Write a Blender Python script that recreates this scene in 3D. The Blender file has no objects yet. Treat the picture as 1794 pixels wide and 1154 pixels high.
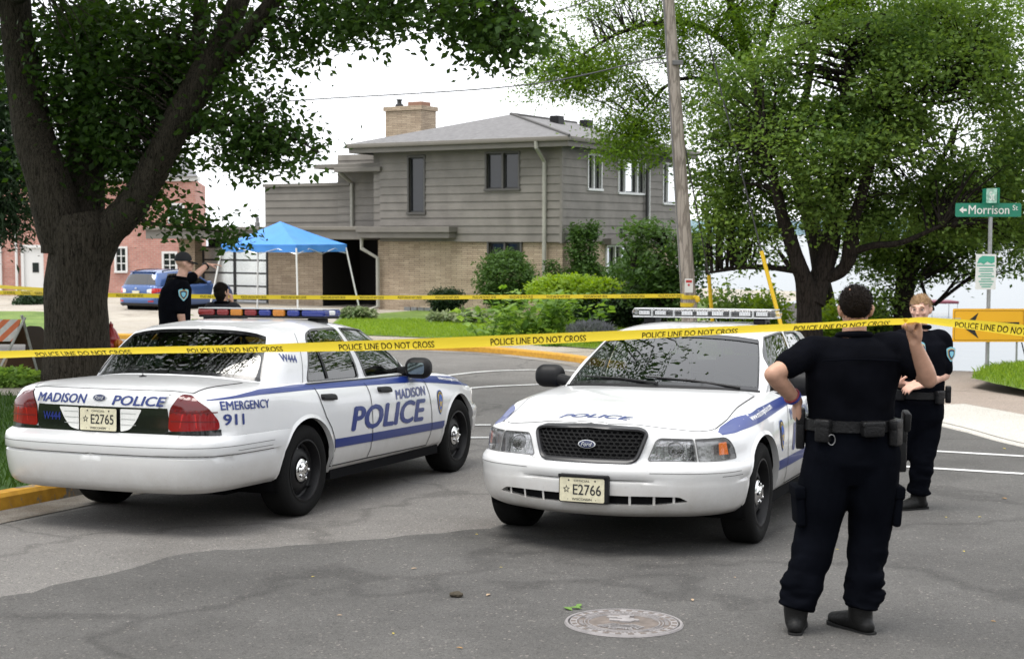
import bpy, bmesh, math, random
import numpy as np
from mathutils import Vector, Matrix, Quaternion, noise
from mathutils.geometry import delaunay_2d_cdt, tessellate_polygon
SC = bpy.context.scene
COL = SC.collection
R = math.radians
random.seed(7); RNG = np.random.default_rng(11)

# ------------------------------------------------------------------ camera, sky, sun, exposure
FPX, HZ = 2500.0, 405.0                      # focal length and horizon in photo pixels (photo 1794 x 1154)
PITCH = math.atan((577.0-HZ)/FPX)
cam = bpy.data.cameras.new('camera'); camo = bpy.data.objects.new('camera', cam); COL.objects.link(camo)
cam.sensor_width = 36.0; cam.lens = 36.0*FPX/1794.0; cam.clip_start = 0.1; cam.clip_end = 6000
camo.location = (0, 0, 0); camo.rotation_euler = (R(90)-PITCH, 0, 0)
cam.dof.use_dof = True; cam.dof.focus_distance = 10.5; cam.dof.aperture_fstop = 5.0
SC.camera = camo
SUN_ELEV, SUN_AZ = R(72), R(-125)              # azimuth measured from +Y (away from the camera) towards +X
w = bpy.data.worlds.new('World'); SC.world = w; w.use_nodes = True
nt = w.node_tree; nt.nodes.clear()
sky = nt.nodes.new('ShaderNodeTexSky'); sky.sky_type = 'NISHITA'; sky.sun_disc = False
sky.sun_elevation = SUN_ELEV; sky.sun_rotation = SUN_AZ
sky.altitude = 0; sky.air_density = 1.0; sky.dust_density = 1.5; sky.ozone_density = 1.0
hsv = nt.nodes.new('ShaderNodeHueSaturation'); hsv.inputs['Saturation'].default_value = 0.16   # thin bright overcast
bg = nt.nodes.new('ShaderNodeBackground'); bg.inputs['Strength'].default_value = 0.15
wo = nt.nodes.new('ShaderNodeOutputWorld')
cl = nt.nodes.new('ShaderNodeMix'); cl.data_type = 'RGBA'; cl.inputs['Factor'].default_value = .72; cl.inputs['B'].default_value = (9.6, 9.8, 10.2, 1)   # even cloud deck over the clear sky
nt.links.new(sky.outputs[0], hsv.inputs['Color']); nt.links.new(hsv.outputs[0], cl.inputs['A']); nt.links.new(cl.outputs['Result'], bg.inputs['Color']); nt.links.new(bg.outputs[0], wo.inputs['Surface'])
sun = bpy.data.lights.new('sun', 'SUN'); sun.energy = 2.2; sun.angle = R(34); sun.color = (1.0, 0.96, 0.9)
suno = bpy.data.objects.new('sun', sun); COL.objects.link(suno)
sd = Vector((math.sin(SUN_AZ)*math.cos(SUN_ELEV), math.cos(SUN_AZ)*math.cos(SUN_ELEV), math.sin(SUN_ELEV)))
suno.rotation_euler = sd.to_track_quat('Z', 'Y').to_euler()
SC.view_settings.view_transform = 'Standard'; SC.view_settings.look = 'None'
SC.view_settings.exposure = 0.54; SC.view_settings.gamma = 1.0; SC.view_settings.use_curve_mapping = False
SC.cycles.max_bounces = 8; SC.cycles.diffuse_bounces = 3; SC.cycles.glossy_bounces = 4
SC.cycles.transparent_max_bounces = 16; SC.cycles.transmission_bounces = 6
SC.cycles.caustics_reflective = False; SC.cycles.caustics_refractive = False

# ------------------------------------------------------------------ ground heights and photo measurement helpers
GA, GX, GY, YB = -1.7008, -0.00804, -0.04286, 16.5
def zroad(x, y):
    """road surface: falls gently to the cross street, then runs almost level"""
    x = np.asarray(x, float); y = np.asarray(y, float)
    k = 0.8; d = (y-YB)/k
    soft = k*np.where(d > 30, d, np.log1p(np.exp(np.minimum(d, 30))))   # smooth max(0,y-YB)
    xc = np.clip(x, -12, 9)
    return GA+GX*xc+GY*y-(GY+0.013)*soft
def ray(px, py):
    a = (px-897.0)/FPX; b = (577.0-py)/FPX
    return np.array([a, math.cos(PITCH)+b*math.sin(PITCH), b*math.cos(PITCH)-math.sin(PITCH)])
def G(px, py, h=0.0, hf=None):
    """where the sight line through photo pixel (px,py) meets the road surface raised by h"""
    d = ray(px, py); lo, hi = 2.0, 200.0
    f = hf or zroad
    for _ in range(60):
        m = (lo+hi)/2; p = d*m
        if p[2] > float(f(p[0], p[1]))+h: lo = m
        else: hi = m
    p = d*hi; return Vector(p)
def AT(px, py, depth):
    """point on the sight line at forward distance depth"""
    d = ray(px, py); return Vector(d*(depth/d[1]))
# ------------------------------------------------------------------ small tools
def tag(o, label=None, cat=None, group=None, kind=None):
    if label: o['label'] = label
    if cat: o['category'] = cat
    if group: o['group'] = group
    if kind: o['kind'] = kind
    return o
def empty(name, loc=(0, 0, 0), rz=0.0, parent=None):
    o = bpy.data.objects.new(name, None); COL.objects.link(o)
    o.location = loc; o.rotation_euler = (0, 0, rz); o.empty_display_size = .2
    if parent: o.parent = parent
    return o
def mob(name, V, F, mats=None, parent=None, smooth=True, fm=None, sharp=None):
    me = bpy.data.meshes.new(name)
    V = np.asarray(V, float).reshape(-1, 3)
    me.from_pydata([tuple(v) for v in V], [], [tuple(int(i) for i in f) for f in F])
    if mats is not None:
        for m in (mats if isinstance(mats, (list, tuple)) else [mats]): me.materials.append(m)
    if fm is not None: me.polygons.foreach_set('material_index', np.asarray(fm, np.int32))
    me.polygons.foreach_set('use_smooth', np.full(len(me.polygons), bool(smooth)))
    me.update()
    if smooth and sharp:
        me.set_sharp_from_angle(angle=R(sharp))
    o = bpy.data.objects.new(name, me); COL.objects.link(o)
    if parent is not None: o.parent = parent
    return o
def bigmesh(name, V, quads, mats, parent=None, fm=None, smooth=False, attr=None):
    """fast mesh from numpy quads/tris (n,k)"""
    me = bpy.data.meshes.new(name); V = np.asarray(V, np.float32); quads = np.asarray(quads, np.int32)
    n, k = quads.shape
    me.vertices.add(len(V)); me.vertices.foreach_set('co', V.ravel())
    me.loops.add(n*k); me.loops.foreach_set('vertex_index', quads.ravel())
    me.polygons.add(n); me.polygons.foreach_set('loop_start', np.arange(0, n*k, k, dtype=np.int32))
    me.polygons.foreach_set('use_smooth', np.full(n, bool(smooth)))
    for m in (mats if isinstance(mats, (list, tuple)) else [mats]): me.materials.append(m)
    if fm is not None: me.polygons.foreach_set('material_index', np.asarray(fm, np.int32))
    if attr is not None:
        a = me.attributes.new('tint', 'FLOAT', 'FACE'); a.data.foreach_set('value', np.asarray(attr, np.float32))
    me.update(calc_edges=True); me.validate()
    o = bpy.data.objects.new(name, me); COL.objects.link(o)
    if parent is not None: o.parent = parent
    return o
class MB:
    """collects simple solids into one mesh"""
    def __init__(s): s.V = []; s.F = []; s.m = []
    def add(s, V, F, m=0):
        b = len(s.V); s.V += [tuple(map(float, v)) for v in V]; s.F += [tuple(int(i)+b for i in f) for f in F]; s.m += [m]*len(F); return s
    def box(s, x0, x1, y0, y1, z0, z1, m=0, M=None):
        V = [Vector(v) for v in ((x0,y0,z0),(x1,y0,z0),(x1,y1,z0),(x0,y1,z0),(x0,y0,z1),(x1,y0,z1),(x1,y1,z1),(x0,y1,z1))]
        if M is not None: V = [M@v for v in V]
        return s.add(V, [(0,3,2,1),(4,5,6,7),(0,1,5,4),(1,2,6,5),(2,3,7,6),(3,0,4,7)], m)
    def bbox(s, x0, x1, y0, y1, z0, z1, b=.01, m=0, M=None, seg=2):
        bm = bmesh.new(); bmesh.ops.create_cube(bm, size=1)
        for v in bm.verts: v.co = Vector(((x0+x1)/2+v.co.x*(x1-x0), (y0+y1)/2+v.co.y*(y1-y0), (z0+z1)/2+v.co.z*(z1-z0)))
        bmesh.ops.bevel(bm, geom=bm.edges[:], offset=b, segments=seg, affect='EDGES', profile=.5)
        bm.verts.index_update()
        V = [(M@v.co if M is not None else v.co) for v in bm.verts]; F = [[v.index for v in f.verts] for f in bm.faces]
        bm.free(); return s.add(V, F, m)
    def tube(s, P, r, n=8, m=0, cap=True):
        P = [Vector(p) for p in P]; r = r if isinstance(r, (list, tuple, np.ndarray)) else [r]*len(P)
        V = []; F = []; prev = None
        for i, p in enumerate(P):
            t = (P[min(i+1, len(P)-1)]-P[max(i-1, 0)]).normalized()
            if prev is None:
                a = Vector((0,0,1)) if abs(t.z) < .9 else Vector((1,0,0)); u = t.cross(a).normalized()
            else:
                u = (prev-t*prev.dot(t)).normalized()
            prev = u; v = t.cross(u)
            for k in range(n):
                a = 2*math.pi*k/n; V.append(p+(u*math.cos(a)+v*math.sin(a))*r[i])
        for i in range(len(P)-1):
            for k in range(n):
                F.append((i*n+k, i*n+(k+1)%n, (i+1)*n+(k+1)%n, (i+1)*n+k))
        if cap: F += [tuple(range(n))[::-1], tuple(range((len(P)-1)*n, len(P)*n))]
        return s.add(V, F, m)
    def lathe(s, prof, n=32, M=None, m=0, cap=False):
        """prof: (radius, height) about local Z"""
        V = []; F = []
        for r, h in prof:
            for k in range(n):
                a = 2*math.pi*k/n; V.append(Vector((r*math.cos(a), r*math.sin(a), h)))
        for i in range(len(prof)-1):
            for k in range(n): F.append((i*n+k, i*n+(k+1)%n, (i+1)*n+(k+1)%n, (i+1)*n+k))
        if cap: F += [tuple(range(n))[::-1], tuple(range((len(prof)-1)*n, len(prof)*n))]
        if M is not None: V = [M@v for v in V]
        return s.add(V, F, m)
    def ell(s, c, rx, ry, rz, n=16, m=0, M=None):
        V = []; F = []; k = n//2
        for i in range(k+1):
            t = math.pi*i/k
            for j in range(n):
                a = 2*math.pi*j/n
                v = Vector((rx*math.sin(t)*math.cos(a), ry*math.sin(t)*math.sin(a), rz*math.cos(t)))
                V.append((M@v if M is not None else v)+Vector(c))
        for i in range(k):
            for j in range(n): F.append((i*n+j, (i+1)*n+j, (i+1)*n+(j+1)%n, i*n+(j+1)%n))
        return s.add(V, F, m)
    def prism(s, poly, z0, z1, M=None, m=0):
        """extruded polygon in local xy"""
        n = len(poly); V = [Vector((p[0], p[1], z0)) for p in poly]+[Vector((p[0], p[1], z1)) for p in poly]
        if M is not None: V = [M@v for v in V]
        return s.add(V, [tuple(range(n))[::-1], tuple(range(n, 2*n))]+[(i, (i+1)%n, (i+1)%n+n, i+n) for i in range(n)], m)
    def build(s, name, mats, parent=None, smooth=False, sharp=35):
        return mob(name, s.V, s.F, mats, parent, smooth, s.m, sharp)
def pchip_slopes(x, y):
    h = np.diff(x); d = np.diff(y, axis=0)/(h if y.ndim == 1 else h[:, None])
    m = np.zeros_like(y)
    m[0], m[-1] = d[0], d[-1]
    a, b = d[:-1], d[1:]
    with np.errstate(divide='ignore', invalid='ignore'):
        hm = np.where(a*b > 0, 2*a*b/(a+b), 0)
    m[1:-1] = np.nan_to_num(hm); return m
def crslopes(x, y):
    m = np.zeros_like(y)
    h = np.diff(x); h = h if y.ndim == 1 else h[:, None]
    d = np.diff(y, axis=0)/h
    m[0], m[-1] = d[0], d[-1]; m[1:-1] = (d[:-1]*h[1:]+d[1:]*h[:-1])/(h[1:]+h[:-1]); return m
def hermite(x, y, m, q):
    q = np.clip(q, x[0], x[-1]); k = np.clip(np.searchsorted(x, q, 'right')-1, 0, len(x)-2)
    h = x[k+1]-x[k]; t = (q-x[k])/h
    if y.ndim > 1: h = h[..., None]; t = t[..., None]
    return (2*t**3-3*t**2+1)*y[k]+(t**3-2*t**2+t)*h*m[k]+(-2*t**3+3*t**2)*y[k+1]+(t**3-t**2)*h*m[k+1]
def curve(xs, ys, kind='p'):
    xs = np.asarray(xs, float); ys = np.asarray(ys, float); m = pchip_slopes(xs, ys) if kind == 'p' else crslopes(xs, ys)
    return lambda q: hermite(xs, ys, m, np.asarray(q, float))
def inpoly(P, poly):
    poly = np.asarray(poly, float); x, y = P[:, 0], P[:, 1]; c = np.zeros(len(P), bool); n = len(poly)
    for i in range(n):
        x0, y0 = poly[i]; x1, y1 = poly[(i+1) % n]
        if y0 == y1: continue
        k = ((y0 > y) != (y1 > y)) & (x < (x1-x0)*(y-y0)/(y1-y0)+x0); c ^= k
    return c
def segdist(P, poly):
    poly = np.asarray(poly, float); d = np.full(len(P), 1e9)
    for i in range(len(poly)):
        a, b = poly[i], poly[(i+1) % len(poly)]; ab = b-a; L = ab@ab
        if L < 1e-14: continue
        t = np.clip(((P-a)@ab)/L, 0, 1); d = np.minimum(d, np.linalg.norm(P-a-t[:, None]*ab, axis=1))
    return d
def resample(poly, step, closed=True):
    poly = [np.asarray(p, float) for p in poly]; out = []; n = len(poly)
    for i in range(n if closed else n-1):
        a, b = poly[i], poly[(i+1) % n]; k = max(1, int(math.ceil(np.linalg.norm(b-a)/step)))
        out += [a+(b-a)*j/k for j in range(k)]
    if not closed: out.append(poly[-1])
    return np.array(out)
def rounded(poly, r, n=5):
    """polygon with rounded corners (r scalar or list)"""
    P = [np.asarray(p, float) for p in poly]; N = len(P); out = []
    for i in range(N):
        ri = r[i] if isinstance(r, (list, tuple)) else r
        a, b, c = P[i-1], P[i], P[(i+1) % N]
        if ri <= 0: out.append(b); continue
        u = (a-b)/np.linalg.norm(a-b); v = (c-b)/np.linalg.norm(c-b)
        ri = min(ri, .49*np.linalg.norm(a-b), .49*np.linalg.norm(c-b))
        p0, p1 = b+u*ri, b+v*ri
        for k in range(n+1):
            t = k/n; out.append((1-t)**2*p0+2*t*(1-t)*b+t*t*p1)
    return np.array(out)
def cdt(grid, polys, clear=.012):
    """triangulate grid points + polygon outlines; returns 2D points, triangles, centroids"""
    g = np.asarray(grid, float); keep = np.ones(len(g), bool)
    for p in polys: keep &= segdist(g, p) > clear
    g = g[keep]; V = [tuple(v) for v in g]; E = []
    for p in polys:
        b = len(V); n = len(p); V += [tuple(v) for v in p]; E += [(b+i, b+(i+1) % n) for i in range(n)]
    r = delaunay_2d_cdt([Vector(v) for v in V], E, [], 0, 1e-6)
    P = np.array([tuple(v) for v in r[0]]); T = np.array([f for f in r[2] if len(f) == 3])
    return P, T, P[T].mean(1)
def submesh(T, sel):
    t = T[sel]; u, inv = np.unique(t, return_inverse=True); return u, inv.reshape(-1, 3)
_txtcache = {}
def text2d(s, size=1.0, bold=0.0, shear=0.0, space=1.0, align='CENTER', xs=1.0):
    """2D triangulated lettering: verts (n,2), faces; baseline y=0"""
    key = (s, bold, shear, space, align)
    if key not in _txtcache:
        c = bpy.data.curves.new('t', 'FONT'); c.body = s; c.size = 1.0; c.offset = bold; c.shear = shear
        c.space_character = space; c.align_x = align; c.fill_mode = 'FRONT'; c.resolution_u = 3
        o = bpy.data.objects.new('t', c); COL.objects.link(o)
        me = bpy.data.meshes.new_from_object(o.evaluated_get(bpy.context.evaluated_depsgraph_get()))
        V = np.array([v.co[:2] for v in me.vertices]); F = [tuple(p.vertices) for p in me.polygons]
        bpy.data.objects.remove(o); bpy.data.curves.remove(c); bpy.data.meshes.remove(me)
        _txtcache[key] = (V, F)
    V, F = _txtcache[key]; return V*np.array([size*xs, size]), F
def text_fit(s, wd, ht, bold=.02, shear=0.0):
    """lettering scaled to fill a wd x ht box centred on the origin"""
    key = (s, bold, shear, 'u')
    if key not in _txtcache:
        V, F = text2d(s, 1.0, 0.0, shear); cnt = {}
        for f in F:
            for i in range(len(f)): e = (f[i], f[(i+1) % len(f)]); cnt[tuple(sorted(e))] = cnt.get(tuple(sorted(e)), 0)+1
        E = [e for e, c in cnt.items() if c == 1]; sh = [(0, 0)]+([(bold, 0), (-bold, 0), (0, bold*.6), (0, -bold*.6)] if bold > 0 else [])
        VV = np.concatenate([V+np.array(d) for d in sh]); n = len(V); r = delaunay_2d_cdt([Vector(v) for v in VV], [(a+k*n, b+k*n) for k in range(len(sh)) for a, b in E], [], 0, 1e-5)   # union of shifted copies = bold
        P = np.array([tuple(v) for v in r[0]]); T = np.array([f for f in r[2] if len(f) == 3]); C = P[T].mean(1); ins = np.zeros(len(C), bool)
        for d in sh:
            c = np.zeros(len(C), bool); q = C-np.array(d)
            for a, b in E:
                x0, y0 = V[a]; x1, y1 = V[b]
                if y0 != y1: c ^= ((y0 > q[:, 1]) != (y1 > q[:, 1])) & (q[:, 0] < (x1-x0)*(q[:, 1]-y0)/(y1-y0)+x0)
            ins |= c
        u, t = submesh(T, ins); _txtcache[key] = (P[u], [tuple(x) for x in t])
    V, F = _txtcache[key]; a, b = V.min(0), V.max(0)
    return (V-(a+b)/2)*np.array([wd, ht])/(b-a), F

# ------------------------------------------------------------------ materials
MATS = {}
def newmat(name):
    m = bpy.data.materials.new(name); m.use_nodes = True; MATS[name] = m
    return m, m.node_tree, m.node_tree.nodes['Principled BSDF']
def pmat(name, col, rough=.5, metal=0.0, coat=0.0, spec=.5, bump=None, var=None, coatr=.05, sheen=0):
    """plain procedural material; var=(scale, amount) mottles the colour, bump=(scale, strength[, detail])"""
    if name in MATS: return MATS[name]
    m, t, b = newmat(name)
    b.inputs['Base Color'].default_value = (*col, 1); b.inputs['Roughness'].default_value = rough; b.inputs['Metallic'].default_value = metal
    b.inputs['Coat Weight'].default_value = coat; b.inputs['Coat Roughness'].default_value = coatr; b.inputs['Specular IOR Level'].default_value = spec
    if sheen: b.inputs['Sheen Weight'].default_value = sheen
    tc = t.nodes.new('ShaderNodeTexCoord')
    if var:
        n = t.nodes.new('ShaderNodeTexNoise'); n.inputs['Scale'].default_value = var[0]; n.inputs['Detail'].default_value = 5
        mp = t.nodes.new('ShaderNodeMapRange'); mp.inputs['From Min'].default_value = .3; mp.inputs['From Max'].default_value = .7
        mp.inputs['To Min'].default_value = 1-var[1]; mp.inputs['To Max'].default_value = 1+var[1]
        mx = t.nodes.new('ShaderNodeMix'); mx.data_type = 'RGBA'; mx.blend_type = 'MULTIPLY'; mx.inputs['Factor'].default_value = 1
        mx.inputs['A'].default_value = (*col, 1)
        t.links.new(tc.outputs['Object'], n.inputs['Vector']); t.links.new(n.outputs['Fac'], mp.inputs['Value'])
        t.links.new(mp.outputs['Result'], mx.inputs['B']); t.links.new(mx.outputs['Result'], b.inputs['Base Color'])
    if bump:
        n = t.nodes.new('ShaderNodeTexNoise'); n.inputs['Scale'].default_value = bump[0]; n.inputs['Detail'].default_value = bump[2] if len(bump) > 2 else 4
        bp = t.nodes.new('ShaderNodeBump'); bp.inputs['Strength'].default_value = bump[1]; bp.inputs['Distance'].default_value = .02
        t.links.new(tc.outputs['Object'], n.inputs['Vector']); t.links.new(n.outputs['Fac'], bp.inputs['Height']); t.links.new(bp.outputs['Normal'], b.inputs['Normal'])
    return m
def glassmat(name, tint, refl=1.0, rough=0.0, f0=.09):
    """thin pane: mirror reflection by angle, the rest tinted see-through"""
    m, t, b = newmat(name); t.nodes.remove(b); out = t.nodes['Material Output']
    tr = t.nodes.new('ShaderNodeBsdfTransparent'); tr.inputs['Color'].default_value = (*tint, 1)
    gl = t.nodes.new('ShaderNodeBsdfGlossy'); gl.inputs['Roughness'].default_value = rough; gl.inputs['Color'].default_value = (refl, refl, refl, 1)
    lw = t.nodes.new('ShaderNodeLayerWeight'); lw.inputs['Blend'].default_value = .5
    pw = t.nodes.new('ShaderNodeMath'); pw.operation = 'POWER'; pw.inputs[1].default_value = 4.5; t.links.new(lw.outputs['Facing'], pw.inputs[0])
    fr = t.nodes.new('ShaderNodeMath'); fr.operation = 'MULTIPLY_ADD'; fr.inputs[1].default_value = 1-f0; fr.inputs[2].default_value = f0; t.links.new(pw.outputs[0], fr.inputs[0])
    mx = t.nodes.new('ShaderNodeMixShader')
    t.links.new(fr.outputs[0], mx.inputs[0]); t.links.new(tr.outputs[0], mx.inputs[1]); t.links.new(gl.outputs[0], mx.inputs[2]); t.links.new(mx.outputs[0], out.inputs['Surface'])
    return m
def node(t, typ, **kw):
    n = t.nodes.new(typ)
    for k, v in kw.items():
        if k in n.inputs: n.inputs[k].default_value = v
        else: setattr(n, k, v)
    return n
def ramp(t, src, stops):
    r = t.nodes.new('ShaderNodeValToRGB'); e = r.color_ramp.elements
    while len(e) > 1: e.remove(e[-1])
    e[0].position = stops[0][0]; e[0].color = (*stops[0][1], 1)
    for p, c in stops[1:]:
        k = e.new(p); k.color = (*c, 1)
    t.links.new(src, r.inputs['Fac']); return r.outputs['Color']
# ------------------------------------------------------------------ setting: road, pavements, lawns, lake
def ground_mat(name, c0, c1, speck=None, cracks=False, big=.25, rough=.9, bump=.25, scale=140, stains=None):
    m, t, b = newmat(name); tc = node(t, 'ShaderNodeTexCoord'); b.inputs['Roughness'].default_value = rough; b.inputs['Specular IOR Level'].default_value = .35
    n1 = node(t, 'ShaderNodeTexNoise', Scale=big, Detail=8.0, Roughness=.65); n2 = node(t, 'ShaderNodeTexNoise', Scale=float(scale), Detail=3.0, Roughness=.8)
    for n in (n1, n2): t.links.new(tc.outputs['Object'], n.inputs['Vector'])
    c = ramp(t, n1.outputs['Fac'], [(.32, c0), (.68, c1)])
    mp = node(t, 'ShaderNodeMapRange'); mp.inputs['From Min'].default_value = .35; mp.inputs['From Max'].default_value = .65; mp.inputs['To Min'].default_value = .60; mp.inputs['To Max'].default_value = 1.42
    t.links.new(n2.outputs['Fac'], mp.inputs['Value'])
    mx = node(t, 'ShaderNodeMix', data_type='RGBA', blend_type='MULTIPLY'); mx.inputs['Factor'].default_value = 1; t.links.new(c, mx.inputs['A']); t.links.new(mp.outputs[0], mx.inputs['B']); col = mx.outputs['Result']
    if speck:
        v = node(t, 'ShaderNodeTexVoronoi', Scale=float(speck[0])); t.links.new(tc.outputs['Object'], v.inputs['Vector'])
        r2 = ramp(t, v.outputs['Color'], [(0, (.45, .45, .45)), (.35, (.9, .9, .9)), (.86, (1.0, 1.0, 1.0)), (.95, speck[1])])
        m2 = node(t, 'ShaderNodeMix', data_type='RGBA', blend_type='MULTIPLY'); m2.inputs['Factor'].default_value = .8; t.links.new(col, m2.inputs['A']); t.links.new(r2, m2.inputs['B']); col = m2.outputs['Result']
    if cracks:
        nw = node(t, 'ShaderNodeTexNoise', Scale=.9, Detail=6.0); t.links.new(tc.outputs['Object'], nw.inputs['Vector'])
        va = node(t, 'ShaderNodeVectorMath', operation='MULTIPLY_ADD'); va.inputs[1].default_value = (1.6, 1.6, 1.6); t.links.new(nw.outputs['Color'], va.inputs[0]); t.links.new(tc.outputs['Object'], va.inputs[2])
        v = node(t, 'ShaderNodeTexVoronoi', feature='DISTANCE_TO_EDGE', Scale=float(cracks)); t.links.new(va.outputs[0], v.inputs['Vector'])
        r3 = ramp(t, v.outputs['Distance'], [(.0, (.45, .45, .45)), (.006, (.6, .6, .6)), (.013, (1, 1, 1))])
        m3 = node(t, 'ShaderNodeMix', data_type='RGBA', blend_type='MULTIPLY'); m3.inputs['Factor'].default_value = .5; t.links.new(col, m3.inputs['A']); t.links.new(r3, m3.inputs['B']); col = m3.outputs['Result']
    if stains:
        n4 = node(t, 'ShaderNodeTexNoise', Scale=float(stains[0]), Detail=7.0, Roughness=.7); t.links.new(tc.outputs['Object'], n4.inputs['Vector'])
        r4 = ramp(t, n4.outputs['Fac'], [(.45, (1, 1, 1)), (.62, stains[1])])
        m4 = node(t, 'ShaderNodeMix', data_type='RGBA', blend_type='MULTIPLY'); m4.inputs['Factor'].default_value = 1; t.links.new(col, m4.inputs['A']); t.links.new(r4, m4.inputs['B']); col = m4.outputs['Result']
    t.links.new(col, b.inputs['Base Color'])
    bp = node(t, 'ShaderNodeBump'); bp.inputs['Strength'].default_value = bump; bp.inputs['Distance'].default_value = .01
    t.links.new(n2.outputs['Fac'], bp.inputs['Height']); t.links.new(bp.outputs[0], b.inputs['Normal']); return m
ASPH = ground_mat('asphalt_old', (.155, .148, .139), (.216, .205, .194), (90, (2.4, 2.3, 2.2)), cracks=.22, stains=(.35, (.78, .77, .76)))
ASPHN = ground_mat('asphalt_new_shaded', (.088, .085, .081), (.116, .112, .107), (85, (2.6, 2.4, 2.3)), stains=(.45, (.74, .74, .74)), bump=.5, cracks=.16)  # newer surfacing, darker still to hold the canopy shade on the near road
CONC = ground_mat('concrete', (.30, .27, .23), (.40, .365, .31), None, cracks=.12, scale=60, stains=(.6, (.80, .78, .74)))
CONCL = ground_mat('concrete_light', (.40, .385, .35), (.50, .48, .44), None, scale=60)
PAVE = ground_mat('pavement_brown', (.25, .205, .175), (.33, .275, .235), None, scale=50, cracks=.15)
GUT = ground_mat('gutter_concrete', (.20, .185, .165), (.30, .28, .25), None, scale=80, stains=(1.2, (.55, .5, .45)))
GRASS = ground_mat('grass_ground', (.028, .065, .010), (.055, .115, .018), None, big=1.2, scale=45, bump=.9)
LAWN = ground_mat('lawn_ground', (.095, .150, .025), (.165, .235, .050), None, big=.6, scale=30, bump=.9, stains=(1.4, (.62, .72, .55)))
WHITELINE = ground_mat('road_paint', (.55, .55, .54), (.74, .74, .73), None, big=3.0, scale=90, stains=(6.0, (.7, .7, .7)))
def sheet(name, poly, hf, mat, step=.6, kind='structure', far=None):
    poly = np.array([(p[0], p[1]) for p in poly]); lo, hi = poly.min(0), poly.max(0)
    g = [(x, y) for x in np.arange(lo[0], hi[0], step) for y in np.arange(lo[1], hi[1], step)]
    P, T, C = cdt(g, [resample(poly, step)], step*.2); s = inpoly(C, poly); u, t = submesh(T, s); p = P[u]
    V = np.concatenate([p, np.asarray(hf(p[:, 0], p[:, 1]))[:, None]], 1)
    a, b, c = V[t[:, 0]], V[t[:, 1]], V[t[:, 2]]; fl = np.cross(b-a, c-a)[:, 2] < 0; t[fl] = t[fl][:, ::-1]
    o = mob(name, V, t, mat); tag(o, kind=kind); return o
zr_ = lambda d: (lambda x, y: zroad(x, y)+d)
GP = lambda pts, h=0.0: [tuple(G(x, y, h))[:2] for x, y in pts]
# left kerb runs beside the left car, then turns into the cross street
lk0 = np.array([-2.442, 11.006]); fdir = np.array([math.cos(1.2037), math.sin(1.2037)]); ldir = np.array([-fdir[1], fdir[0]])
def LK(a, b): return tuple(lk0+fdir*a+ldir*b)
kerbL = [LK(-9, 1.42), LK(-4, 1.34), LK(0, 1.27), LK(4, 1.22), LK(7.0, 1.25), LK(8.6, 1.7), LK(9.8, 3.0), LK(10.4, 5.0), LK(10.8, 9.0), LK(11.5, 16.0), LK(13, 34.0)]
kx = np.arange(len(kerbL)); kerbL = hermite(kx.astype(float), np.array(kerbL), crslopes(kx.astype(float), np.array(kerbL)), np.linspace(0, len(kerbL)-1, 90))
kerbF = [(-34, 38.5), (-22, 36.0), (-12, 34.2), (-6, 33.0)]+GP([(740, 613), (840, 617), (954, 628), (1008, 635), (1054, 643)])+[(3.3, 24.6), (4.5, 21.2)]+GP([(1640, 745), (1794, 785)])+[(6.7, 12.0), (7.4, 6.0), (7.6, 2.0)]
kx = np.arange(len(kerbF)); kerbF = hermite(kx.astype(float), np.array([p[:2] for p in kerbF]), crslopes(kx.astype(float), np.array([p[:2] for p in kerbF])), np.linspace(0, len(kerbF)-1, 140))
sheet('road', [(-36, -2), (16, -2), (16, 18), (6.0, 24.5), (3.5, 30), (0, 36), (-36, 44)], zr_(0), ASPH, 1.0)
near = GP([(0, 1048), (330, 968), (620, 948), (860, 925), (1100, 850), (1330, 800), (1560, 770), (1640, 746)])
nj = resample([np.array(p[:2]) for p in near], .22, False); near = [tuple(p+RNG.normal(size=2)*.035) for p in nj]
sheet('road_patch', [(-6, -1)]+[(-4.3, 5)]+near+[(5.9, 16), (6.75, 11.5), (7.4, 5.0), (7.4, -1)], zr_(.004), ASPHN, .8)
def kerb(name, line, hgt, wid, mat, sgn, label):
    """concrete kerb swept along a line; sgn = side of the raised ground"""
    line = np.array(line); t = np.gradient(line, axis=0); t /= np.linalg.norm(t, axis=1)[:, None]; n = np.stack([-t[:, 1], t[:, 0]], 1)*sgn
    prof = [(0, -.05), (.012, hgt-.03), (.035, hgt), (wid, hgt), (wid, -.05)]
    V = []; m_ = len(prof)
    for d, h in prof:
        p = line+n*d; V.append(np.concatenate([p, (zroad(line[:, 0], line[:, 1])+h)[:, None]], 1))
    V = np.concatenate(V); N = len(line); F = [(j*N+i, j*N+i+1, (j+1)*N+i+1, (j+1)*N+i) for j in range(m_-1) for i in range(N-1)]
    if sgn > 0: F = [f[::-1] for f in F]
    o = mob(name, V, F, mat, smooth=False); tag(o, kind='structure'); return o
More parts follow.
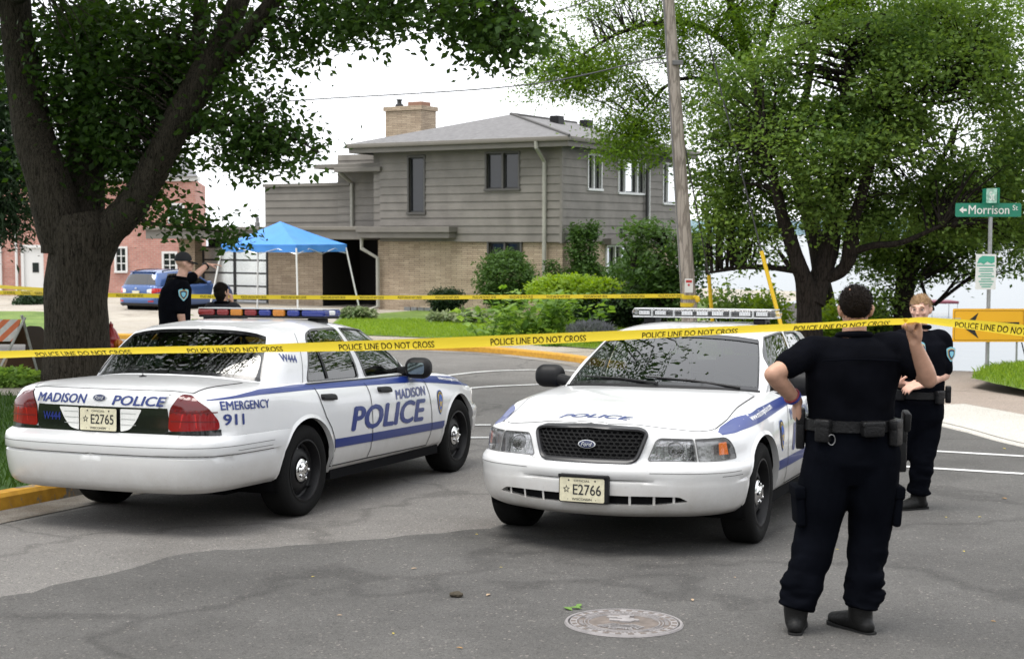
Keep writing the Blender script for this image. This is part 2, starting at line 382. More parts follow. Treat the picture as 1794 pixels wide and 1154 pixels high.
def yellowpaint(name, worn):
    m, t, b = newmat(name); tc = node(t, 'ShaderNodeTexCoord'); n = node(t, 'ShaderNodeTexNoise', Scale=2.2, Detail=9.0, Roughness=.75); t.links.new(tc.outputs['Object'], n.inputs['Vector'])
    n2 = node(t, 'ShaderNodeTexNoise', Scale=14.0, Detail=5.0); t.links.new(tc.outputs['Object'], n2.inputs['Vector'])
    ye = ramp(t, n2.outputs['Fac'], [(.3, (.46, .23, .02)), (.7, (.62, .33, .03))]); co = ramp(t, n2.outputs['Fac'], [(.3, (.14, .13, .12)), (.7, (.26, .24, .21))])
    f = ramp(t, n.outputs['Fac'], [(worn-.02, (0, 0, 0)), (worn+.02, (1, 1, 1))]); mx = node(t, 'ShaderNodeMix', data_type='RGBA'); t.links.new(f, mx.inputs['Factor']); t.links.new(ye, mx.inputs['A']); t.links.new(co, mx.inputs['B']); t.links.new(mx.outputs['Result'], b.inputs['Base Color']); b.inputs['Roughness'].default_value = .75; return m
YEL, YELW = yellowpaint('kerb_yellow', .64), yellowpaint('kerb_yellow_worn', .50)
kerb('kerb', kerbL[:34], .13, .16, YELW, 1, ''); kerb('kerb', kerbL[33:], .13, .16, GUT, 1, '')
kerb('kerb', kerbF[:92], .13, .17, YEL, 1, ''); kerb('kerb', kerbF[91:], .015, .17, CONCL, 1, '')
def band(name, line, d0, d1, sgn, h, mat):
    line = np.array(line); t = np.gradient(line, axis=0); t /= np.linalg.norm(t, axis=1)[:, None]; n = np.stack([-t[:, 1], t[:, 0]], 1)*sgn
    rows = [line+n*d for d in np.linspace(d0, d1, 3)]; V = np.concatenate([np.concatenate([r, (zroad(r[:, 0], r[:, 1])+h)[:, None]], 1) for r in rows]); N = len(line)
    F = [(j*N+i, j*N+i+1, (j+1)*N+i+1, (j+1)*N+i) for j in range(2) for i in range(N-1)]
    if (d1-d0)*sgn < 0: F = [f[::-1] for f in F]
    o = mob(name, V, F, mat, smooth=False); tag(o, kind='structure'); return o
band('gutter', kerbL, 0, -.42, 1, .006, GUT); band('gutter', kerbF[:100], 0, -.42, 1, .006, GUT)
# left verge with a concrete walk across it
off = lambda line, d: np.array(line)+(lambda t: np.stack([-t[:, 1], t[:, 0]], 1)/np.linalg.norm(t, axis=1)[:, None])(np.gradient(np.array(line), axis=0))*d
vl = off(kerbL, .159)
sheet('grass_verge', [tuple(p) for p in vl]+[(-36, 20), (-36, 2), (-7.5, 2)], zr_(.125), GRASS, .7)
def zverge(x, y): return zroad(x, y)+.125
sheet('walk', [LK(6.4, 2.2), LK(6.4, 30), LK(8.1, 30), LK(8.1, 2.6)], zr_(.135), CONC, .7)
# far side: pavement along the kerb, driveway, lawn
fl = off(kerbF, .168)
shore = [(30, 26.2), (9.5, 25.9), (6.0, 27.2), (5.2, 31), (4.9, 37), (5.6, 42), (7.6, 48), (10.5, 56), (16, 72)]
sheet('pavement', [tuple(p) for p in fl[:92]]+[(4.7, 23.0), (6.0, 27.2)]+shore[3:]+[(0, 95), (-40, 95), (-40, 40)], zr_(.125), CONC, 1.2)
sheet('street_end', [tuple(p) for p in fl[88:]]+[(30, 2), (30, 26.5)]+shore[1:3]+[tuple(fl[88])], zr_(.018), PAVE, .9)
sheet('footway', [tuple(p) for p in off(kerbF, .168)[96:132]]+[tuple(p) for p in off(kerbF, 1.75)[96:132][::-1]], zr_(.024), CONCL, .5)
zl_ = zr_(.14)
lawnp = GP([(560, 584), (700, 589), (860, 596), (960, 604), (1060, 612), (1130, 617)], .14)+[(5.7, 27.6), (5.1, 31), (4.8, 37), (5.5, 42), (7.5, 48), (10, 56), (2, 60)]+GP([(660, 549), (600, 552)], .14)
sheet('lawn', lawnp, zl_, LAWN, .8)
sheet('left_lawn', GP([(-300, 592), (0, 588), (90, 583), (170, 576), (190, 565), (190, 552), (60, 545), (-300, 545)], .14), zl_, LAWN, 1.5)
def zmound(x, y):
    x = np.asarray(x, float); y = np.asarray(y, float); return zroad(x, y)+.05+.33*np.exp(-(((x-9.5)/2.2)**2+((y-23.3)/2.0)**2))
sheet('grass_bank', GP([(1700, 676), (1728, 664), (1765, 656), (1830, 652)], .05)+[(14, 25.5), (14, 20)]+GP([(1850, 700), (1794, 692), (1740, 684)], .05), zmound, LAWN, .5)
# white crosswalk lines
for pts, wd in (([(770, 687), (840, 679), (920, 675), (1010, 673), (1120, 680)], .14), ([(770, 660), (840, 652), (900, 649), (960, 648.5), (1050, 652)], .14), ([(1480, 784), (1600, 789), (1794, 800)], .13), ([(1480, 811), (1600, 819), (1794, 831)], .13), ([(640, 769), (860, 767)], .13), ([(640, 746), (860, 745)], .12)):
    p = np.array(GP(pts)); xs = np.linspace(0, len(p)-1, 40); k = np.arange(len(p)).astype(float); p = hermite(k, p, crslopes(k, p), xs)
    o = band('road_marking', p, -wd/2, wd/2, 1, .010, WHITELINE)
# lake, far shore
m, t, b = newmat('lake_water'); b.inputs['Base Color'].default_value = (.03, .05, .06, 1); b.inputs['Roughness'].default_value = .22; b.inputs['IOR'].default_value = 1.33
tc = node(t, 'ShaderNodeTexCoord'); n = node(t, 'ShaderNodeTexNoise', Scale=.6, Detail=5.0); t.links.new(tc.outputs['Object'], n.inputs['Vector']); bp = node(t, 'ShaderNodeBump'); bp.inputs['Strength'].default_value = .12; bp.inputs['Distance'].default_value = .1; t.links.new(n.outputs['Fac'], bp.inputs['Height']); t.links.new(bp.outputs[0], b.inputs['Normal'])
LZ = -5.2
o = mob('lake', [(-2500, 20, LZ), (2500, 20, LZ), (2500, 2600, LZ), (-2500, 2600, LZ)], [(0, 1, 2, 3)], m, smooth=False); tag(o, kind='structure')
sh = np.array(shore); V = []; N = len(sh)
for p in sh: V.append((p[0], p[1], float(zroad(p[0], p[1]))+.02))
for p in sh: V.append((p[0]+.0, p[1], LZ-.5))
o = mob('shore_wall', V, [(i, i+1, N+i+1, N+i) for i in range(N-1)], GUT, smooth=False); tag(o, kind='structure')
o = mob('land', [(-900, -300, -5.4), (8, -300, -5.4), (8, 90, -5.4), (-900, 90, -5.4)], [(0, 1, 2, 3)], GRASS, smooth=False); tag(o, kind='structure')
sheet('back_land', [(-36, -60), (40, -60), (40, 2.2), (16, 2.2), (-36, 2.2)], lambda x, y: zroad(x, np.maximum(y, -3))-.03, ASPH, 4.0)
V, F = [], []
hx_ = np.linspace(20, 1500, 180); hz_ = [LZ+24+9*noise.noise(Vector((x*.004, 0, 0)))+5*noise.noise(Vector((x*.02, 3, 0)))+2.5*noise.noise(Vector((x*.09, 5, 0))) for x in hx_]
for x, z in zip(hx_, hz_): V += [(x, 2050, LZ), (x, 2070, LZ+(z-LZ)*.7), (x, 2110, z), (x, 2400, z-8)]
F = [(4*i+j, 4*(i+1)+j, 4*(i+1)+j+1, 4*i+j+1) for i in range(len(hx_)-1) for j in range(3)]
o = mob('far_shore', V, F, pmat('far_woods_haze', (.13, .19, .22), .95, var=(.02, .3), spec=.1)); tag(o, kind='structure')  # blue haze of distance is mixed into the woods colour
# ------------------------------------------------------------------ cars: a plan outline with side profiles, a deck and a glasshouse
WHITE, tw, bw = newmat('white_paint')
def _paint():
    t, b = tw, bw
    tc = node(t, 'ShaderNodeTexCoord'); sx = node(t, 'ShaderNodeSeparateXYZ'); t.links.new(tc.outputs['Object'], sx.inputs[0])
    n = node(t, 'ShaderNodeTexNoise', Scale=3.5, Detail=8.0, Roughness=.7); t.links.new(tc.outputs['Object'], n.inputs['Vector'])
    mr = node(t, 'ShaderNodeMapRange'); mr.inputs['From Min'].default_value = .62; mr.inputs['From Max'].default_value = .25; t.links.new(sx.outputs['Z'], mr.inputs['Value'])
    mu = node(t, 'ShaderNodeMath', operation='MULTIPLY'); t.links.new(mr.outputs[0], mu.inputs[0]); t.links.new(n.outputs['Fac'], mu.inputs[1])
    n2 = node(t, 'ShaderNodeTexNoise', Scale=60.0, Detail=4.0); t.links.new(tc.outputs['Object'], n2.inputs['Vector'])
    m2 = node(t, 'ShaderNodeMapRange'); m2.inputs['From Min'].default_value = .62; m2.inputs['From Max'].default_value = .8; m2.inputs['To Max'].default_value = .16; t.links.new(n2.outputs['Fac'], m2.inputs['Value'])
    ad = node(t, 'ShaderNodeMath', operation='ADD'); t.links.new(mu.outputs[0], ad.inputs[0]); t.links.new(m2.outputs[0], ad.inputs[1])
    sc = node(t, 'ShaderNodeMath', operation='MULTIPLY'); sc.inputs[1].default_value = 1.15; t.links.new(ad.outputs[0], sc.inputs[0])
    mx = node(t, 'ShaderNodeMix', data_type='RGBA'); mx.inputs['A'].default_value = (.655, .66, .665, 1); mx.inputs['B'].default_value = (.30, .26, .21, 1)
    t.links.new(sc.outputs[0], mx.inputs['Factor']); t.links.new(mx.outputs['Result'], b.inputs['Base Color'])
    b.inputs['Roughness'].default_value = .28; b.inputs['Coat Weight'].default_value = .7; b.inputs['Coat Roughness'].default_value = .04
_paint()
BLUE = pmat('police_blue', (.010, .028, .165), .35, coat=.25)
BLACK = pmat('black_plastic', (.009, .009, .010), .5, spec=.25)
GLOSSBLK = pmat('gloss_black', (.006, .006, .007), .12, coat=.5)
RUBBER = pmat('tyre_rubber', (.010, .010, .010), .85, spec=.12, bump=(60, .15))
STEEL = pmat('black_steel', (.009, .009, .010), .45, spec=.25)
CHROME = pmat('chrome', (.75, .75, .75), .08, 1.0)
DARKIN = pmat('dark_interior', (.010, .010, .011), .9, spec=.05)
GREYIN = pmat('seat_fabric', (.06, .06, .066), .9, spec=.1)
GLASS = glassmat('car_glass', (.20, .25, .235), f0=.11)
CLEAR = glassmat('clear_lens', (.93, .93, .93), f0=.06)
REFL = pmat('lamp_reflector', (.46, .46, .47), .16, .95, bump=(16, .35))
RIBBED = pmat('lamp_ribs', (.34, .34, .34), .22, .6, bump=(22, .3))
AMBER = pmat('amber_lens', (.75, .16, .012), .2, coat=.6)
REDLENS = pmat('red_lens', (.20, .003, .005), .15, coat=.3)
REDDEEP = pmat('red_lens_upper', (.10, .002, .004), .12, coat=.4)
WHITELENS = pmat('white_lens', (.72, .72, .70), .25, coat=.4)
PLATEM = pmat('plate_cream', (.62, .58, .42), .5, var=(30, .12))
PLATEINK = pmat('plate_ink', (.02, .02, .02), .6)
GOLD = pmat('badge_gold', (.50, .36, .10), .4)
BADGEBLUE = pmat('badge_blue', (.02, .10, .42), .4)
SILVER = pmat('silver_trim', (.55, .56, .57), .3, .6)
MIRROR = pmat('mirror_glass', (.16, .20, .20), .03, 1.0)
def tread_mat():
    m, t, b = newmat('tyre_tread'); b.inputs['Base Color'].default_value = (.013, .013, .013, 1); b.inputs['Roughness'].default_value = .8
    return m
TREAD = tread_mat()

class Shell:
    """half plan outline (rear centre to front centre), profiles inset from it, deck height on the centre line"""
    def __init__(s, plan, stations, zc, base, top, zroof, hoodbulge=None):
        P = np.array(plan, float); L = np.concatenate([[0], np.cumsum(np.linalg.norm(np.diff(P, axis=0), axis=1))])
        q = np.linspace(0, L[-1], 1500); m = crslopes(L, P); m[0] = [0, m[0][1] or 1]; m[-1] = [0, -abs(m[-1][1])]
        m[0] /= max(np.linalg.norm(m[0]), 1e-6); m[-1] /= max(np.linalg.norm(m[-1]), 1e-6)
        C = hermite(L, P, m, q); l = np.concatenate([[0], np.cumsum(np.linalg.norm(np.diff(C, axis=0), axis=1))])
        s.S = l[-1]; s.l = l; s.C = C
        T = np.gradient(C, l, axis=0); T /= np.linalg.norm(T, axis=1)[:, None]; N = np.stack([-T[:, 1], T[:, 0]], 1)
        k = 25; Np = np.concatenate([N[1:k+1][::-1]*[1, -1], N, N[-k-1:-1][::-1]*[1, -1]]); ker = np.ones(2*k+1)/(2*k+1)
        N = np.stack([np.convolve(Np[:, i], ker, 'valid') for i in (0, 1)], 1); N /= np.linalg.norm(N, axis=1)[:, None]
        s.N = N
        ss, prof = [], []
        for key, pr in stations:
            if key[0] == 'x': sv = s.sx(key[1])
            elif key[0] == 'yr': sv = s.syr(key[1])
            elif key[0] == 'yf': sv = s.syf(key[1])
            ss.append(float(sv)); prof.append(pr)
        s.ss = np.array(ss); s.pr = np.array(prof, float); s.prm = pchip_slopes(s.ss, s.pr.reshape(len(ss), -1))
        s.zcf = curve(*zip(*zc)); s.bulge = hoodbulge
        s.zr = curve(*zip(*zroof))
        B = np.array(base, float); T2 = np.array(top, float); u = np.arange(len(B), dtype=float); s.U = u[-1]
        s.bf = lambda q: hermite(u, B, crslopes(u, B), np.asarray(q, float)); s.tf = lambda q: hermite(u, T2, crslopes(u, T2), np.asarray(q, float))
        s.B, s.T = B, T2
        q = np.linspace(0, s.S, 600); e = s.surf(q, s.ztop(q)); s.edge = e
        i0 = 0; o = np.argsort(e[:, 0]); s.ex = e[o, 0]; s.ey = e[o, 1]; s.ez = e[o, 2]
    def sx(s, x):
        m = (s.C[:, 1] > .5) & (np.abs(s.N[:, 0]) < .93); return np.interp(x, s.C[m, 0], s.l[m])
    def syr(s, y):
        m = s.l < s.S*.3; return np.interp(y, s.C[m, 1], s.l[m])
    def syf(s, y):
        m = s.l > s.S*.7; return np.interp(-np.asarray(y, float), -s.C[m, 1], s.l[m])
    def ctrl(s, q):
        a = hermite(s.ss, s.pr.reshape(len(s.ss), -1), s.prm, np.asarray(q, float)); return a.reshape(len(q), -1, 2)
    def ztop(s, q): return s.ctrl(np.atleast_1d(q))[:, -1, 0]
    def zbot(s, q): return s.ctrl(np.atleast_1d(q))[:, 0, 0]
    def inset(s, q, z):
        c = s.ctrl(q); Z, I = c[..., 0], c[..., 1]; n = Z.shape[1]
        h = np.diff(Z, axis=1); h = np.maximum(h, 1e-5); d = np.diff(I, axis=1)/h; m = np.zeros_like(I); m[:, 0] = d[:, 0]; m[:, -1] = d[:, -1]
        a, b = d[:, :-1], d[:, 1:]; m[:, 1:-1] = np.where(a*b > 0, 2*a*b/np.where(np.abs(a+b) < 1e-9, 1, a+b), 0)
        z = np.clip(z, Z[:, 0], Z[:, -1]); k = np.clip((z[:, None] >= Z).sum(1)-1, 0, n-2); r = np.arange(len(z))
        t = (z-Z[r, k])/h[r, k]; hh = h[r, k]
        return (2*t**3-3*t**2+1)*I[r, k]+(t**3-2*t**2+t)*hh*m[r, k]+(-2*t**3+3*t**2)*I[r, k+1]+(t**3-t**2)*hh*m[r, k+1]
    def surf(s, q, z, off=0.0):
        q = np.atleast_1d(np.asarray(q, float)); z = np.atleast_1d(np.asarray(z, float))*np.ones_like(q); i = s.inset(q, z)-off
        c = np.stack([np.interp(q, s.l, s.C[:, k]) for k in (0, 1)], 1); n = np.stack([np.interp(q, s.l, s.N[:, k]) for k in (0, 1)], 1)
        p = c-n*i[:, None]; p[:, 1] = np.where((q < 1e-6) | (q > s.S-1e-6), 0, p[:, 1])
        return np.concatenate([p, z[:, None]], 1)
    def ze(s, x): return np.interp(x, s.ex, s.ez)
    def ye(s, x): return np.interp(x, s.ex, s.ey)
    def deck(s, x, y, off=0.0):
        x = np.asarray(x, float); y = np.asarray(y, float); ye = np.maximum(s.ye(x), 1e-3); r = np.clip(np.abs(y)/ye, 0, 1)
        z = s.ze(x)+(s.zcf(x)-s.ze(x))*(1-r**2.6)
        if s.bulge is not None: z = z+s.bulge(x, np.abs(y))*(1-r**8)
        return np.stack([x, y, z+off], -1)
    def house(s, u, v, off=0.0):
        """glasshouse surface"""
        u = np.atleast_1d(np.asarray(u, float)); v = np.atleast_1d(np.asarray(v, float))*np.ones_like(u)
        def P(u, v):
            b, t = s.bf(u), s.tf(u); p = b+(t-b)*v[:, None]; du = s.bf(np.minimum(u+.05, s.U))-s.bf(np.maximum(u-.05, 0))
            n = np.stack([-du[:, 1], du[:, 0]], 1); n /= np.linalg.norm(n, axis=1)[:, None]+1e-9
            p[:, :2] += n*(.030*4*v*(1-v))[:, None]; return p
        p = P(u, v)
        if off:
            a = P(np.minimum(u+.02, s.U), v)-P(np.maximum(u-.02, 0), v); b = P(u, np.minimum(v+.02, 1))-P(u, np.maximum(v-.02, 0)); n = np.cross(a, b); n /= np.linalg.norm(n, axis=1)[:, None]+1e-9
            p = p-n*off
        p[:, 1] = np.where((u < 1e-6) | (u > s.U-1e-6), 0, p[:, 1]); return p
    def hinv(s, pts, u0, u1):
        """(x,z) -> (u,v) on the glasshouse side"""
        U, W = np.meshgrid(np.linspace(u0, u1, 160), np.linspace(0, 1, 60)); U, W = U.ravel(), W.ravel(); P = s.house(U, W); out = []
        for x, z in pts:
            d = (P[:, 0]-x)**2+(P[:, 2]-z)**2; k = np.argsort(d)[:6]; wt = 1/(d[k]+1e-6); out.append([(U[k]*wt).sum()/wt.sum(), (W[k]*wt).sum()/wt.sum()])
        return np.array(out)
def mir(V): return V*np.array([1, -1, 1])
def both(name, V, F, mats, parent, **k):
    """mesh of a half and its mirror image"""
    n = len(V); V2 = np.concatenate([V, mir(V)]); F = [tuple(f) for f in F]; F2 = F+[tuple(i+n for i in f[::-1]) for f in F]
    o = mob(name, V2, F2, mats, parent, **k); bm = bmesh.new(); bm.from_mesh(o.data); bmesh.ops.remove_doubles(bm, verts=bm.verts, dist=1e-4)
    bmesh.ops.recalc_face_normals(bm, faces=bm.faces) if False else None
    bm.to_mesh(o.data); bm.free(); return o
def side(name, V, F, mats, parent, left, **k):
    if left: return mob(name, V, F, mats, parent, **k)
    return mob(name, mir(V), [tuple(f[::-1]) for f in F], mats, parent, **k)
def stripstrip(A, B):
    n = len(A); V = np.concatenate([A, B]); return V, [(i, i+1, n+i+1, n+i) for i in range(n-1)]
def seamline(fn, pts, wd, off, step=.03):
    """thin strip along a 2D polyline on a surface fn(a,b,off)"""
    p = resample(pts, step, closed=False); t = np.gradient(p, axis=0); t /= np.linalg.norm(t, axis=1)[:, None]+1e-9; n = np.stack([-t[:, 1], t[:, 0]], 1)
    a, b = p-n*wd/2, p+n*wd/2
    return stripstrip(fn(a[:, 0], a[:, 1], off), fn(b[:, 0], b[:, 1], off))
def wheel(parent, name, loc, left, police=True, Rt=.345, W=.235, cap=True):
    wr = empty(name, loc, 0, parent)
    M = Matrix.Rotation(R(-90 if left else 90), 4, 'X')       # local z -> outward
    h = W/2; r = .228
    prof = [(r, -h*.8), (r+.03, -h*.95), (Rt-.05, -h*1.02), (Rt-.02, -h*.92), (Rt-.004, -h*.78), (Rt, -h*.5), (Rt, h*.5), (Rt-.004, h*.78), (Rt-.02, h*.92), (Rt-.05, h*1.02), (r+.03, h*.97), (r+.012, h*.9), (r, h*.84)]
    MB().lathe(prof, 56, M).build('tyre', RUBBER, wr, True, 50)
    b = MB()
    rp = [(r, h*.84), (r+.008, h*.92), (r-.004, h*.93), (r-.012, h*.8), (r-.022, h*.35), (r-.035, h*.28), (.165, h*.42), (.13, h*.60), (.105, h*.62), (.098, h*.5), (.06, h*.48), (0.001, h*.48)]
    b.lathe(rp, 56, M)
    for k in range(16):                                        # vent holes in the steel disc
        a = 2*math.pi*(k+.5)/16; c = Vector((.178*math.cos(a), .178*math.sin(a), h*.415)); rr = .014
        V = [M@(c+Vector((rr*math.cos(t)*math.cos(a)-rr*.7*math.sin(t)*math.sin(a), rr*math.cos(t)*math.sin(a)+rr*.7*math.sin(t)*math.cos(a), -math.cos(t)*.006))) for t in np.linspace(0, 2*math.pi, 10, endpoint=False)]
        b.add(V, [tuple(range(10))], 1)
    b.build('rim', [STEEL, GLOSSBLK] if police else [SILVER, GLOSSBLK], wr, True, 35)
    if cap:
        c = MB(); c.lathe([(.088, h*.6), (.089, h*.66), (.083, h*.72), (.07, h*.76), (.062, h*.74), (.058, h*.8), (.035, h*.92), (.028, h*.9), (.001, h*.93)], 32, M)
        for k in range(5):
            a = 2*math.pi*k/5; c.lathe([(.012, 0), (.012, .016), (.006, .021), (.0005, .022)], 10, M@Matrix.Translation((.062*math.cos(a), .062*math.sin(a), h*.74)))
        c.build('hub_cap', CHROME, wr, True, 30)
    return wr

def lift(V2, fn, off): return fn(V2[:, 0], V2[:, 1], off)
def make_police_car(name, loc, yaw, label, plate, newbar):
    car = empty(name, loc); tag(car, label, 'police car', 'white police cars blocking the street')
    n = Vector((-GX, -GY, 1)).normalized(); f = Vector((math.cos(yaw), math.sin(yaw), 0)); f = (f-n*f.dot(n)).normalized(); l = n.cross(f)
    car.rotation_euler = Matrix((f, l, n)).transposed().to_euler()
    plan = [(-1.34,0),(-1.333,.3),(-1.312,.56),(-1.26,.755),(-1.17,.87),(-1.02,.93),(-.75,.957),(-.3,.972),(.5,.982),(1.3,.985),(2.1,.98),(2.9,.967),(3.2,.952),(3.42,.915),(3.58,.85),(3.71,.72),(3.81,.5),(3.885,.25),(3.91,0)]
    rearC = [(.30,.10),(.335,.05),(.40,.025),(.545,.008),(.558,.022),(.571,.006),(.63,0),(.675,.012),(.697,.05),(.706,.115),(.88,.112),(.965,.125),(1.0,.165)]
    rearK = [(.305,.10),(.34,.05),(.41,.025),(.545,.008),(.558,.022),(.571,.005),(.63,0),(.672,.01),(.695,.04),(.705,.075),(.88,.085),(.955,.12),(.985,.19)]
    quart = [(.31,.09),(.345,.05),(.42,.025),(.545,.008),(.558,.018),(.571,.004),(.63,0),(.67,.006),(.69,.014),(.72,.016),(.90,.03),(.985,.07),(1.012,.15)]
    rwheel = [(.29,.075),(.315,.045),(.36,.03),(.44,.012),(.455,.012),(.47,.005),(.54,0),(.62,0),(.70,.003),(.78,.008),(.90,.028),(.968,.07),(.998,.165)]
    door = [(.29,.075),(.315,.045),(.36,.03),(.43,.012),(.445,.012),(.46,.004),(.52,0),(.62,0),(.72,.002),(.80,.008),(.895,.028),(.955,.07),(.985,.165)]
    cowl = [(.29,.075),(.315,.045),(.36,.03),(.43,.012),(.445,.012),(.46,.004),(.52,0),(.62,0),(.72,.003),(.80,.014),(.885,.035),(.94,.08),(.970,.165)]
    fend = [(.29,.08),(.32,.05),(.36,.03),(.44,.012),(.455,.012),(.47,.006),(.54,0),(.62,0),(.70,.004),(.78,.022),(.86,.055),(.905,.10),(.928,.18)]
    ffr = [(.27,.09),(.30,.05),(.36,.025),(.485,.008),(.498,.022),(.511,.004),(.55,0),(.585,.005),(.605,.02),(.63,.03),(.74,.045),(.80,.085),(.835,.17)]
    fcor = [(.265,.12),(.295,.06),(.36,.025),(.485,.006),(.498,.020),(.511,.003),(.55,0),(.585,.01),(.607,.035),(.622,.05),(.74,.065),(.785,.10),(.805,.17)]
    fmid = [(.262,.11),(.29,.05),(.35,.02),(.485,.004),(.498,.018),(.511,.002),(.55,0),(.585,.01),(.61,.05),(.622,.07),(.74,.085),(.795,.115),(.822,.18)]
    fC = [(.26,.10),(.285,.045),(.34,.015),(.485,.003),(.498,.017),(.511,.001),(.55,0),(.585,.008),(.605,.03),(.618,.05),(.74,.07),(.82,.09),(.85,.14)]
    st = [(('yr',0),rearC),(('yr',.5),rearC),(('yr',.80),rearK),(('x',-.85),quart),(('x',-.5),quart),(('x',0),rwheel),(('x',1.0),door),(('x',1.8),door),(('x',2.25),cowl),(('x',2.9),fend),(('x',3.33),ffr),(('yf',.80),fcor),(('yf',.55),fmid),(('yf',.28),fC),(('yf',0),fC)]
    zc = [(-1.175,1.0),(-1.08,1.025),(-.8,1.05),(-.43,1.06),(.5,1.06),(2.1,1.02),(2.36,1.0),(2.8,.972),(3.2,.938),(3.5,.900),(3.7,.868),(3.77,.85)]
    base = [(-.43,0,1.055),(-.415,.35,1.048),(-.37,.60,1.028),(-.305,.745,1.006),(-.17,.80,.995),(.05,.812,.985),(.5,.816,.977),(1.3,.816,.970),(1.95,.808,.965),(2.10,.795,.962),(2.19,.765,.965),(2.28,.55,.982),(2.34,.28,.992),(2.36,0,.995)]
    top = [(.05,0,1.415),(.05,.3,1.41),(.04,.48,1.395),(.03,.60,1.37),(.10,.64,1.372),(.22,.655,1.378),(.55,.665,1.395),(1.0,.665,1.40),(1.32,.65,1.385),(1.44,.635,1.374),(1.52,.60,1.37),(1.545,.42,1.393),(1.555,.2,1.406),(1.56,0,1.41)]
    zr = [(.03,1.412),(.3,1.448),(.7,1.466),(1.0,1.463),(1.3,1.442),(1.56,1.412)]
    def bulge(x, y):
        k = np.clip((x-2.35)/.25, 0, 1)*np.clip((3.80-x)/.06, 0, 1); e = .36+(3.75-x)*.17
        return k*.013*(1/(1+np.exp((y-e)/.018)))
    S = Shell(plan, st, zc, base, top, zr, bulge); car_shell = S
    sx, yf, yr = S.sx, S.syf, S.syr
    # ---- belt surface cut into parts
    grid = []
    for q in np.arange(.0, S.S+1e-6, .045):
        zb, zt = float(S.zbot(q)[0]), float(S.ztop(q)[0])
        fr = np.array([0,.03,.06,.1,.16,.23,.30,.355,.37,.385,.40,.45,.5,.54,.57,.59,.61,.66,.72,.78,.84,.88,.91,.93,.95,.965,.98,.99,1])
        grid += [(q, zb+(zt-zb)*k) for k in fr]
    qs = np.linspace(0, S.S, 220)
    outline = np.concatenate([np.stack([qs, S.zbot(qs)], 1), np.stack([qs[::-1], S.ztop(qs[::-1])], 1)]); outline = resample(outline, .05)
    def arch(x0, rr, zc0=.352):
        a = np.linspace(R(-30), R(210), 48); return np.array([(sx(x0+rr*math.cos(t)), zc0+rr*math.sin(t)) for t in a]+[(sx(x0-rr*.87), .1), (sx(x0+rr*.87), .1)])
    A1, A2 = arch(0, .392), arch(2.913, .392)
    X = lambda P: np.array([(float(sx(x)), z) for x, z in P])
    d_rear = X([(.36,.335),(1.0,.335),(1.03,.42),(1.04,.62),(1.02,.85),(.99,.975),(.16,.985),(.17,.93),(.20,.84),(.26,.73),(.34,.64),(.39,.55),(.40,.44)])
    d_front = X([(1.0,.335),(2.19,.325),(2.24,.45),(2.23,.62),(2.19,.80),(2.12,.93),(2.06,.968),(.99,.975),(1.02,.85),(1.04,.62),(1.03,.42)])
    bump_r = np.array([(-.01,.1),(sx(-.2),.1),(sx(-.2),.69),(yr(.80)+.05,.697),(yr(.75),.705),(-.01,.706)])
    bump_f = np.array([(S.S+.01,.1),(sx(2.95),.1),(sx(2.95),.60),(sx(3.34),.605),(yf(.84),.620),(yf(.45),.622),(yf(.40),.612),(yf(.33),.603),(S.S+.01,.60)])
    blk = np.array([(-.01,.7055),(yr(.562),.7055),(yr(.563),.73),(yr(.57),.80),(yr(.555),.885),(-.01,.885)])
    tl = rounded([(yr(.565),.728),(sx(-1.085),.745),(sx(-1.09),.80),(yr(.875),.89),(yr(.76),.975),(yr(.655),.985),(yr(.575),.88)], .035)
    tlb = np.array([(yr(.56),.7065),(sx(-1.075),.705),(sx(-1.075),.744),(yr(.565),.727)])
    hl = rounded([(yf(.72),.622),(yf(.70),.768),(yf(.465),.772),(yf(.41),.636),(yf(.42),.625)], [.008,.012,.04,.01,.01])
    cl = rounded([(sx(3.42),.632),(sx(3.44),.70),(sx(3.50),.775),(yf(.708),.768),(yf(.728),.622),(yf(.80),.622)], [.02,.02,.035,.008,.008,.01])
    gr = rounded([(S.S+.02,.622),(yf(.335),.622),(yf(.405),.80),(yf(.36),.822),(S.S+.02,.838)], [0,.05,.06,.04,0])
    slot = rounded([(S.S+.02,.343),(yf(.45),.347),(yf(.66),.372),(yf(.60),.402),(yf(.40),.404),(S.S+.02,.404)], [0,.01,.02,.02,.01,0])
    step = .035
    polys = [resample(p, step) for p in (outline, A1, A2, d_rear, d_front, bump_r, bump_f, blk, tl, tlb, hl, cl, gr, slot)]
    P, T, Cn = cdt(grid, polys, .010)
    inn = inpoly(Cn, outline) & ~inpoly(Cn, A1) & ~inpoly(Cn, A2)
    cut = {}
    left = inn.copy()
    for k, p in (('tl', tl), ('tlb', tlb), ('hl', hl), ('cl', cl), ('gr', gr), ('slot', slot), ('blk', blk), ('bump_r', bump_r), ('bump_f', bump_f), ('d_rear', d_rear), ('d_front', d_front)):
        mk = left & inpoly(Cn, p); cut[k] = mk; left &= ~mk
    def part(sel, off=0.0):
        u, t = submesh(T, sel); return S.surf(P[u, 0], P[u, 1], off), t
    bodyV, bodyF = part(left)
    # ---- deck
    gx = [(x, y) for x in np.arange(S.ex[0], S.ex[-1], .05) for y in np.linspace(0, 1, 15)*float(S.ye(x))]
    qe = resample(np.stack([S.edge[:, 0], S.edge[:, 1]], 1), .04, closed=False); qq = np.linspace(0, S.S, len(qs)*1)
    edge2 = S.surf(qs, S.ztop(qs))[:, :2]; dout = np.concatenate([resample(edge2, .05, False), [[S.ex[0], 0]]]); dout = resample(np.concatenate([edge2, [[edge2[-1, 0], 0], [edge2[0, 0], 0]]]), .05)
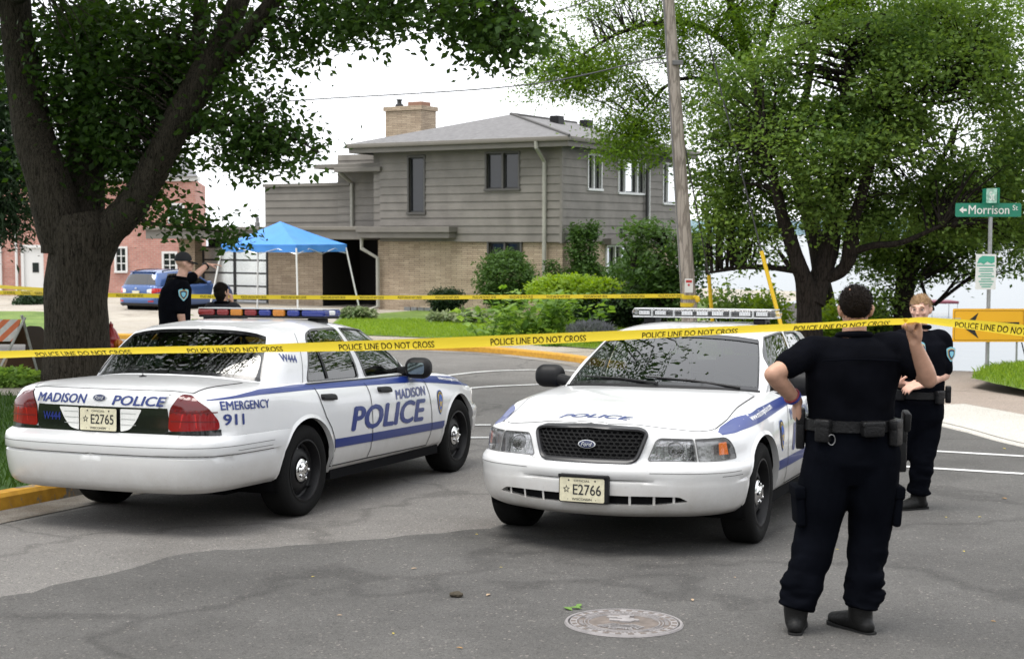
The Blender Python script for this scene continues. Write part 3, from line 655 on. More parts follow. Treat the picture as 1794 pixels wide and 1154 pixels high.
    un = np.linspace(0, S.U, 150); bl = S.bf(un)[:, :2]; ghole = np.concatenate([bl, [[bl[-1, 0], -.02], [bl[0, 0], -.02]]])
    xh = np.array([3.74, 3.66, 3.5, 3.2, 2.9, 2.6, 2.42]); hy = np.array([.40, .66, .735, .765, .775, .775, .77])
    hood = np.concatenate([[[3.765, -.02], [3.762, .30]], np.stack([xh, hy], 1), [[2.33, .70], [2.40, .35], [2.42, -.02]]])
    trunk = np.array([[-1.3, -.02], [-1.3, .60], [-1.12, .67], [-.9, .71], [-.52, .715], [-.47, .45], [-.49, -.02]])
    PD, TD, CD = cdt(gx, [resample(p, .04) for p in (dout, ghole, hood, trunk)], .01)
    ind = inpoly(CD, dout) & ~inpoly(CD, ghole) & (CD[:, 1] > 0)
    ih, it = ind & inpoly(CD, hood), ind & inpoly(CD, trunk); rest = ind & ~ih & ~it
    def dpart(sel, off=0.0):
        u, t = submesh(TD, sel); p = PD[u].copy(); p[:, 1] = np.maximum(p[:, 1], 0); return S.deck(p[:, 0], p[:, 1], off), t
    def orient(V, F, ref):
        """flip triangles so that normals agree with the outward direction"""
        a, b, c = V[F[:, 0]], V[F[:, 1]], V[F[:, 2]]; nn = np.cross(b-a, c-a); m = (a+b+c)/3; o = (nn*ref(m)).sum(1) < 0; F = F.copy(); F[o] = F[o][:, ::-1]; return F
    outd = lambda m: np.stack([m[:, 0]-1.2, m[:, 1]*3+1e-3, (m[:, 2]-.6)*3], 1)
    up = lambda m: np.tile([0, 0, 1.], (len(m), 1))
    belt = lambda m: np.stack([np.where(m[:, 0] > 3.3, m[:, 0]-3.3, np.where(m[:, 0] < -.8, m[:, 0]+.8, 0)), m[:, 1], 0*m[:, 0]+.02], 1)
    # ---- glasshouse
    ug = [(u, v) for u in np.linspace(0, S.U, 105) for v in np.linspace(0, 1, 17)]
    gout = resample([(0, 0), (S.U, 0), (S.U, 1), (0, 1)], .06)
    wr_ = S.hinv([(.25,1.004),(1.085,.994),(.955,1.382),(.55,1.378),(.435,1.345)], 4, 9.3)
    wf_ = S.hinv([(1.245,.990),(2.03,.984),(1.76,1.265),(1.52,1.358),(1.04,1.386)], 4, 10)
    RW = np.array([(-.2,.04),(2.90,.05),(2.86,.5),(2.84,.93),(-.2,.95)])
    FW = np.array([(S.U+.2,.05),(10.12,.05),(10.10,.5),(10.06,.94),(S.U+.2,.95)])
    rr_ = lambda p, r: rounded(p, r, 6)
    # round in (x,z)-like metric: u is ~0.5 m per unit
    def gro(p, r): q = p*np.array([.5, .42]); q = rounded(q, r, 6); return q/np.array([.5, .42])
    WR, WF, RW, FW = gro(wr_, [.05, .02, .03, .05, .05]), gro(wf_, [.02, .01, .08, .08, .03]), gro(RW, .03), gro(FW, .03)
    def grow(p, d):
        q = p*np.array([.5, .42]); t = np.roll(q, -1, 0)-np.roll(q, 1, 0); nn = np.stack([t[:, 1], -t[:, 0]], 1); nn /= np.linalg.norm(nn, axis=1)[:, None]+1e-9
        c = q.mean(0); sgn = np.sign(((q-c)*nn).sum()); return (q+nn*d*sgn)/np.array([.5, .42])
    WRo, WFo, RWi, FWi = grow(WR, .017), grow(WF, .017), grow(RW, -.022), grow(FW, -.03)
    PG, TG, CG = cdt(ug, [resample(p, .1) for p in (gout, WR, WF, WRo, WFo, RW, FW)], .02)
    ing = inpoly(CG, [(0, 0), (S.U, 0), (S.U, 1), (0, 1)])
    sWR, sWF, sRW, sFW = ing & inpoly(CG, WR), ing & inpoly(CG, WF), ing & inpoly(CG, RW), ing & inpoly(CG, FW)
    sT1, sT2 = ing & inpoly(CG, WRo) & ~sWR, ing & inpoly(CG, WFo) & ~sWF
    pil = ing & ~(sWR | sWF | sRW | sFW | sT1 | sT2)
    def gpart(sel, off=0.0):
        u, t = submesh(TG, sel); p = PG[u]; V = S.house(np.clip(p[:, 0], 0, S.U), np.clip(p[:, 1], 0, 1), off); return V, t
    gref = lambda m: np.stack([m[:, 0]-1.0, m[:, 1]*2, 0*m[:, 0]+.3], 1)
    # ---- roof
    te = S.tf(un); o = np.argsort(te[:, 0]); tx, ty, tz = te[o, 0], te[o, 1], te[o, 2]
    rx = [(x, y) for x in np.linspace(tx[0]+.01, tx[-1]-.01, 32) for y in np.linspace(0, 1, 13)*float(np.interp(x, tx, ty))]
    ro = np.concatenate([te[:, :2], [[te[-1, 0], 0], [te[0, 0], 0]]])
    PR, TR, CR = cdt(rx, [resample(ro, .05)], .01)
    selr = inpoly(CR, ro)
    u, tr_ = submesh(TR, selr); p = PR[u]
    d2 = ((p[:, None, :]-te[None, :, :2])**2).sum(2); kk = d2.argmin(1); de = np.sqrt(d2.min(1))
    kx = np.clip(de/.42, 0, 1); prof = 1-(1-kx)**2.4
    zroof = te[kk, 2]+(S.zr(p[:, 0])-te[kk, 2])*prof; roofV = np.stack([p[:, 0], p[:, 1], np.where(de < .004, te[kk, 2], zroof)], 1)
    # ---- assemble body
    Vs, Fs, off = [], [], 0
    gp, gt = gpart(pil); dv, dt = dpart(rest)
    for V, F, ref in ((bodyV, bodyF, belt), (dv, dt, up), (gp, gt, gref), (roofV, tr_, up)):
        Vs.append(V); Fs.append(orient(V, F, ref)+off); off += len(V)
    body = both('body', np.concatenate(Vs), np.concatenate(Fs), WHITE, car, sharp=40)
    for nm, sel, dsel, of in (('hood', None, ih, .004),):
        V, F = dpart(dsel, of); both('hood', V, orient(V, F, up), WHITE, car, sharp=40)
    V1, F1 = dpart(it, .004); lidsel = inpoly(P[T].mean(1), np.array([(-.01,.887),(yr(.49),.887),(yr(.60),1.02),(-.01,1.02)])) & left
    V2, F2 = part(lidsel, .010)
    lid = both('trunk_lid', np.concatenate([V1, V2]), np.concatenate([orient(V1, F1, up), orient(V2, F2, belt)+len(V1)]), WHITE, car, sharp=40)
    for k, nm, m, of in (('bump_r', 'rear_bumper', WHITE, .004), ('bump_f', 'front_bumper', WHITE, .004)):
        V, F = part(cut[k], of); bo = both(nm, V, orient(V, F, belt), [WHITE, BLACK], car, sharp=40)
        # dark return under the bumper
        qq = np.linspace(0, sx(-.42), 40) if k == 'bump_r' else np.linspace(sx(3.30), S.S, 40)
        a = S.surf(qq, S.zbot(qq), .004); b = S.surf(qq, S.zbot(qq), -.12); b[:, 2] += .02
        V, F = stripstrip(a, b); both('under_lip', V, F, BLACK, bo, sharp=40)
        for z_, w_, q0, q1 in (((.566, .007, 0, sx(-.50)), (.626, .004, 0, sx(-.50)), (.592, .004, yr(.93) if False else sx(-.95), sx(-.52))) if k == 'bump_r' else ((.503, .007, sx(3.50), S.S), (.553, .004, sx(3.42), yf(.42)), (.528, .004, sx(3.40), sx(3.60)))):
            V, F = seamline(S.surf, [(q0, z_), (q1, z_)], w_, .0055); gm = pmat('groove_shade_grey', (.12, .12, .115), .7)  # flat grey strips stand in for the shade in the bumper creases
            if q0 == 0 or q1 == S.S: both('groove_shade', V, F, gm, bo)
            else: side('groove_shade', V, F, gm, bo, True); side('groove_shade', V, F, gm, bo, False)
        if k == 'bump_f': fb = bo
    V, F = part(cut['blk'], .004); both('rear_panel', V, orient(V, F, belt), GLOSSBLK, car, sharp=40)
    V, F = part(cut['slot'], -.05); sl = both('air_slot', V, orient(V, F, belt), DARKIN, fb)
    a = resample(slot, .03); a = a[(a[:, 0] < S.S+.001)]; V, F = stripstrip(S.surf(a[:, 0], a[:, 1], .004), S.surf(a[:, 0], a[:, 1], -.05)); both('slot_edge', V, F, WHITE, fb)
    for yb in (.13, .30, .45, .57):
        q = yf(yb); V, F = stripstrip(S.surf(np.full(6, q-.008), np.linspace(.346 if yb < .5 else .36, .403, 6), -.004), S.surf(np.full(6, q+.008), np.linspace(.346 if yb < .5 else .36, .403, 6), -.004)); both('slot_bar', V, F, WHITE, fb)
    # grille
    V, F = part(cut['gr'], -.025); gro_ = both('grille', V, orient(V, F, belt), DARKIN, car)
    a = resample(np.array([(S.S,.622),*[p_ for p_ in gr if p_[0] < S.S],(S.S,.838)]), .02, False)
    cen = np.array([S.S, .73])
    def ringoff(p, d):
        t = np.gradient(p, axis=0); nn = np.stack([t[:, 1], -t[:, 0]], 1); nn /= np.linalg.norm(nn, axis=1)[:, None]+1e-9
        e_ = p[:, 0] > S.S-.03; nn[e_] = np.stack([0*p[e_, 0], np.sign(nn[e_, 1])], 1)
        sg = np.sign(((p-cen)*nn).sum()); q = p+nn*d*sg; q[e_ & (p[:, 0] > S.S-1e-3), 0] = S.S; q[:, 0] = np.minimum(q[:, 0], S.S); return q
    rings = [(ringoff(a, .016), .000, ), (ringoff(a, .012), .016), (ringoff(a, .002), .022), (ringoff(a, -.010), .012), (ringoff(a, -.014), -.024)]
    RV = [S.surf(r_[:, 0], r_[:, 1], o_) for r_, o_ in rings]; m_ = len(a)
    V = np.concatenate(RV); F = [(k*m_+i, k*m_+i+1, (k+1)*m_+i+1, (k+1)*m_+i) for k in range(len(RV)-1) for i in range(m_-1)]
    both('grille_frame', V, F, pmat('grille_frame_grey', (.022, .022, .024), .35), gro_, sharp=40)
    hb = MB()                                                  # honeycomb bars
    for i, zz in enumerate(np.arange(.632, .825, .024)):
        for yy in np.arange(0, .40, .042):
            y0 = yy+(.021 if i % 2 else 0)
            if not inpoly(np.array([[float(yf(y0)), zz]]), gr)[0]: continue
            hx = [(y0+.022*math.cos(t), zz+.0135*math.sin(t)) for t in np.linspace(0, 2*math.pi, 7)]
            hx = np.array([(min(float(yf(max(y, 0))), S.S), z) for y, z in hx]); hb.tube(S.surf(hx[:, 0], hx[:, 1], -.008), .0035, 4, cap=False)
    both('mesh', np.array(hb.V), hb.F, pmat('grille_mesh_black', (.010, .010, .0105), .5, spec=.3), gro_)
    def oval(parent, fn, w_, h_, z0, off, flip):
        a = np.linspace(0, 2*math.pi, 36, endpoint=False)
        for nm, k, o2, m in (('emblem', 1.0, off, SILVER), ('emblem_field', .87, off+.003, pmat('emblem_navy', (.006, .012, .06), .2, coat=.6))):
            b = fn(np.array([(w_*k*math.cos(t), z0+h_*k*math.sin(t)) for t in a]), o2); c_ = fn(np.array([(0, z0)]), o2+.004)
            em = mob(nm, np.concatenate([b, c_]), [(i, (i+1) % 36, 36) for i in range(36)], m, parent)
        V, F = text_fit('Ford', w_*1.25, h_*.95, .0, .3); V[:, 1] += z0; mob('emblem_script', fn(V*np.array([flip, 1]), off+.0075), F, SILVER, parent, smooth=False)
    frontfn = lambda p, o_: np.array([[*(S.surf([float(yf(abs(y)))], [z], o_)[0][:1]), y, z] for y, z in p])
    rearfn = lambda p, o_: np.array([[*(S.surf([float(yr(abs(y)))], [z], o_)[0][:1]), y, z] for y, z in p])
    oval(gro_, frontfn, .060, .027, .723, .012, 1.0)
    oval(lid, rearfn, .058, .026, .945, .013, -1.0)
    # front lettering on the hood edge and on the trunk lid
    def hoodtext(s_, w_, h_, xc, par):
        V, F = text_fit(s_, w_, h_, .03, .25); x = xc-V[:, 1]; y = V[:, 0]; mob('lettering', S.deck(x, y, .0075), F, BLUE, par, smooth=False)
    if newbar: hoodtext('POLICE', .50, .085, 3.675, bpy.data.objects[car.children[1].name])
    def reartext(s_, w_, h_, yc, z0, m=BLUE, off=.013, bold=.028, shear=.25, par=lid):
        V, F = text_fit(s_, w_, h_, bold, shear); mob('lettering', rearfn(np.stack([yc-V[:, 0], z0+V[:, 1]], 1), off), F, m, par, smooth=False)
    reartext('MADISON', .44, .066, .325, .935); reartext('POLICE', .43, .068, -.320, .932)
    reartext('W444', .155, .058, .415, .805, pmat('dark_blue_ink', (.01, .02, .16), .35), .007, .022, .1, car)
    # lamps
    for lf in (True, False):
        for k, nm in (('hl', 'headlight'), ('cl', 'corner_lamp')):
            V, F = part(cut[k], -.045); F = orient(V, F, belt); h_ = side(nm, V, F, REFL if k == 'hl' else RIBBED, car, lf)
            V, F = part(cut[k], .003); side('lens', V, orient(V, F, belt), CLEAR, h_, lf)
            a = resample(hl if k == 'hl' else cl, .02); a = np.concatenate([a, a[:1]]); cc = a.mean(0); a2 = cc+(a-cc)*.955
            V, F = stripstrip(S.surf(a[:, 0], a[:, 1], .005), S.surf(a2[:, 0], a2[:, 1], .005)); side('lamp_gasket', V, F, pmat('gasket_grey', (.12, .12, .12), .5), h_, lf)
            V, F = stripstrip(S.surf(a[:, 0], a[:, 1], .003), S.surf(a[:, 0], a[:, 1], -.045)); side('lamp_wall', V, F, RIBBED, h_, lf)
            if k == 'hl':
                b = MB(); c = S.surf([float(yf(.585))], [.693], -.042)[0]; b.ell(c, .02, .062, .052, 20); side('bulb_bowl', np.array(b.V), b.F, pmat('bowl_grey', (.20, .20, .205), .2, .8), h_, lf)
                b = MB()
                for yy in np.arange(.455, .70, .021):
                    b.tube([S.surf([float(yf(yy))], [z], -.012)[0] for z in np.linspace(.64, .765, 6)], .0022, 4)
                side('lens_rib', np.array(b.V), b.F, CLEAR, h_, lf)
            else:
                e0, e1 = float(yf(.728)), float(sx(3.43)); q = np.array([(e0+(e1-e0)*.52, .66), (e0+(e1-e0)*.80, .662), (e0+(e1-e0)*.76, .742), (e0+(e1-e0)*.52, .738)]); V = S.surf(q[:, 0], q[:, 1], -.008); side('amber_reflector', V, [(0, 1, 2, 3)], AMBER, h_, lf)
        u, t_ = submesh(T, cut['tl']); V = S.surf(P[u, 0], P[u, 1], .008); F = orient(V, t_, belt)
        zc_ = V[F].mean(1)[:, 2]
        tlo = side('taillight', V, F, [REDLENS, REDDEEP, pmat('red_lens_bright', (.45, .012, .012), .12, coat=.8)], car, lf, fm=np.where(zc_ > .86, 1, 0))
        for zz, wd in ((.862, .004), (.80, .003)):
            pts = resample([(yr(.585), zz), (sx(-1.10), zz)], .03, False); V, F = stripstrip(S.surf(pts[:, 0], pts[:, 1]-wd, .0095), S.surf(pts[:, 0], pts[:, 1]+wd, .0095)); side('lens_line', V, F, pmat('lens_line_red', (.10, .003, .004), .3), tlo, lf)
        q = np.array([(yr(.66), .755), (yr(.80), .755), (yr(.79), .85), (yr(.68), .85)]); V = S.surf(q[:, 0], q[:, 1], .0092); side('reflector', V, [(0, 3, 2, 1)] if lf else [(0, 3, 2, 1)], MATS['red_lens_bright'], tlo, lf)
        V, F = part(cut['tlb'], .008); side('lamp_base', V, orient(V, F, belt), GLOSSBLK, tlo, lf)
        # reversing lens beside the plate
        q = np.array([(.175, .715), (.175, .872), (.345, .872), (.30, .79), (.25, .73)]); q = rounded(q, [.01, .01, .01, .03, .03])
        V = rearfn(q if lf else q*[-1, 1], .009); n_ = len(V); side_f = [tuple(range(n_))] if not lf else [tuple(range(n_))[::-1]]
        ro_ = mob('reversing_lamp', V, side_f, WHITELENS, car, smooth=False)
        for zz in (.76, .80, .84):
            V = rearfn(np.array([(.18, zz), (.30, zz), (.30, zz+.004), (.18, zz+.004)])*[1 if lf else -1, 1], .0105); mob('lens_line', V, [(0, 1, 2, 3)], SILVER, ro_, smooth=False)
    # plates
    def plateobj(front):
        fn = frontfn if front else rearfn; fl = 1 if front else -1; z0 = .435 if front else .794; o_ = .032 if front else .020; xx = fn(np.array([(0, z0)]), o_)[0][0]
        def pl(p, d): return np.stack([np.full(len(p), xx+(d if front else -d)), p[:, 0]*fl, z0+p[:, 1]], 1)
        q = rounded([(-.152, -.077), (.152, -.077), (.152, .077), (-.152, .077)], .012, 4); n_ = len(q); V = np.concatenate([pl(q, 0), pl(q, .003)])
        F = [tuple(range(n_, 2*n_))]+[(i, (i+1) % n_, n_+(i+1) % n_, n_+i) for i in range(n_)]
        po = mob('license_plate', V, F, PLATEM, car, smooth=False)
        for s_, w_, h_, x_, y_, b_ in ((plate, .192, .068, .035, .002, .012), ('WISCONSIN', .135, .016, 0, -.06, .02), ('OFFICIAL', .11, .013, 0, .058, .01)):
            V, F = text_fit(s_, w_, h_, b_); V = V+np.array([x_, y_]); mob('plate_lettering', pl(V, .0045), F, PLATEINK, po, smooth=False)
        st_ = [(-.105+(.026 if k % 2 == 0 else .011)*math.sin(k*math.pi/5), .002+(.028 if k % 2 == 0 else .011)*math.cos(k*math.pi/5)) for k in range(10)]; si = [(-.105+(x+.105)*.6, .002+(y-.002)*.6) for x, y in st_]
        V = pl(np.array(st_+si), .0045); mob('plate_star', V, [(i, (i+1) % 10, 10+(i+1) % 10, 10+i) for i in range(10)], PLATEINK, po, smooth=False)
        for x_ in (-.09, .09):
            c = np.array([(x_+.006*math.cos(t), .060+.006*math.sin(t)) for t in np.linspace(0, 6.28, 10, endpoint=False)]); mob('plate_bolt', pl(c, .0045), [tuple(range(10))], PLATEINK, po, smooth=False)
        for x_ in (-.095, .095) : 
            c = np.array([(x_+.003*math.cos(t), -.062+.003*math.sin(t)) for t in np.linspace(0, 6.28, 8, endpoint=False)]); mob('plate_dot', pl(c, .0045), [tuple(range(8))], PLATEINK, po, smooth=False)
        if front:
            b = MB(); b.bbox(xx-.05, xx-.001, -.163, .175, z0-.085, z0+.098, .012); b.bbox(xx-.01, xx+.008, -.163, .170, z0+.078, z0+.098, .005); b.build('plate_bracket', BLACK, po)
    plateobj(not not newbar)
    # doors, windows, trim on both sides
    for lf in (True, False):
        for k, sel, tsel, wpoly, hx in (('d_rear', sWR, sT1, WR, (.21, .43)), ('d_front', sWF, sT2, WF, (1.17, 1.40))):
            V, F = part(cut[k], 0.0); V[:, 2] += 0; d = side('door', V, orient(V, F, belt), WHITE, car, lf, sharp=40)
            poly = d_rear if k == 'd_rear' else d_front
            V, F = seamline(S.surf, [*poly, poly[0]], .009, .0035); side('door_seam', V, F, BLACK, d, lf)
            V, F = gpart(sel, -.004); side('window', V, orient(V, F, gref), GLASS, d, lf)
            V, F = gpart(tsel, .004); side('window_trim', V, orient(V, F, gref), pmat('window_trim_grey', (.10, .10, .10), .35, .3), d, lf)
            x0, x1 = hx; q = rounded([(sx(x0), .865), (sx(x1), .850), (sx(x1), .885), (sx(x1)-.03, .902), (sx(x0), .908)], [.02, .02, .02, .02, .02]); c = q.mean(0)
            R0 = S.surf(q[:, 0], q[:, 1], .002); q1 = c+(q-c)*.92; R1 = S.surf(q1[:, 0], q1[:, 1], .028); q2 = c+(q-c)*.6; R2 = S.surf(q2[:, 0], q2[:, 1], .036); n_ = len(q)
            V = np.concatenate([R0, R1, R2]); F = [(j*n_+i, j*n_+(i+1) % n_, (j+1)*n_+(i+1) % n_, (j+1)*n_+i) for j in range(2) for i in range(n_)]+[tuple(range(2*n_, 3*n_))]
            side('door_handle', V, F, BLACK, d, lf, sharp=50)
            if k == 'd_rear':
                a, b = S.hinv([(.57, 1.005), (.505, 1.38)], 4, 9); V, F = seamline(lambda u_, v_, o_: S.house(u_, v_, o_), [a, b], .05, .004); side('window_divider', V, F, BLACK, d, lf)
            else:
                a, b = S.hinv([(1.93, .985), (1.95, 1.10)], 5, 10); c_ = S.hinv([(2.03, .985)], 5, 10)[0]
                V = S.house(np.array([a[0], c_[0], b[0]]), np.array([a[1], c_[1], b[1]]), .005); side('mirror_sail', V, [(0, 1, 2)], BLACK, d, lf, smooth=False)
        # dark line of the door frame on the C pillar and over the roof edge
        ln = S.hinv([(.175, .985), (.21, 1.10), (.26, 1.24), (.30, 1.37)], 3.6, 8); V, F = seamline(lambda u_, v_, o_: S.house(u_, v_, o_), ln, .016, .002); side('pillar_seam', V, F, BLACK, body, lf)
        # mirror
        b = MB(); Mx = Matrix.Translation((1.855, 1.02, 1.035))@Matrix.Rotation(R(-8), 4, 'Z')
        b.bbox(-.085, .085, -.12, .12, -.092, .092, .08, 0, Mx, 7); b.tube([(1.93, .80, .985), (1.90, .87, 1.0), (1.87, .95, 1.02)], [.055, .045, .05], 10)
        mo = side('side_mirror', np.array(b.V), b.F, BLACK, car, lf, sharp=60)
        V = np.array([Mx@Vector(p) for p in rounded([(-.075, -.05), (.075, -.05), (.075, .05), (-.075, .05)], .03, 3) for p in [(-.0862, p[0], p[1])]]); side('mirror_glass', V, [tuple(range(len(V)))[::-1]], MIRROR, mo, lf, smooth=False)
        # shoulder stripe and lower stripe
        xs = np.array([-1.17, -.95, -.6, 0, .6, 1.1, 1.6, 2.0, 2.4, 2.8, 3.1, 3.35, 3.52]); zl = np.array([.942, .949, .956, .950, .938, .927, .915, .902, .872, .838, .812, .79, .785])
        zu = np.array([.948, .965, .992, .990, .977, .972, .968, .957, .936, .912, .878, .837, .800])
        qx = np.linspace(-1.17, 3.52, 120); ql = sx(qx)
        lo, hi = np.interp(qx, xs, zl), np.interp(qx, xs, zu); rows = [S.surf(ql, lo+(hi-lo)*k, .0022) for k in np.linspace(0, 1, 7)]; n_ = len(ql); V = np.concatenate(rows); F = [(j*n_+i, j*n_+i+1, (j+1)*n_+i+1, (j+1)*n_+i) for j in range(6) for i in range(n_-1)]
        side('shoulder_stripe', V, F, BLUE, car, lf)
        qx = np.linspace(.39, 2.525, 60); rows = [S.surf(sx(qx), np.full(60, z_)+(.03-.012*qx), .0022) for z_ in (.452, .475, .50, .522)]; V = np.concatenate(rows); F = [(j*60+i, j*60+i+1, (j+1)*60+i+1, (j+1)*60+i) for j in range(3) for i in range(59)]
        side('lower_stripe', V, F, BLUE, car, lf)
        # rubbing seam of the fender
        V, F = seamline(S.surf, X([(2.19, .32), (2.24, .45), (2.23, .62), (2.19, .80), (2.12, .93)]), .006, .004); side('fender_seam', V, F, BLACK, body, lf)
        # lettering
        def sidetext(s_, w_, h_, xc, zc0, m=BLUE, bold=.03, shear=0.0, off=.0045, slope=0.0, par=car):
            V, F = text_fit(s_, w_, h_, bold, shear); x = xc+(V[:, 0] if not lf else -V[:, 0]); z = zc0+V[:, 1]+slope*(x-xc); side('lettering', S.surf(sx(x), z, off), F if lf else [f[::-1] for f in F], m, par, lf, smooth=False)
        sidetext('POLICE', 1.44, .20, 1.375, .668, shear=.22, bold=.040, slope=-.018)
        sidetext('MADISON', .62, .085, 1.80, .823, bold=.034)
        sidetext('EMERGENCY', .54, .062, -.80, .898, bold=.024, slope=-.03); sidetext('911', .20, .078, -.955, .806, bold=.03, slope=-.03)
        sidetext('www.madisonpolice.com', .52, .046, 2.78, .884, pmat('decal_white', (.75, .75, .75), .4), .01, .15, .0045, -.095)
        # badge
        sh = rounded([(-.062, .085), (-.035, .112), (0, .118), (.035, .112), (.062, .085), (.066, .03), (.05, -.045), (0, -.115), (-.05, -.045), (-.066, .03)], .02, 3)
        bo = None
        for kk_, m, o_ in ((1.0, BADGEBLUE, .004), (.93, PLATEINK, .005), (.86, GOLD, .006), (.66, BADGEBLUE, .007)):
            q = sh*kk_; V = S.surf(sx(2.425+q[:, 0]), .69+q[:, 1], o_); ob = side('badge' if bo is None else 'badge_field', V, [tuple(range(len(V)))], m, bo or car, lf, smooth=False); bo = bo or ob
        s5 = np.array([((.040 if k % 2 == 0 else .017)*math.sin(k*math.pi/5), (.044 if k % 2 == 0 else .018)*math.cos(k*math.pi/5)-.005) for k in range(10)]); V = S.surf(sx(2.425+s5[:, 0]), .69+s5[:, 1], .008); side('badge_star', V, [tuple(range(10))], GOLD, bo, lf, smooth=False)
        V, F = text_fit('POLICE', .075, .016, .01); x = 2.425+(V[:, 0] if not lf else -V[:, 0]); side('badge_lettering', S.surf(sx(x), .775+V[:, 1], .008), F, PLATEINK, bo, lf, smooth=False)
        # W444 on the C pillar
        V, F = text_fit('W444', .20, .060, .024, .1); x = .0+(V[:, 0] if not lf else -V[:, 0]); uv = S.hinv(np.stack([x+.06, 1.185+V[:, 1]-.10*x], 1), 2.9, 6.5); side('lettering', S.house(uv[:, 0], uv[:, 1], .004), F, BLUE, car, lf, smooth=False)
        # wheel wells and arch lips
        for x0 in (0, 2.913):
            a = np.linspace(R(-28), R(208), 40); q = np.array([(sx(x0+.392*math.cos(t)), .352+.392*math.sin(t)) for t in a]); q2 = np.array([(sx(x0+.42*math.cos(t)), .352+.42*math.sin(t)) for t in a]); keep = q[:, 1] > S.zbot(q[:, 0])-.02; q, q2 = q[keep], q2[keep]
            A, B_, Cc = S.surf(q[:, 0], q[:, 1], .0), S.surf(q[:, 0], q[:, 1], .010), S.surf(q2[:, 0], q2[:, 1], .001); D = A.copy(); D[:, 1] -= .035; n_ = len(A)
            V = np.concatenate([D, A, B_, Cc]); F = [(j*n_+i, j*n_+i+1, (j+1)*n_+i+1, (j+1)*n_+i) for j in range(3) for i in range(n_-1)]; side('arch_lip', V, F, WHITE, body, lf, sharp=60)
            b = MB(); M_ = Matrix.Translation((x0, .60, .352))@Matrix.Rotation(R(-90), 4, 'X'); b.lathe([(.001, -.05), (.41, -.05), (.405, .30)], 36, M_); b.V = [v if v[2] > .21 else (v[0], v[1], .21) for v in b.V]; side('wheel_well', np.array(b.V), b.F, DARKIN, body, lf)
            wheel(car, 'wheel', (x0, (.835 if lf else -.835), .345), lf)
    V, F = gpart(sFW, -.004); ws = both('windshield', V, orient(V, F, gref), glassmat('windshield_glass', (.52, .60, .57), f0=.13), car)
    V, F = gpart(sRW, -.004); rg = both('rear_window', V, orient(V, F, gref), glassmat('rear_glass', (.16, .19, .18), f0=.11), car)
    for po_, pi_, par, wds in ((FW, FWi, ws, 1), (RW, RWi, rg, 1)):
        a, b = resample(po_, .06), None; tt = np.linspace(0, 1, len(a))
        cc = a.mean(0); nn = np.roll(a*[.5, .42], -1, 0)-np.roll(a*[.5, .42], 1, 0); nn = np.stack([nn[:, 1], -nn[:, 0]], 1); nn /= np.linalg.norm(nn, axis=1)[:, None]+1e-9; sg = np.sign(((a-cc)*nn).sum()); b = a-(nn*sg*.028)/[.5, .42]
        ok = (a[:, 0] > -.01) & (a[:, 0] < S.U+.01) & (b[:, 0] > -.12) & (b[:, 0] < S.U+.12); idx = np.where(ok)[0]
        A, B_ = S.house(np.clip(a[:, 0], 0, S.U), a[:, 1], .003), S.house(np.clip(b[:, 0], 0, S.U), b[:, 1], .001)
        n_ = len(a); F = [(i, (i+1) % n_, n_+(i+1) % n_, n_+i) for i in range(n_) if ok[i] and ok[(i+1) % n_]]
        both('glass_border', np.concatenate([A, B_]), F, GLOSSBLK, par)
    b = MB()
    for y0, y1 in ((.62, -.10), (.02, -.62)):                   # wipers
        P0, P1 = S.house(np.array([np.interp(y0 if y0 > 0 else -y0, [0, .28, .55, .765], [13, 12, 11, 10])]), [.05], .02)[0], S.house(np.array([np.interp(abs(y1), [0, .28, .55, .765], [13, 12, 11, 10])]), [.17], .012)[0]
        P0[1] = y0; P1[1] = y1; b.tube([P0, (P0+P1)/2+[0, 0, .01], P1], [.010, .009, .006], 6)
    b.build('wiper', BLACK, ws)
    b = MB(); q = np.linspace(10.05, 13, 24); A, B_ = S.house(q, .0, .004), S.house(q, .055, .006); V, F = stripstrip(A, B_); both('cowl', V, F, BLACK, body)
    # seams on hood and trunk
    for pl_, nm, par in ((hood[1:-1], 'hood_seam', car.children[1]), (trunk[1:-1], 'trunk_seam', lid)):
        V, F = seamline(lambda x_, y_, o_: S.deck(x_, np.maximum(y_, 0), o_), pl_, .006, .0062); side(nm, V, F, pmat('seam_grey', (.10, .10, .10), .7), par, True); side(nm, V, F, MATS['seam_grey'], par, False)
    # underbody, unseen floor pan added to shade the road below, sills, cabin
    b = MB(); b.box(-1.18, 3.45, -.70, .70, .33, .40); b.box(-.5, 3.2, -.55, .55, .20, .30); b.box(.42, 2.48, -.925, .925, .225, .30); b.box(-1.0, 3.4, -.55, .55, .30, .62); b.box(.45, 2.4, -.86, .86, .30, .50)
    b.build('underbody', DARKIN, car)
    cb = empty('cabin', (0, 0, 0), 0, car)
    b = MB(); b.bbox(1.80, 2.24, -.76, .76, .80, .985, .05); b.bbox(1.74, 1.98, .18, .62, .93, 1.02, .03); b.build('dashboard', DARKIN, cb, True, 50)
    b = MB(); b.bbox(-.42, .1, -.74, .74, .90, 1.0, .03); b.build('parcel_shelf', DARKIN, cb)
    for y0 in (.38, -.38):
        b = MB(); M_ = Matrix.Translation((1.15, y0, .62)); b.bbox(-.05, .5, -.25, .25, -.12, .05, .05, 0, M_); M2 = M_@Matrix.Rotation(R(-14), 4, 'Y'); b.bbox(-.12, .06, -.26, .26, 0, .60, .06, 0, M2, 3); b.bbox(-.09, .03, -.14, .14, .62, .80, .05, 0, M2, 3)
        b.build('seat', GREYIN, cb, True, 50)
    b = MB(); b.bbox(.05, .5, -.66, .66, .5, .66, .05); M2 = Matrix.Translation((.10, 0, .62))@Matrix.Rotation(R(-20), 4, 'Y'); b.bbox(-.1, .08, -.66, .66, 0, .5, .06, 0, M2, 3); b.build('rear_bench', GREYIN, cb, True, 50)
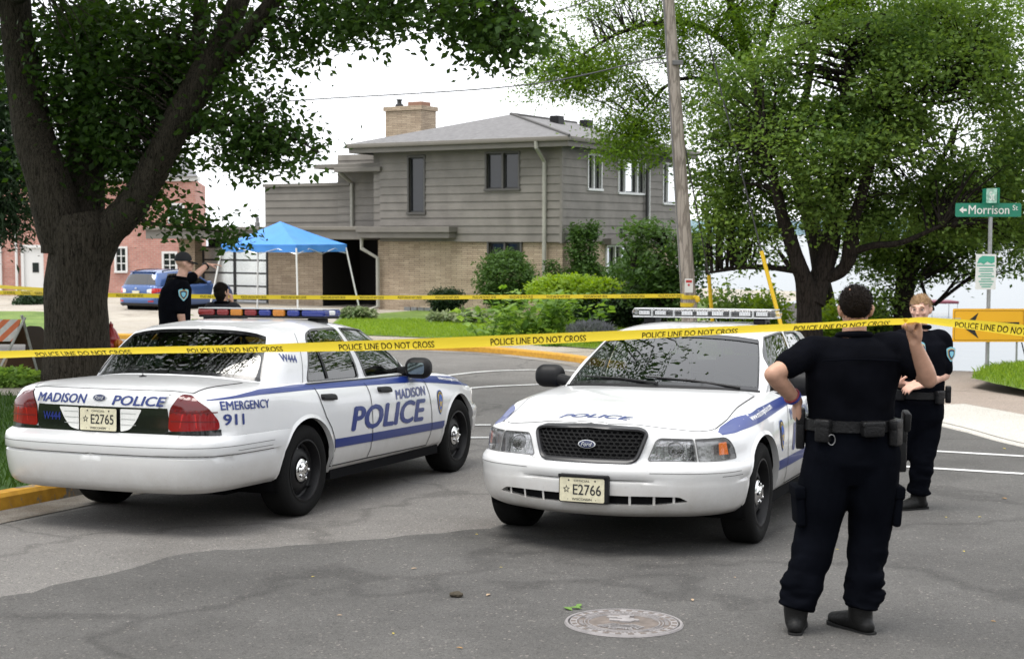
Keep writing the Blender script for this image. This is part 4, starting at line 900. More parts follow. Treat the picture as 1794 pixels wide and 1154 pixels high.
    b = MB(); b.tube([(.86, y, z) for y, z in ((-.62, .7), (-.62, 1.32), (.62, 1.32), (.62, .7))], .012, 6)
    for y in np.linspace(-.56, -.14, 5): b.tube([(.86, y, .72), (.86, y, 1.32)], .008, 5)
    for y in np.linspace(.14, .56, 5): b.tube([(.86, y, .72), (.86, y, 1.32)], .008, 5)
    b.build('partition', pmat('cage_grey', (.25, .27, .26), .5), cb)
    th_ = np.linspace(0, 2*math.pi, 24); b = MB(); b.tube([Vector((1.66+.10*math.sin(t), .38+.185*math.cos(t), .93+.16*math.sin(t))) for t in th_], .013, 8, cap=False); b.tube([(1.66, .38, .93), (1.9, .38, .86)], .03, 8); b.tube([(1.66, .2, .93), (1.66, .56, .93)], .014, 6); b.build('steering_wheel', DARKIN, cb, True)
    # antenna
    b = MB(); q = S.deck(np.array([-.66]), np.array([.05]))[0]; b.lathe([(.03, 0), (.028, .008), (.01, .014), (.004, .02)], 14, Matrix.Translation(q)); b.tube([q, q+[0, 0, .10]], .003, 6); b.build('antenna', BLACK, car)
    # roof light bar
    lb = empty('lightbar', (.86 if newbar else 1.04, 0, 1.445 if newbar else 1.415), 0, car)
    hw = .60
    if not newbar:
        b = MB(); b.bbox(-.14, .14, -hw, hw, .055, .075, .008); b.bbox(-.12, .12, -hw+.02, hw-.02, .125, .135, .004); b.build('bar_frame', BLACK, lb)
        cols = [('red', .12), ('red', .09), ('amber', .10), ('red', .10), ('blue', .10), ('amber', .10), ('blue', .10), ('blue', .19)]
        LM = {'red': pmat('lightbar_red', (.16, .003, .005), .2, coat=.3, bump=(90, .3)), 'amber': pmat('lightbar_amber', (.42, .15, .008), .25, coat=.2, bump=(90, .4)), 'blue': pmat('lightbar_blue', (.005, .018, .17), .2, coat=.3, bump=(90, .3))}
        wds = [.17, .12, .115, .12, .12, .115, .12, .22]; tot = sum(wds)+.02*7; y = hw+.01
        k = (2*hw+.02)/tot
        for (c_, _), wd in zip(cols, wds):
            b = MB(); b.bbox(-.15, .15, y-wd*k, y, .072, .128, .02 if c_ != 'amber' else .012, seg=3); b.build(f'{c_}_lens', LM[c_], lb, True, 50); y -= (wd+.02)*k
        b = MB(); b.bbox(-.13, .13, -hw+.0, hw-.0, .075, .122, .01); b.build('bar_core', DARKIN, lb)
        b = MB(); b.bbox(-.148, .148, -hw, hw, .1275, .137, .004); b.build('bar_cover', SILVER, lb)
        b = MB(); b.bbox(-.06, .04, -hw-.018, -hw+.03, .082, .122, .012); b.build('alley_lamp', WHITELENS, lb)
    else:
        b = MB(); b.bbox(-.15, .15, -hw, hw, .055, .066, .005); b.bbox(-.15, .15, -hw+.01, hw-.01, .122, .134, .006); b.build('bar_frame', SILVER, lb)
        b = MB(); b.bbox(-.16, .16, -hw-.01, hw+.01, .062, .128, .025, seg=3); b.build('clear_dome', CLEAR, lb, True, 50)
        b = MB(); b.bbox(-.11, .11, -hw+.04, hw-.04, .066, .121, .006); b.build('bar_core', pmat('bar_core_grey', (.05, .05, .055), .5), lb)
        for yy in (-.50, -.36, -.13, 0.0, .13, .36, .50):
            b = MB(); b.bbox(.112, .14, yy-.048, yy+.048, .076, .112, .004)
            for q in np.linspace(-.04, .04, 7): b.box(.1405, .143, yy+q-.004, yy+q+.004, .080, .108, 1)
            b.build('led_module', [pmat('led_grey', (.42, .43, .44), .3, .3), pmat('led_white', (.75, .76, .78), .2)], lb)
        for yy in (-.43, -.24, .24, .43):
            b = MB(); b.box(.11, .155, yy-.008, yy+.008, .066, .124); b.build('bar_divider', SILVER, lb)
    for y_ in (.47, -.47):
        b = MB(); b.bbox(-.10, .10, y_-.05, y_+.05, -.03, .056, .015); b.tube([(0, y_, .04), (0, y_+(.1 if y_ > 0 else -.1), -.03)], .02, 8); b.build('bar_foot', BLACK, lb)
    return car, S
# ------------------------------------------------------------------ the grey house, chimney, tent, brick building
DC = 45.0
HC = np.array([(985-897)/2500*DC, DC]); HU = np.array([-4200., 2500.]); HU /= np.linalg.norm(HU); HV = np.array([1488., 2500.]); HV /= np.linalg.norm(HV)
def hp(u, v, z): p = HC+HU*u+HV*v; return Vector((p[0], p[1], z))
def hl_(px, py, v=0.0):
    """photo pixel on the left face (plane at depth v): distance along it and height"""
    o = HC+HV*v; a = (px-897)/2500.; t = (a*o[1]-o[0])/(HU[0]-a*HU[1]); d = o[1]+HU[1]*t; return t, -(py-405)/2500.*d
def hr_(px, py, u=0.0):
    o = HC+HU*u; a = (px-897)/2500.; t = (a*o[1]-o[0])/(HV[0]-a*HV[1]); d = o[1]+HV[1]*t; return t, -(py-405)/2500.*d
HMX = Matrix(((HU[0], HV[0], 0, HC[0]), (HU[1], HV[1], 0, HC[1]), (0, 0, 1, 0), (0, 0, 0, 1)))   # (u,v,z) -> world
house = empty('house', hp(0, 0, -2.75)); tag(house, 'two-storey house with grey lap siding above tan brick and a low hip roof', 'house')
HL = Matrix.Translation((-house.location))@HMX
SID = pmat('grey_siding', (.195, .180, .162), .7, spec=.25, var=(1.6, .16)); SIDD = pmat('grey_trim', (.170, .157, .140), .65, spec=.25, var=(2, .10)); FASC = pmat('grey_fascia', (.16, .145, .122), .55, var=(2, .08))
DOWN = pmat('downspout_pale', (.33, .32, .28), .5, var=(3, .1)); DOWND = pmat('downspout_dark', (.03, .03, .03), .5)
FRAMEW = pmat('window_frame_white', (.66, .66, .65), .5); FRAMED = pmat('window_frame_dark', (.07, .065, .058), .5)
PANE = pmat('house_glass', (.018, .020, .024), .04, spec=.55)
PANEM = pmat('house_glass_bright', (.75, .77, .80), .04, 1.0)
PORCH_SHADE = pmat('porch_shade_black', (.006, .005, .005), .9); DARKRED = pmat('dark_red_door', (.03, .006, .005), .7)  # near-black recess walls: the porch shade is put into their colour
def brickmat(name, c1, c2, mort, bw, rh, wob=.5):
    m, t, b = newmat(name); tc = node(t, 'ShaderNodeTexCoord'); mp = node(t, 'ShaderNodeMapping'); t.links.new(tc.outputs['UV'], mp.inputs[0])
    br = node(t, 'ShaderNodeTexBrick', offset=.5); br.inputs['Scale'].default_value = 1; br.inputs['Brick Width'].default_value = bw; br.inputs['Row Height'].default_value = rh; br.inputs['Mortar Size'].default_value = rh*.10; br.inputs['Bias'].default_value = 0
    br.inputs['Color1'].default_value = (*c1, 1); br.inputs['Color2'].default_value = (*c2, 1); br.inputs['Mortar'].default_value = (*mort, 1); t.links.new(mp.outputs[0], br.inputs['Vector'])
    n = node(t, 'ShaderNodeTexNoise', Scale=1.1, Detail=8.0, Roughness=.7); t.links.new(tc.outputs['UV'], n.inputs['Vector']); r_ = ramp(t, n.outputs['Fac'], [(.3, (.72, .68, .66)), (.7, (1.12, 1.10, 1.08))])
    mx = node(t, 'ShaderNodeMix', data_type='RGBA', blend_type='MULTIPLY'); mx.inputs['Factor'].default_value = 1; t.links.new(br.outputs['Color'], mx.inputs['A']); t.links.new(r_, mx.inputs['B']); t.links.new(mx.outputs['Result'], b.inputs['Base Color'])
    bp = node(t, 'ShaderNodeBump'); bp.inputs['Strength'].default_value = .6; bp.inputs['Distance'].default_value = .01; bp.invert = True; t.links.new(br.outputs['Fac'], bp.inputs['Height']); t.links.new(bp.outputs[0], b.inputs['Normal']); b.inputs['Roughness'].default_value = .9
    return m
TAN = brickmat('tan_brick', (.50, .41, .305), (.37, .295, .215), (.15, .12, .09), .42, .066)
REDB = brickmat('red_brick', (.52, .26, .215), (.44, .21, .175), (.46, .37, .33), .24, .09)
ROOFM = pmat('grey_shingles', (.150, .147, .149), .9, var=(6, .16), bump=(25, .5))
def boxuv(o):
    me = o.data; uv = me.uv_layers.new(name='UVMap'); 
    for p in me.polygons:
        n = p.normal; h = Vector((-n.y, n.x, 0)); 
        if h.length < 1e-3: h = Vector((1, 0, 0))
        h.normalize()
        for li in p.loop_indices:
            c = me.vertices[me.loops[li].vertex_index].co; uv.data[li].uv = (c.dot(h), c.z)
    return o
def quadgrid(b, holes, a0, a1, z0, z1, fn, m=0):
    """wall rectangle in (a,z) minus rectangular holes, mapped by fn"""
    xs = sorted({a0, a1, *[min(max(h[k], a0), a1) for h in holes for k in (0, 1)]}); zs = sorted({z0, z1, *[min(max(h[k], z0), z1) for h in holes for k in (2, 3)]})
    for i in range(len(xs)-1):
        for j in range(len(zs)-1):
            xc, zc = (xs[i]+xs[i+1])/2, (zs[j]+zs[j+1])/2
            if any(h[0] < xc < h[1] and h[2] < zc < h[3] for h in holes): continue
            b.add([fn(xs[i], zs[j]), fn(xs[i+1], zs[j]), fn(xs[i+1], zs[j+1]), fn(xs[i], zs[j+1])], [(0, 1, 2, 3)], m)
def siding(b, a0, a1, z0, z1, fn, holes, ex=.262):
    """real lap boards: each leans out at its lower edge; fn(a, out, z)"""
    z = z0
    while z < z1-.02:
        zt = min(z+ex, z1); cuts = sorted({a0, a1, *[min(max(h[k], a0), a1) for h in holes for k in (0, 1)]})
        for i in range(len(cuts)-1):
            c = (cuts[i]+cuts[i+1])/2; segs = [(z, zt)]
            for h in holes:
                if h[0] < c < h[1]:
                    ns = []
                    for s0, s1 in segs:
                        if h[3] <= s0 or h[2] >= s1: ns.append((s0, s1)); continue
                        if h[2] > s0: ns.append((s0, h[2]))
                        if h[3] < s1: ns.append((h[3], s1))
                    segs = ns
            for s0, s1 in segs:
                o0 = .030*(1-(s0-z)/ex)+.006; o1 = .030*(1-(s1-z)/ex)+.006
                V = [fn(cuts[i], o0, s0), fn(cuts[i+1], o0, s0), fn(cuts[i+1], o1, s1), fn(cuts[i], o1, s1), fn(cuts[i], 0, s0), fn(cuts[i+1], 0, s0), fn(cuts[i+1], 0, s1), fn(cuts[i], 0, s1)]
                b.add(V, [(0, 1, 2, 3), (4, 5, 1, 0), (0, 3, 7, 4), (1, 5, 6, 2)])
        z = zt
fl_ = lambda vv: (lambda a, o, z: HL@Vector((a, vv-o, z)))
fr_ = lambda uu: (lambda a, o, z: HL@Vector((uu-o, a, z)))
ZB = hl_(985, 424)[1]; ZS = ZB+3.02; ZG = -3.0                         # siding foot, soffit, below ground
uA, uL = hl_(787, 400)[0], hl_(667, 300)[0]; VR = hr_(1186, 300)[0]
w1 = [*sorted((hl_(744, 0)[0], hl_(718, 0)[0])), hl_(731, 372)[1], hl_(731, 277)[1]]; w2 = [*sorted((hl_(910, 0)[0], hl_(855, 0)[0])), hl_(882, 331)[1], hl_(882, 270)[1]]
w3 = [*sorted((hl_(912, 0)[0], hl_(857, 0)[0])), hl_(884, 470)[1], ZB-.02]
def rr2(x0, x1, yt, yb): a, zt = hr_((x0+x1)/2, yt); return [hr_(x0, 0)[0], hr_(x1, 0)[0], hr_((x0+x1)/2, yb)[1], zt]
r1, r2, r3 = rr2(1029, 1051, 274, 331), rr2(1082, 1127, 284, 338), rr2(1160, 1192, 290, 356)
r4 = rr2(1062, 1103, 432, 482)
zA = hl_(727, 398)[1]
b = MB(); siding(b, -.02, uA, ZB, ZS, fl_(-.05), [w2, w3]); siding(b, uA, uL, ZB-.0, ZS, fl_(0), [w1]); siding(b, -.03, VR, ZB, ZS, fr_(-.0), [r1, r2, r3])
uP0, uP1 = hl_(657, 0)[0], hl_(616, 0, .9)[0]
siding(b, uL, uP0+.1, ZB+.2, ZS, fl_(.12), []); siding(b, uP0, uP1+.6, ZB+.2, ZS, fl_(.95), [])
b.box(-.03, .06, -.085, .05, ZB-.03, ZS, 0, HL)
b.box(0.05, uL, .18, .22, ZB, ZS, 0, HL); b.box(.2, .25, 0.05, VR, ZB, ZS, 0, HL)
b.build('upper_wall', SID, house)
# parapet of the roof deck on the left
uq0, uq1 = hl_(616, 0, .95)[0], hl_(467, 0, .95)[0]; zq0, zq1 = hl_(540, 400, .95)[1], hl_(600, 325, .95)[1]
b = MB(); siding(b, uq0, uq1, zq0-.3, zq1, fl_(.95), []); b.box(uq0, uq1+.05, .84, 1.10, zq1-.02, zq1+.09, 0, HL); b.box(uq1, uq1+.03, .95, 6, zq0-.3, zq1, 0, HL); b.build('deck_parapet', SIDD, house)
# brick ground floor
uB = hl_(662, 0)[0]
b = MB(); quadgrid(b, [w3], 0, uB, ZG, ZB+.05, lambda a, z: HL@Vector((a, 0.02, z))); quadgrid(b, [[r4[0], r4[1], r4[2], r4[3]]], 0.02, VR, ZG, ZB+.05, lambda a, z: HL@Vector((0.02, a, z)))
boxuv(b.build('brick_wall', TAN, house)); b = MB(); b.box(uB-.2, uB, .025, 2.2, ZG, ZB, 0, HL); boxuv(b.build('brick_return', TAN, house)); b = MB()
uC0, uC1 = hl_(565, 0, 1.2)[0], hl_(470, 0, 1.2)[0]; b.box(uC0, uC1, 1.2, 1.6, ZG, ZB+.2, 0, HL); boxuv(b.build('brick_pier', TAN, house)); b = MB()
uD0, uD1 = hl_(342, 0, 1.2)[0], hl_(314, 0, 1.2)[0]; b.box(uD0, uD1, 1.2, 1.6, ZG, ZB+.1, 0, HL)
boxuv(b.build('brick_pier', TAN, house))
uE = hl_(258, 0, -.1)[0]; zf0, zf1 = hl_(450, 419, -.1)[1], hl_(450, 402, -.1)[1]
b = MB(); b.box(uB-.1, uC0+.1, 3.4, 3.5, ZG, ZB+.5, 0, HL); b.box(uC1-.1, uD0+.1, 2.06, 2.16, ZG, ZB+.5, 0, HL); b.box(uB-.1, uE, .3, .4, zf1-.25, zf1, 0, HL); b.box(uC0-.02, uC0, 1.2, 3.4, ZG, ZB+.5, 0, HL); b.box(uC1, uC1+.02, 1.6, 3.0, ZG, ZB+.5, 0, HL); b.box(uC0+.1, uC1, 1.62, 1.7, ZB-.2, ZB+.6, 0, HL); b.build('porch_recess', PORCH_SHADE, house)
b = MB(); b.box(uB+.45, uB+1.35, 3.34, 3.39, ZG, ZB-.35, 0, HL); b.build('front_door', DARKRED, house)
# flat porch roof with fascia
uE = hl_(258, 0, -.1)[0]; zf0, zf1 = hl_(450, 419, -.1)[1], hl_(450, 402, -.1)[1]
b = MB(); b.bbox(hl_(640, 0, -.1)[0], uE, -.15, 5.5, zf0, zf1, .02, 0, HL); b.build('porch_roof', SIDD, house)
b = MB(); b.bbox(hl_(640, 0, -.15)[0]-.05, uE+.05, -.24, .10, zf1-.03, zf1+.10, .02, 0, HL); b.build('porch_gutter', FASC, house)
uF0, uF1 = hl_(788, 0, -.45)[0], hl_(640, 0, -.45)[0]; zh0, zh1 = hl_(720, 417, -.45)[1], hl_(720, 397, -.45)[1]
b = MB(); b.bbox(uF0, uF1+.3, -.50, 0.05, zh0, (zh0+zh1)/2, .01, 0, HL); b.bbox(uF0-.06, uF1+.3, -.58, .04, (zh0+zh1)/2, zh1, .01, 0, HL); b.build('canopy_band', SIDD, house)
# garage door; white sky reflection is put into the pale mirror-like panes
gu0, gu1 = hl_(470, 0, 2.0)[0], hl_(357, 0, 2.0)[0]; gz1 = hl_(414, 433, 2.0)[1]; gh = 21.5/2500*hl_(414, 433, 2)[0]*0+.49
gd = empty('garage_door', HL@Vector((gu0, 2.0, 0)), 0, house); GM = Matrix.Translation(-(HL@Vector((gu0, 2.0, 0))))@HL
b = MB()
rows = 5; sky_pane = pmat('sky_white_panes', (.80, .82, .84), .22, .75, var=(.9, .15))
gw = (gu1-gu0)
for j in range(rows+1): b.box(gu0, gu1, 1.93, 2.02, gz1-gh*j-.032, gz1-gh*j+.032, 0, GM)
for a in (gu0, gu0+gw/2, gu1): b.box(a-.038, a+.038, 1.92, 2.02, gz1-gh*rows, gz1+.04, 0, GM)
b.build('door_frame', pmat('black_aluminium', (.012, .012, .013), .4), gd)
for j in range(rows):
    for k in range(2):
        b = MB(); b.box(gu0+gw/2*k+.038, gu0+gw/2*(k+1)-.038, 1.97, 2.0, gz1-gh*(j+1)+.032, gz1-gh*j-.032, 0, GM); b.build('pane', sky_pane, gd)
# eaves: gutter, soffit, hip roof
oe = .62; uR, uRm = uL+1.15, 0
EU0, EU1, EV0, EV1 = -oe, uL+.95, -.70, VR+oe
zE = ZS
b = MB(); b.box(EU0+.12, EU1-.12, EV0+.12, EV1-.12, zE+.0, zE+.06, 0, HL); b.build('soffit', SIDD, house)
b = MB()
for (u0, u1, v0, v1) in ((EU0, EU1, EV0, EV0+.13), (EU0, EU0+.13, EV0+.135, EV1), (EU1-.13, EU1, EV0+.135, EV1)): b.bbox(u0, u1, v0, v1, zE+.10, zE+.25, .03, 0, HL); 
b.build('gutter', FASC, house, True)
b = MB()
for (u0, u1, v0, v1) in ((EU0+.09, EU1-.09, EV0+.10, EV0+.16), (EU0+.10, EU0+.16, EV0+.165, EV1), (EU1-.16, EU1-.10, EV0+.165, EV1)): b.box(u0, u1, v0, v1, zE-.06, zE+.14, 0, HL)
b.build('fascia', SIDD, house)
um = (EU0+EU1)/2; zt = zE+.23+ (EU1-EU0)/2*.255; rv0 = EV0+(EU1-EU0)/2*.86
b = MB(); V = [HL@Vector(p) for p in ((EU0, EV0, zE+.235), (EU1, EV0, zE+.235), (EU1, EV1, zE+.235), (EU0, EV1, zE+.235), (um, rv0, zt), (um, EV1-1.6, zt))]
b.add(V, [(0, 4, 1), (0, 3, 5, 4), (1, 4, 5, 2), (2, 5, 3)]); rf = b.build('roof', ROOFM, house)
b = MB()
for vv in (4.4, 6.6): b = MB(); b.bbox(um-1.1, um-.75, vv, vv+.45, zt-.30, zt+.02, .03, 0, HL); b.build('roof_vent', BLACK, rf)
b = MB(); b.tube([V[0]+Vector((0, 0, .015)), V[4]+Vector((0, 0, .02)), V[5]+Vector((0, 0, .02))], .05, 5); b.build('ridge_cap', pmat('ridge_shingle', (.075, .072, .070), .9), rf)
# lower wing roof end at the left
b = MB(); zw = hl_(600, 296, .4)[1]; b.bbox(uL-.1, hl_(570, 0, .6)[0], .0, 3.0, zw-.02, zw+.14, .02, 0, HL); b.bbox(uL-.1, hl_(600, 0, .3)[0], -.15, .2, zw-.16, zw+.0, .02, 0, HL); b.build('wing_eave', SIDD, house)
# chimney
cu0, cu1 = hl_(739, 0, 5.0)[0], hl_(677, 0, 5.0)[0]; cz1 = hl_(700, 189, 5.0)[1]
ch = MB(); ch.box(cu0, cu1, 5.0, 6.0, ZS, cz1, 0, HL); ch.box(cu0-.06, cu1+.06, 4.94, 6.06, cz1-.16, cz1, 0, HL); cho = boxuv(ch.build('chimney', TAN, house))
b = MB(); b.lathe([(.16, 0), (.16, .10), (.09, .14), (.09, .26), (.13, .27), (.13, .30), (.001, .32)], 16, HL@Matrix.Translation(((cu0+cu1)/2+.45, 5.4, cz1))); b.build('flue_pipe', pmat('flue_dark', (.03, .03, .03), .6), cho)
b = MB(); b.bbox(cu0+.1, cu0+.75, 5.2, 5.8, cz1, cz1+.17, .02, 0, HL); b.build('clay_flue', pmat('clay_flue', (.28, .15, .10), .8), cho)
# windows
def win(rect, fn, mull, fm, pm, nm='window'):
    """frame around rect with panes set back; fn(a, out, z)"""
    a0, a1, z0, z1 = rect; wd = empty(nm, fn((a0+a1)/2, 0, (z0+z1)/2), 0, house); O = wd.location.copy(); f2 = lambda a, o, z: fn(a, o, z)-O
    def bar(b, x0, x1, y0, y1, o0, o1):
        V = [f2(x, o, y) for o in (o0, o1) for x, y in ((x0, y0), (x1, y0), (x1, y1), (x0, y1))]; b.add(V, [(0, 3, 2, 1), (4, 5, 6, 7), (0, 1, 5, 4), (1, 2, 6, 5), (2, 3, 7, 6), (3, 0, 4, 7)])
    b = MB(); k = .06
    bar(b, a0-k, a1+k, z1, z1+k, -.08, .05); bar(b, a0-k*1.4, a1+k*1.4, z0-k*1.2, z0, -.08, .09); bar(b, a0-k, a0, z0, z1, -.08, .05); bar(b, a1, a1+k, z0, z1, -.08, .05)
    for q in mull: x = a0+(a1-a0)*q; bar(b, x-.035, x+.035, z0, z1, -.08, .03)
    b.build('frame', fm, wd)
    b = MB()
    for d in (0.0,): bar(b, a0, a1, z0, z1, -.10, -.085)
    b.build('pane', pm, wd)
    b = MB(); e = .045
    edges = [0, *mull, 1]
    for i in range(len(edges)-1):
        x0, x1 = a0+(a1-a0)*edges[i]+.035*(i > 0), a0+(a1-a0)*edges[i+1]-.035*(i < len(edges)-2)
        bar(b, x0, x0+e, z0, z1, -.084, -.05); bar(b, x1-e, x1, z0, z1, -.084, -.05); bar(b, x0, x1, z0, z0+e, -.084, -.049); bar(b, x0, x1, z1-e, z1, -.084, -.049)
    b.build('sash', DOWND, wd)
win(w1, fl_(0), [], FRAMED, PANE); win(w2, fl_(-.05), [.5], FRAMED, PANE); win(w3, fl_(.0), [.5], FRAMED, PANE)
win(r1, fr_(0), [.45], FRAMEW, PANEM); win(r2, fr_(0), [.25, .72], FRAMEW, PANEM); win(r3, fr_(0), [.25], FRAMEW, PANEM); win(r4, fr_(0), [.35, .6], FRAMEW, PANEM)
b = MB(); a0 = hr_(1054, 0)[0]; b.bbox(-.35, .02, a0, a0+4.8, r4[3]+.08, r4[3]+.28, .01, 0, HL); b.build('window_hood', SIDD, house)
b = MB(); a0, z0 = hr_(1085, 412); b.box(-.1, .0, a0, a0+.06, z0-.15, z0+.25, 0, HL); b.box(-.3, -.05, a0, a0+.3, z0-.05, z0, 0, HL); b.box(-.3, -.25, a0+.25, a0+.3, z0-.05, z0+.2, 0, HL); b.build('wall_bracket', DOWND, house)
b = MB()
for k in range(5): b.box(hl_(712+12*k, 0)[0]-.15, hl_(712+12*k, 0)[0]+.09, -.02, .02, hl_(735, 548)[1], hl_(735, 538)[1], 0, HL)
b.build('glass_block_window', pmat('glass_block', (.16, .17, .17), .3, var=(8, .3)), house)
# downspouts
def spout(pts, m, r=.055): b = MB(); b.tube([HL@Vector(p) for p in pts], r, 6); b.build('downspout', m, house)
ua, ub = hl_(937, 0, -.7)[0], hl_(954, 0, -.1)[0]; spout([(ua, -.64, zE+.12), (ua, -.62, zE-.08), (ub, -.13, zE-.50), (ub, -.13, ZG)], DOWN, .07)
uc, ud = hl_(634, 0, -.3)[0], hl_(662, 0, -.12)[0]; spout([(uc, -.3, zf0+.08), (uc, -.3, zf0-.3), (ud, -.12, zf0-.62), (ud, -.12, -2.55), (ud+.35, -.5, -2.72)], DOWN, .07)
ue, uf = hl_(596, 0, .1)[0], hl_(617, 0, .85)[0]; spout([(ue, .05, zw-.02), (ue, .1, zw-.15), (uf, .86, zw-.5), (uf, .86, hl_(617, 398, .86)[1])], DOWN, .07)
vg, vh = hr_(1166, 0, -.6)[0], hr_(1131, 0, -.1)[0]; spout([(-.58, vg, zE+.1), (-.56, vg, zE-.12), (-.14, vh, zE-.55), (-.14, vh, ZB+.05)], DOWND, .06); spout([(-.16, vh+.16, zE-.55), (-.16, vh+.16, ZB+.05)], FRAMEW, .03)
# red brick building far left
BD = 62.0; bx = lambda px: (px-897)/2500*BD; bz = lambda py: -(py-405)/2500*BD
rb = empty('brick_building', (bx(170), BD, -3.2)); tag(rb, 'red brick building with white door, window frames and cornice behind the big tree', 'building'); RL = Matrix.Translation(-rb.location)
wl = [(bx(205), bx(221), bz(474), bz(435)), (bx(288), bx(308), bz(475), bz(444)), (bx(118), bx(134), bz(474), bz(435)), (bx(222), bx(244), bz(385), bz(352)), (bx(300), bx(322), bz(388), bz(360))]
dr = (bx(38), bx(77), bz(512), bz(430))
b = MB(); quadgrid(b, [[*h] for h in wl]+[[*dr]], bx(-160), bx(345), -3.6, bz(316), lambda a, z: RL@Vector((a, BD, z))); b.add([RL@Vector((bx(345), BD, -3.6)), RL@Vector((bx(345)-1.5, BD+9, -3.6)), RL@Vector((bx(345)-1.5, BD+9, bz(316))), RL@Vector((bx(345), BD, bz(316)))], [(0, 1, 2, 3)])
boxuv(b.build('wall', REDB, rb))
b = MB(); b.box(bx(-160), bx(350), BD-.15, BD+.4, bz(318), bz(310), 0, RL); b.box(bx(-160), bx(345), BD-.02, BD-.002, bz(316), bz(309), 0, RL); b.build('cornice', FRAMEW, rb)
b = MB(); b.add([RL@Vector(p) for p in ((bx(-160), BD-.3, bz(310)), (bx(352), BD-.3, bz(310)), (bx(352)-2.2, BD+9, bz(310)), (bx(-160), BD+9, bz(310)), (bx(-120), BD+4.5, bz(230)), (bx(262), BD+4.5, bz(230)))], [(0, 1, 5, 4), (1, 2, 5), (2, 3, 4, 5), (3, 0, 4)]); b.build('roof', pmat('slate_grey', (.17, .17, .18), .8, var=(3, .15)), rb)
for h in wl:
    wd = empty('window', RL@Vector((h[0], BD, h[2])), 0, rb); M_ = Matrix.Translation(-Vector((h[0], BD, h[2])))
    b = MB(); k = .09
    b.box(h[0]-k, h[1]+k, BD-.06, BD+.05, h[3], h[3]+k, 0, M_); b.box(h[0]-k, h[1]+k, BD-.10, BD+.05, h[2]-k, h[2], 0, M_); b.box(h[0]-k, h[0], BD-.06, BD+.05, h[2], h[3], 0, M_); b.box(h[1], h[1]+k, BD-.06, BD+.05, h[2], h[3], 0, M_)
    for q in (.5,): x = h[0]+(h[1]-h[0])*q; b.box(x-.02, x+.02, BD-.02, BD+.05, h[2], h[3], 0, M_)
    for q in (.33, .66): z = h[2]+(h[3]-h[2])*q; b.box(h[0], h[1], BD-.01, BD+.05, z-.02, z+.02, 0, M_)
    b.build('frame', FRAMEW, wd); b = MB(); b.box(h[0], h[1], BD+.051, BD+.07, h[2], h[3], 0, M_); b.build('pane', PANE, wd)
h = dr; do = empty('door', RL@Vector((h[0], BD, h[2])), 0, rb); M_ = Matrix.Translation(-Vector((h[0], BD, h[2])))
b = MB(); b.box(h[0]+.12, h[1], BD+.05, BD+.12, h[2], h[3]-.1, 0, M_); b.box(h[0], h[0]+.12, BD-.05, BD+.12, h[2], h[3], 0, M_); b.box(h[0], h[1], BD-.05, BD+.12, h[3]-.1, h[3]+.02, 0, M_); b.build('door_leaf', FRAMEW, do)
b = MB(); b.box(bx(57), bx(68), BD+.03, BD+.052, bz(477), bz(460), 0, M_); b.build('door_glass', PANE, do)
for px in (31, 3): b = MB(); b.tube([RL@Vector((bx(px), BD-.1, bz(405))), RL@Vector((bx(px), BD-.1, bz(512)))], .06, 6); b.build('downspout', FRAMEW, rb)
b = MB(); b.box(bx(-60), bx(100), BD-.9, BD-.3, bz(530), bz(522), 0, RL); b.build('step', CONCL, rb)
# blue pop-up canopy
TD = 43.5
tx, ty = (497-897)/2500*TD, TD; tent = empty('canopy_tent', (tx, ty, float(zroad(tx, ty))+.1)); tag(tent, 'blue pop-up canopy tent with slanted white legs in front of the garage', 'canopy tent')
TB = pmat('tent_blue', (.045, .22, .60), .55, var=(4, .06)); TW = pmat('tent_white_leg', (.70, .70, .70), .4)
zt_ = lambda py, d=TD: -(py-405)/2500*d-tent.location.z
corners = [((520, 439), TD-1.15), ((388, 437), TD-.25), ((452, 437), TD+1.55), ((608, 437), TD+.55)]
Cn = [np.array([(p[0]-897)/2500*d-tx, d-ty]) for p, d in corners]; ctr = np.mean(Cn, 0); zc0, zv, zp = zt_(428), zt_(441), zt_(388)
V = []; F = []; n_ = 10
for k in range(4):
    A, B = Cn[k], Cn[(k+1) % 4]; b0 = len(V)
    for i in range(n_+1):
        for j in range(n_+1):
            s = j/n_; t = i/n_; e = A+(B-A)*s; p = e+(ctr-e)*t
            z = zc0+(zp-zc0)*(t**1.12)-.10*math.sin(math.pi*s)*(1-t)*math.sin(math.pi*min(t*1.0+.15, 1))
            V.append((p[0], p[1], z))
    F += [(b0+i*(n_+1)+j, b0+i*(n_+1)+j+1, b0+(i+1)*(n_+1)+j+1, b0+(i+1)*(n_+1)+j) for i in range(n_) for j in range(n_)]
mob('canopy', V, F, TB, tent, smooth=True, sharp=25)
V = []; F = []
for k in range(4):
    A, B = Cn[k], Cn[(k+1) % 4]; b0 = len(V); nn = np.array([B[1]-A[1], -(B[0]-A[0])]); nn /= np.linalg.norm(nn)
    for i in range(3):
        for j in range(13):
            s = j/12; p = A+(B-A)*s+nn*.03*math.sin(s*19+i)*i/2; V.append((p[0], p[1], zc0-(zc0-zv)*i/2-.0))
    F += [(b0+i*13+j, b0+i*13+j+1, b0+(i+1)*13+j+1, b0+(i+1)*13+j) for i in range(2) for j in range(12)]
mob('valance', V, F, TB, tent, smooth=True, sharp=40)
for k, (q, d) in enumerate(((523, 0), (362, 0), (480, 0), (634, 0))):
    A = Cn[k]; dirv = (A-ctr)/np.linalg.norm(A-ctr); out = A+dirv*(.08 if k in (0, 2) else .42); b = MB(); b.tube([(A[0]*.985, A[1]*.985, zc0-.1), (out[0], out[1], .0)], .028, 6); b.bbox(out[0]-.06, out[0]+.06, out[1]-.06, out[1]+.06, -.02, .01, .005); b.build('leg', TW, tent)
b = MB()
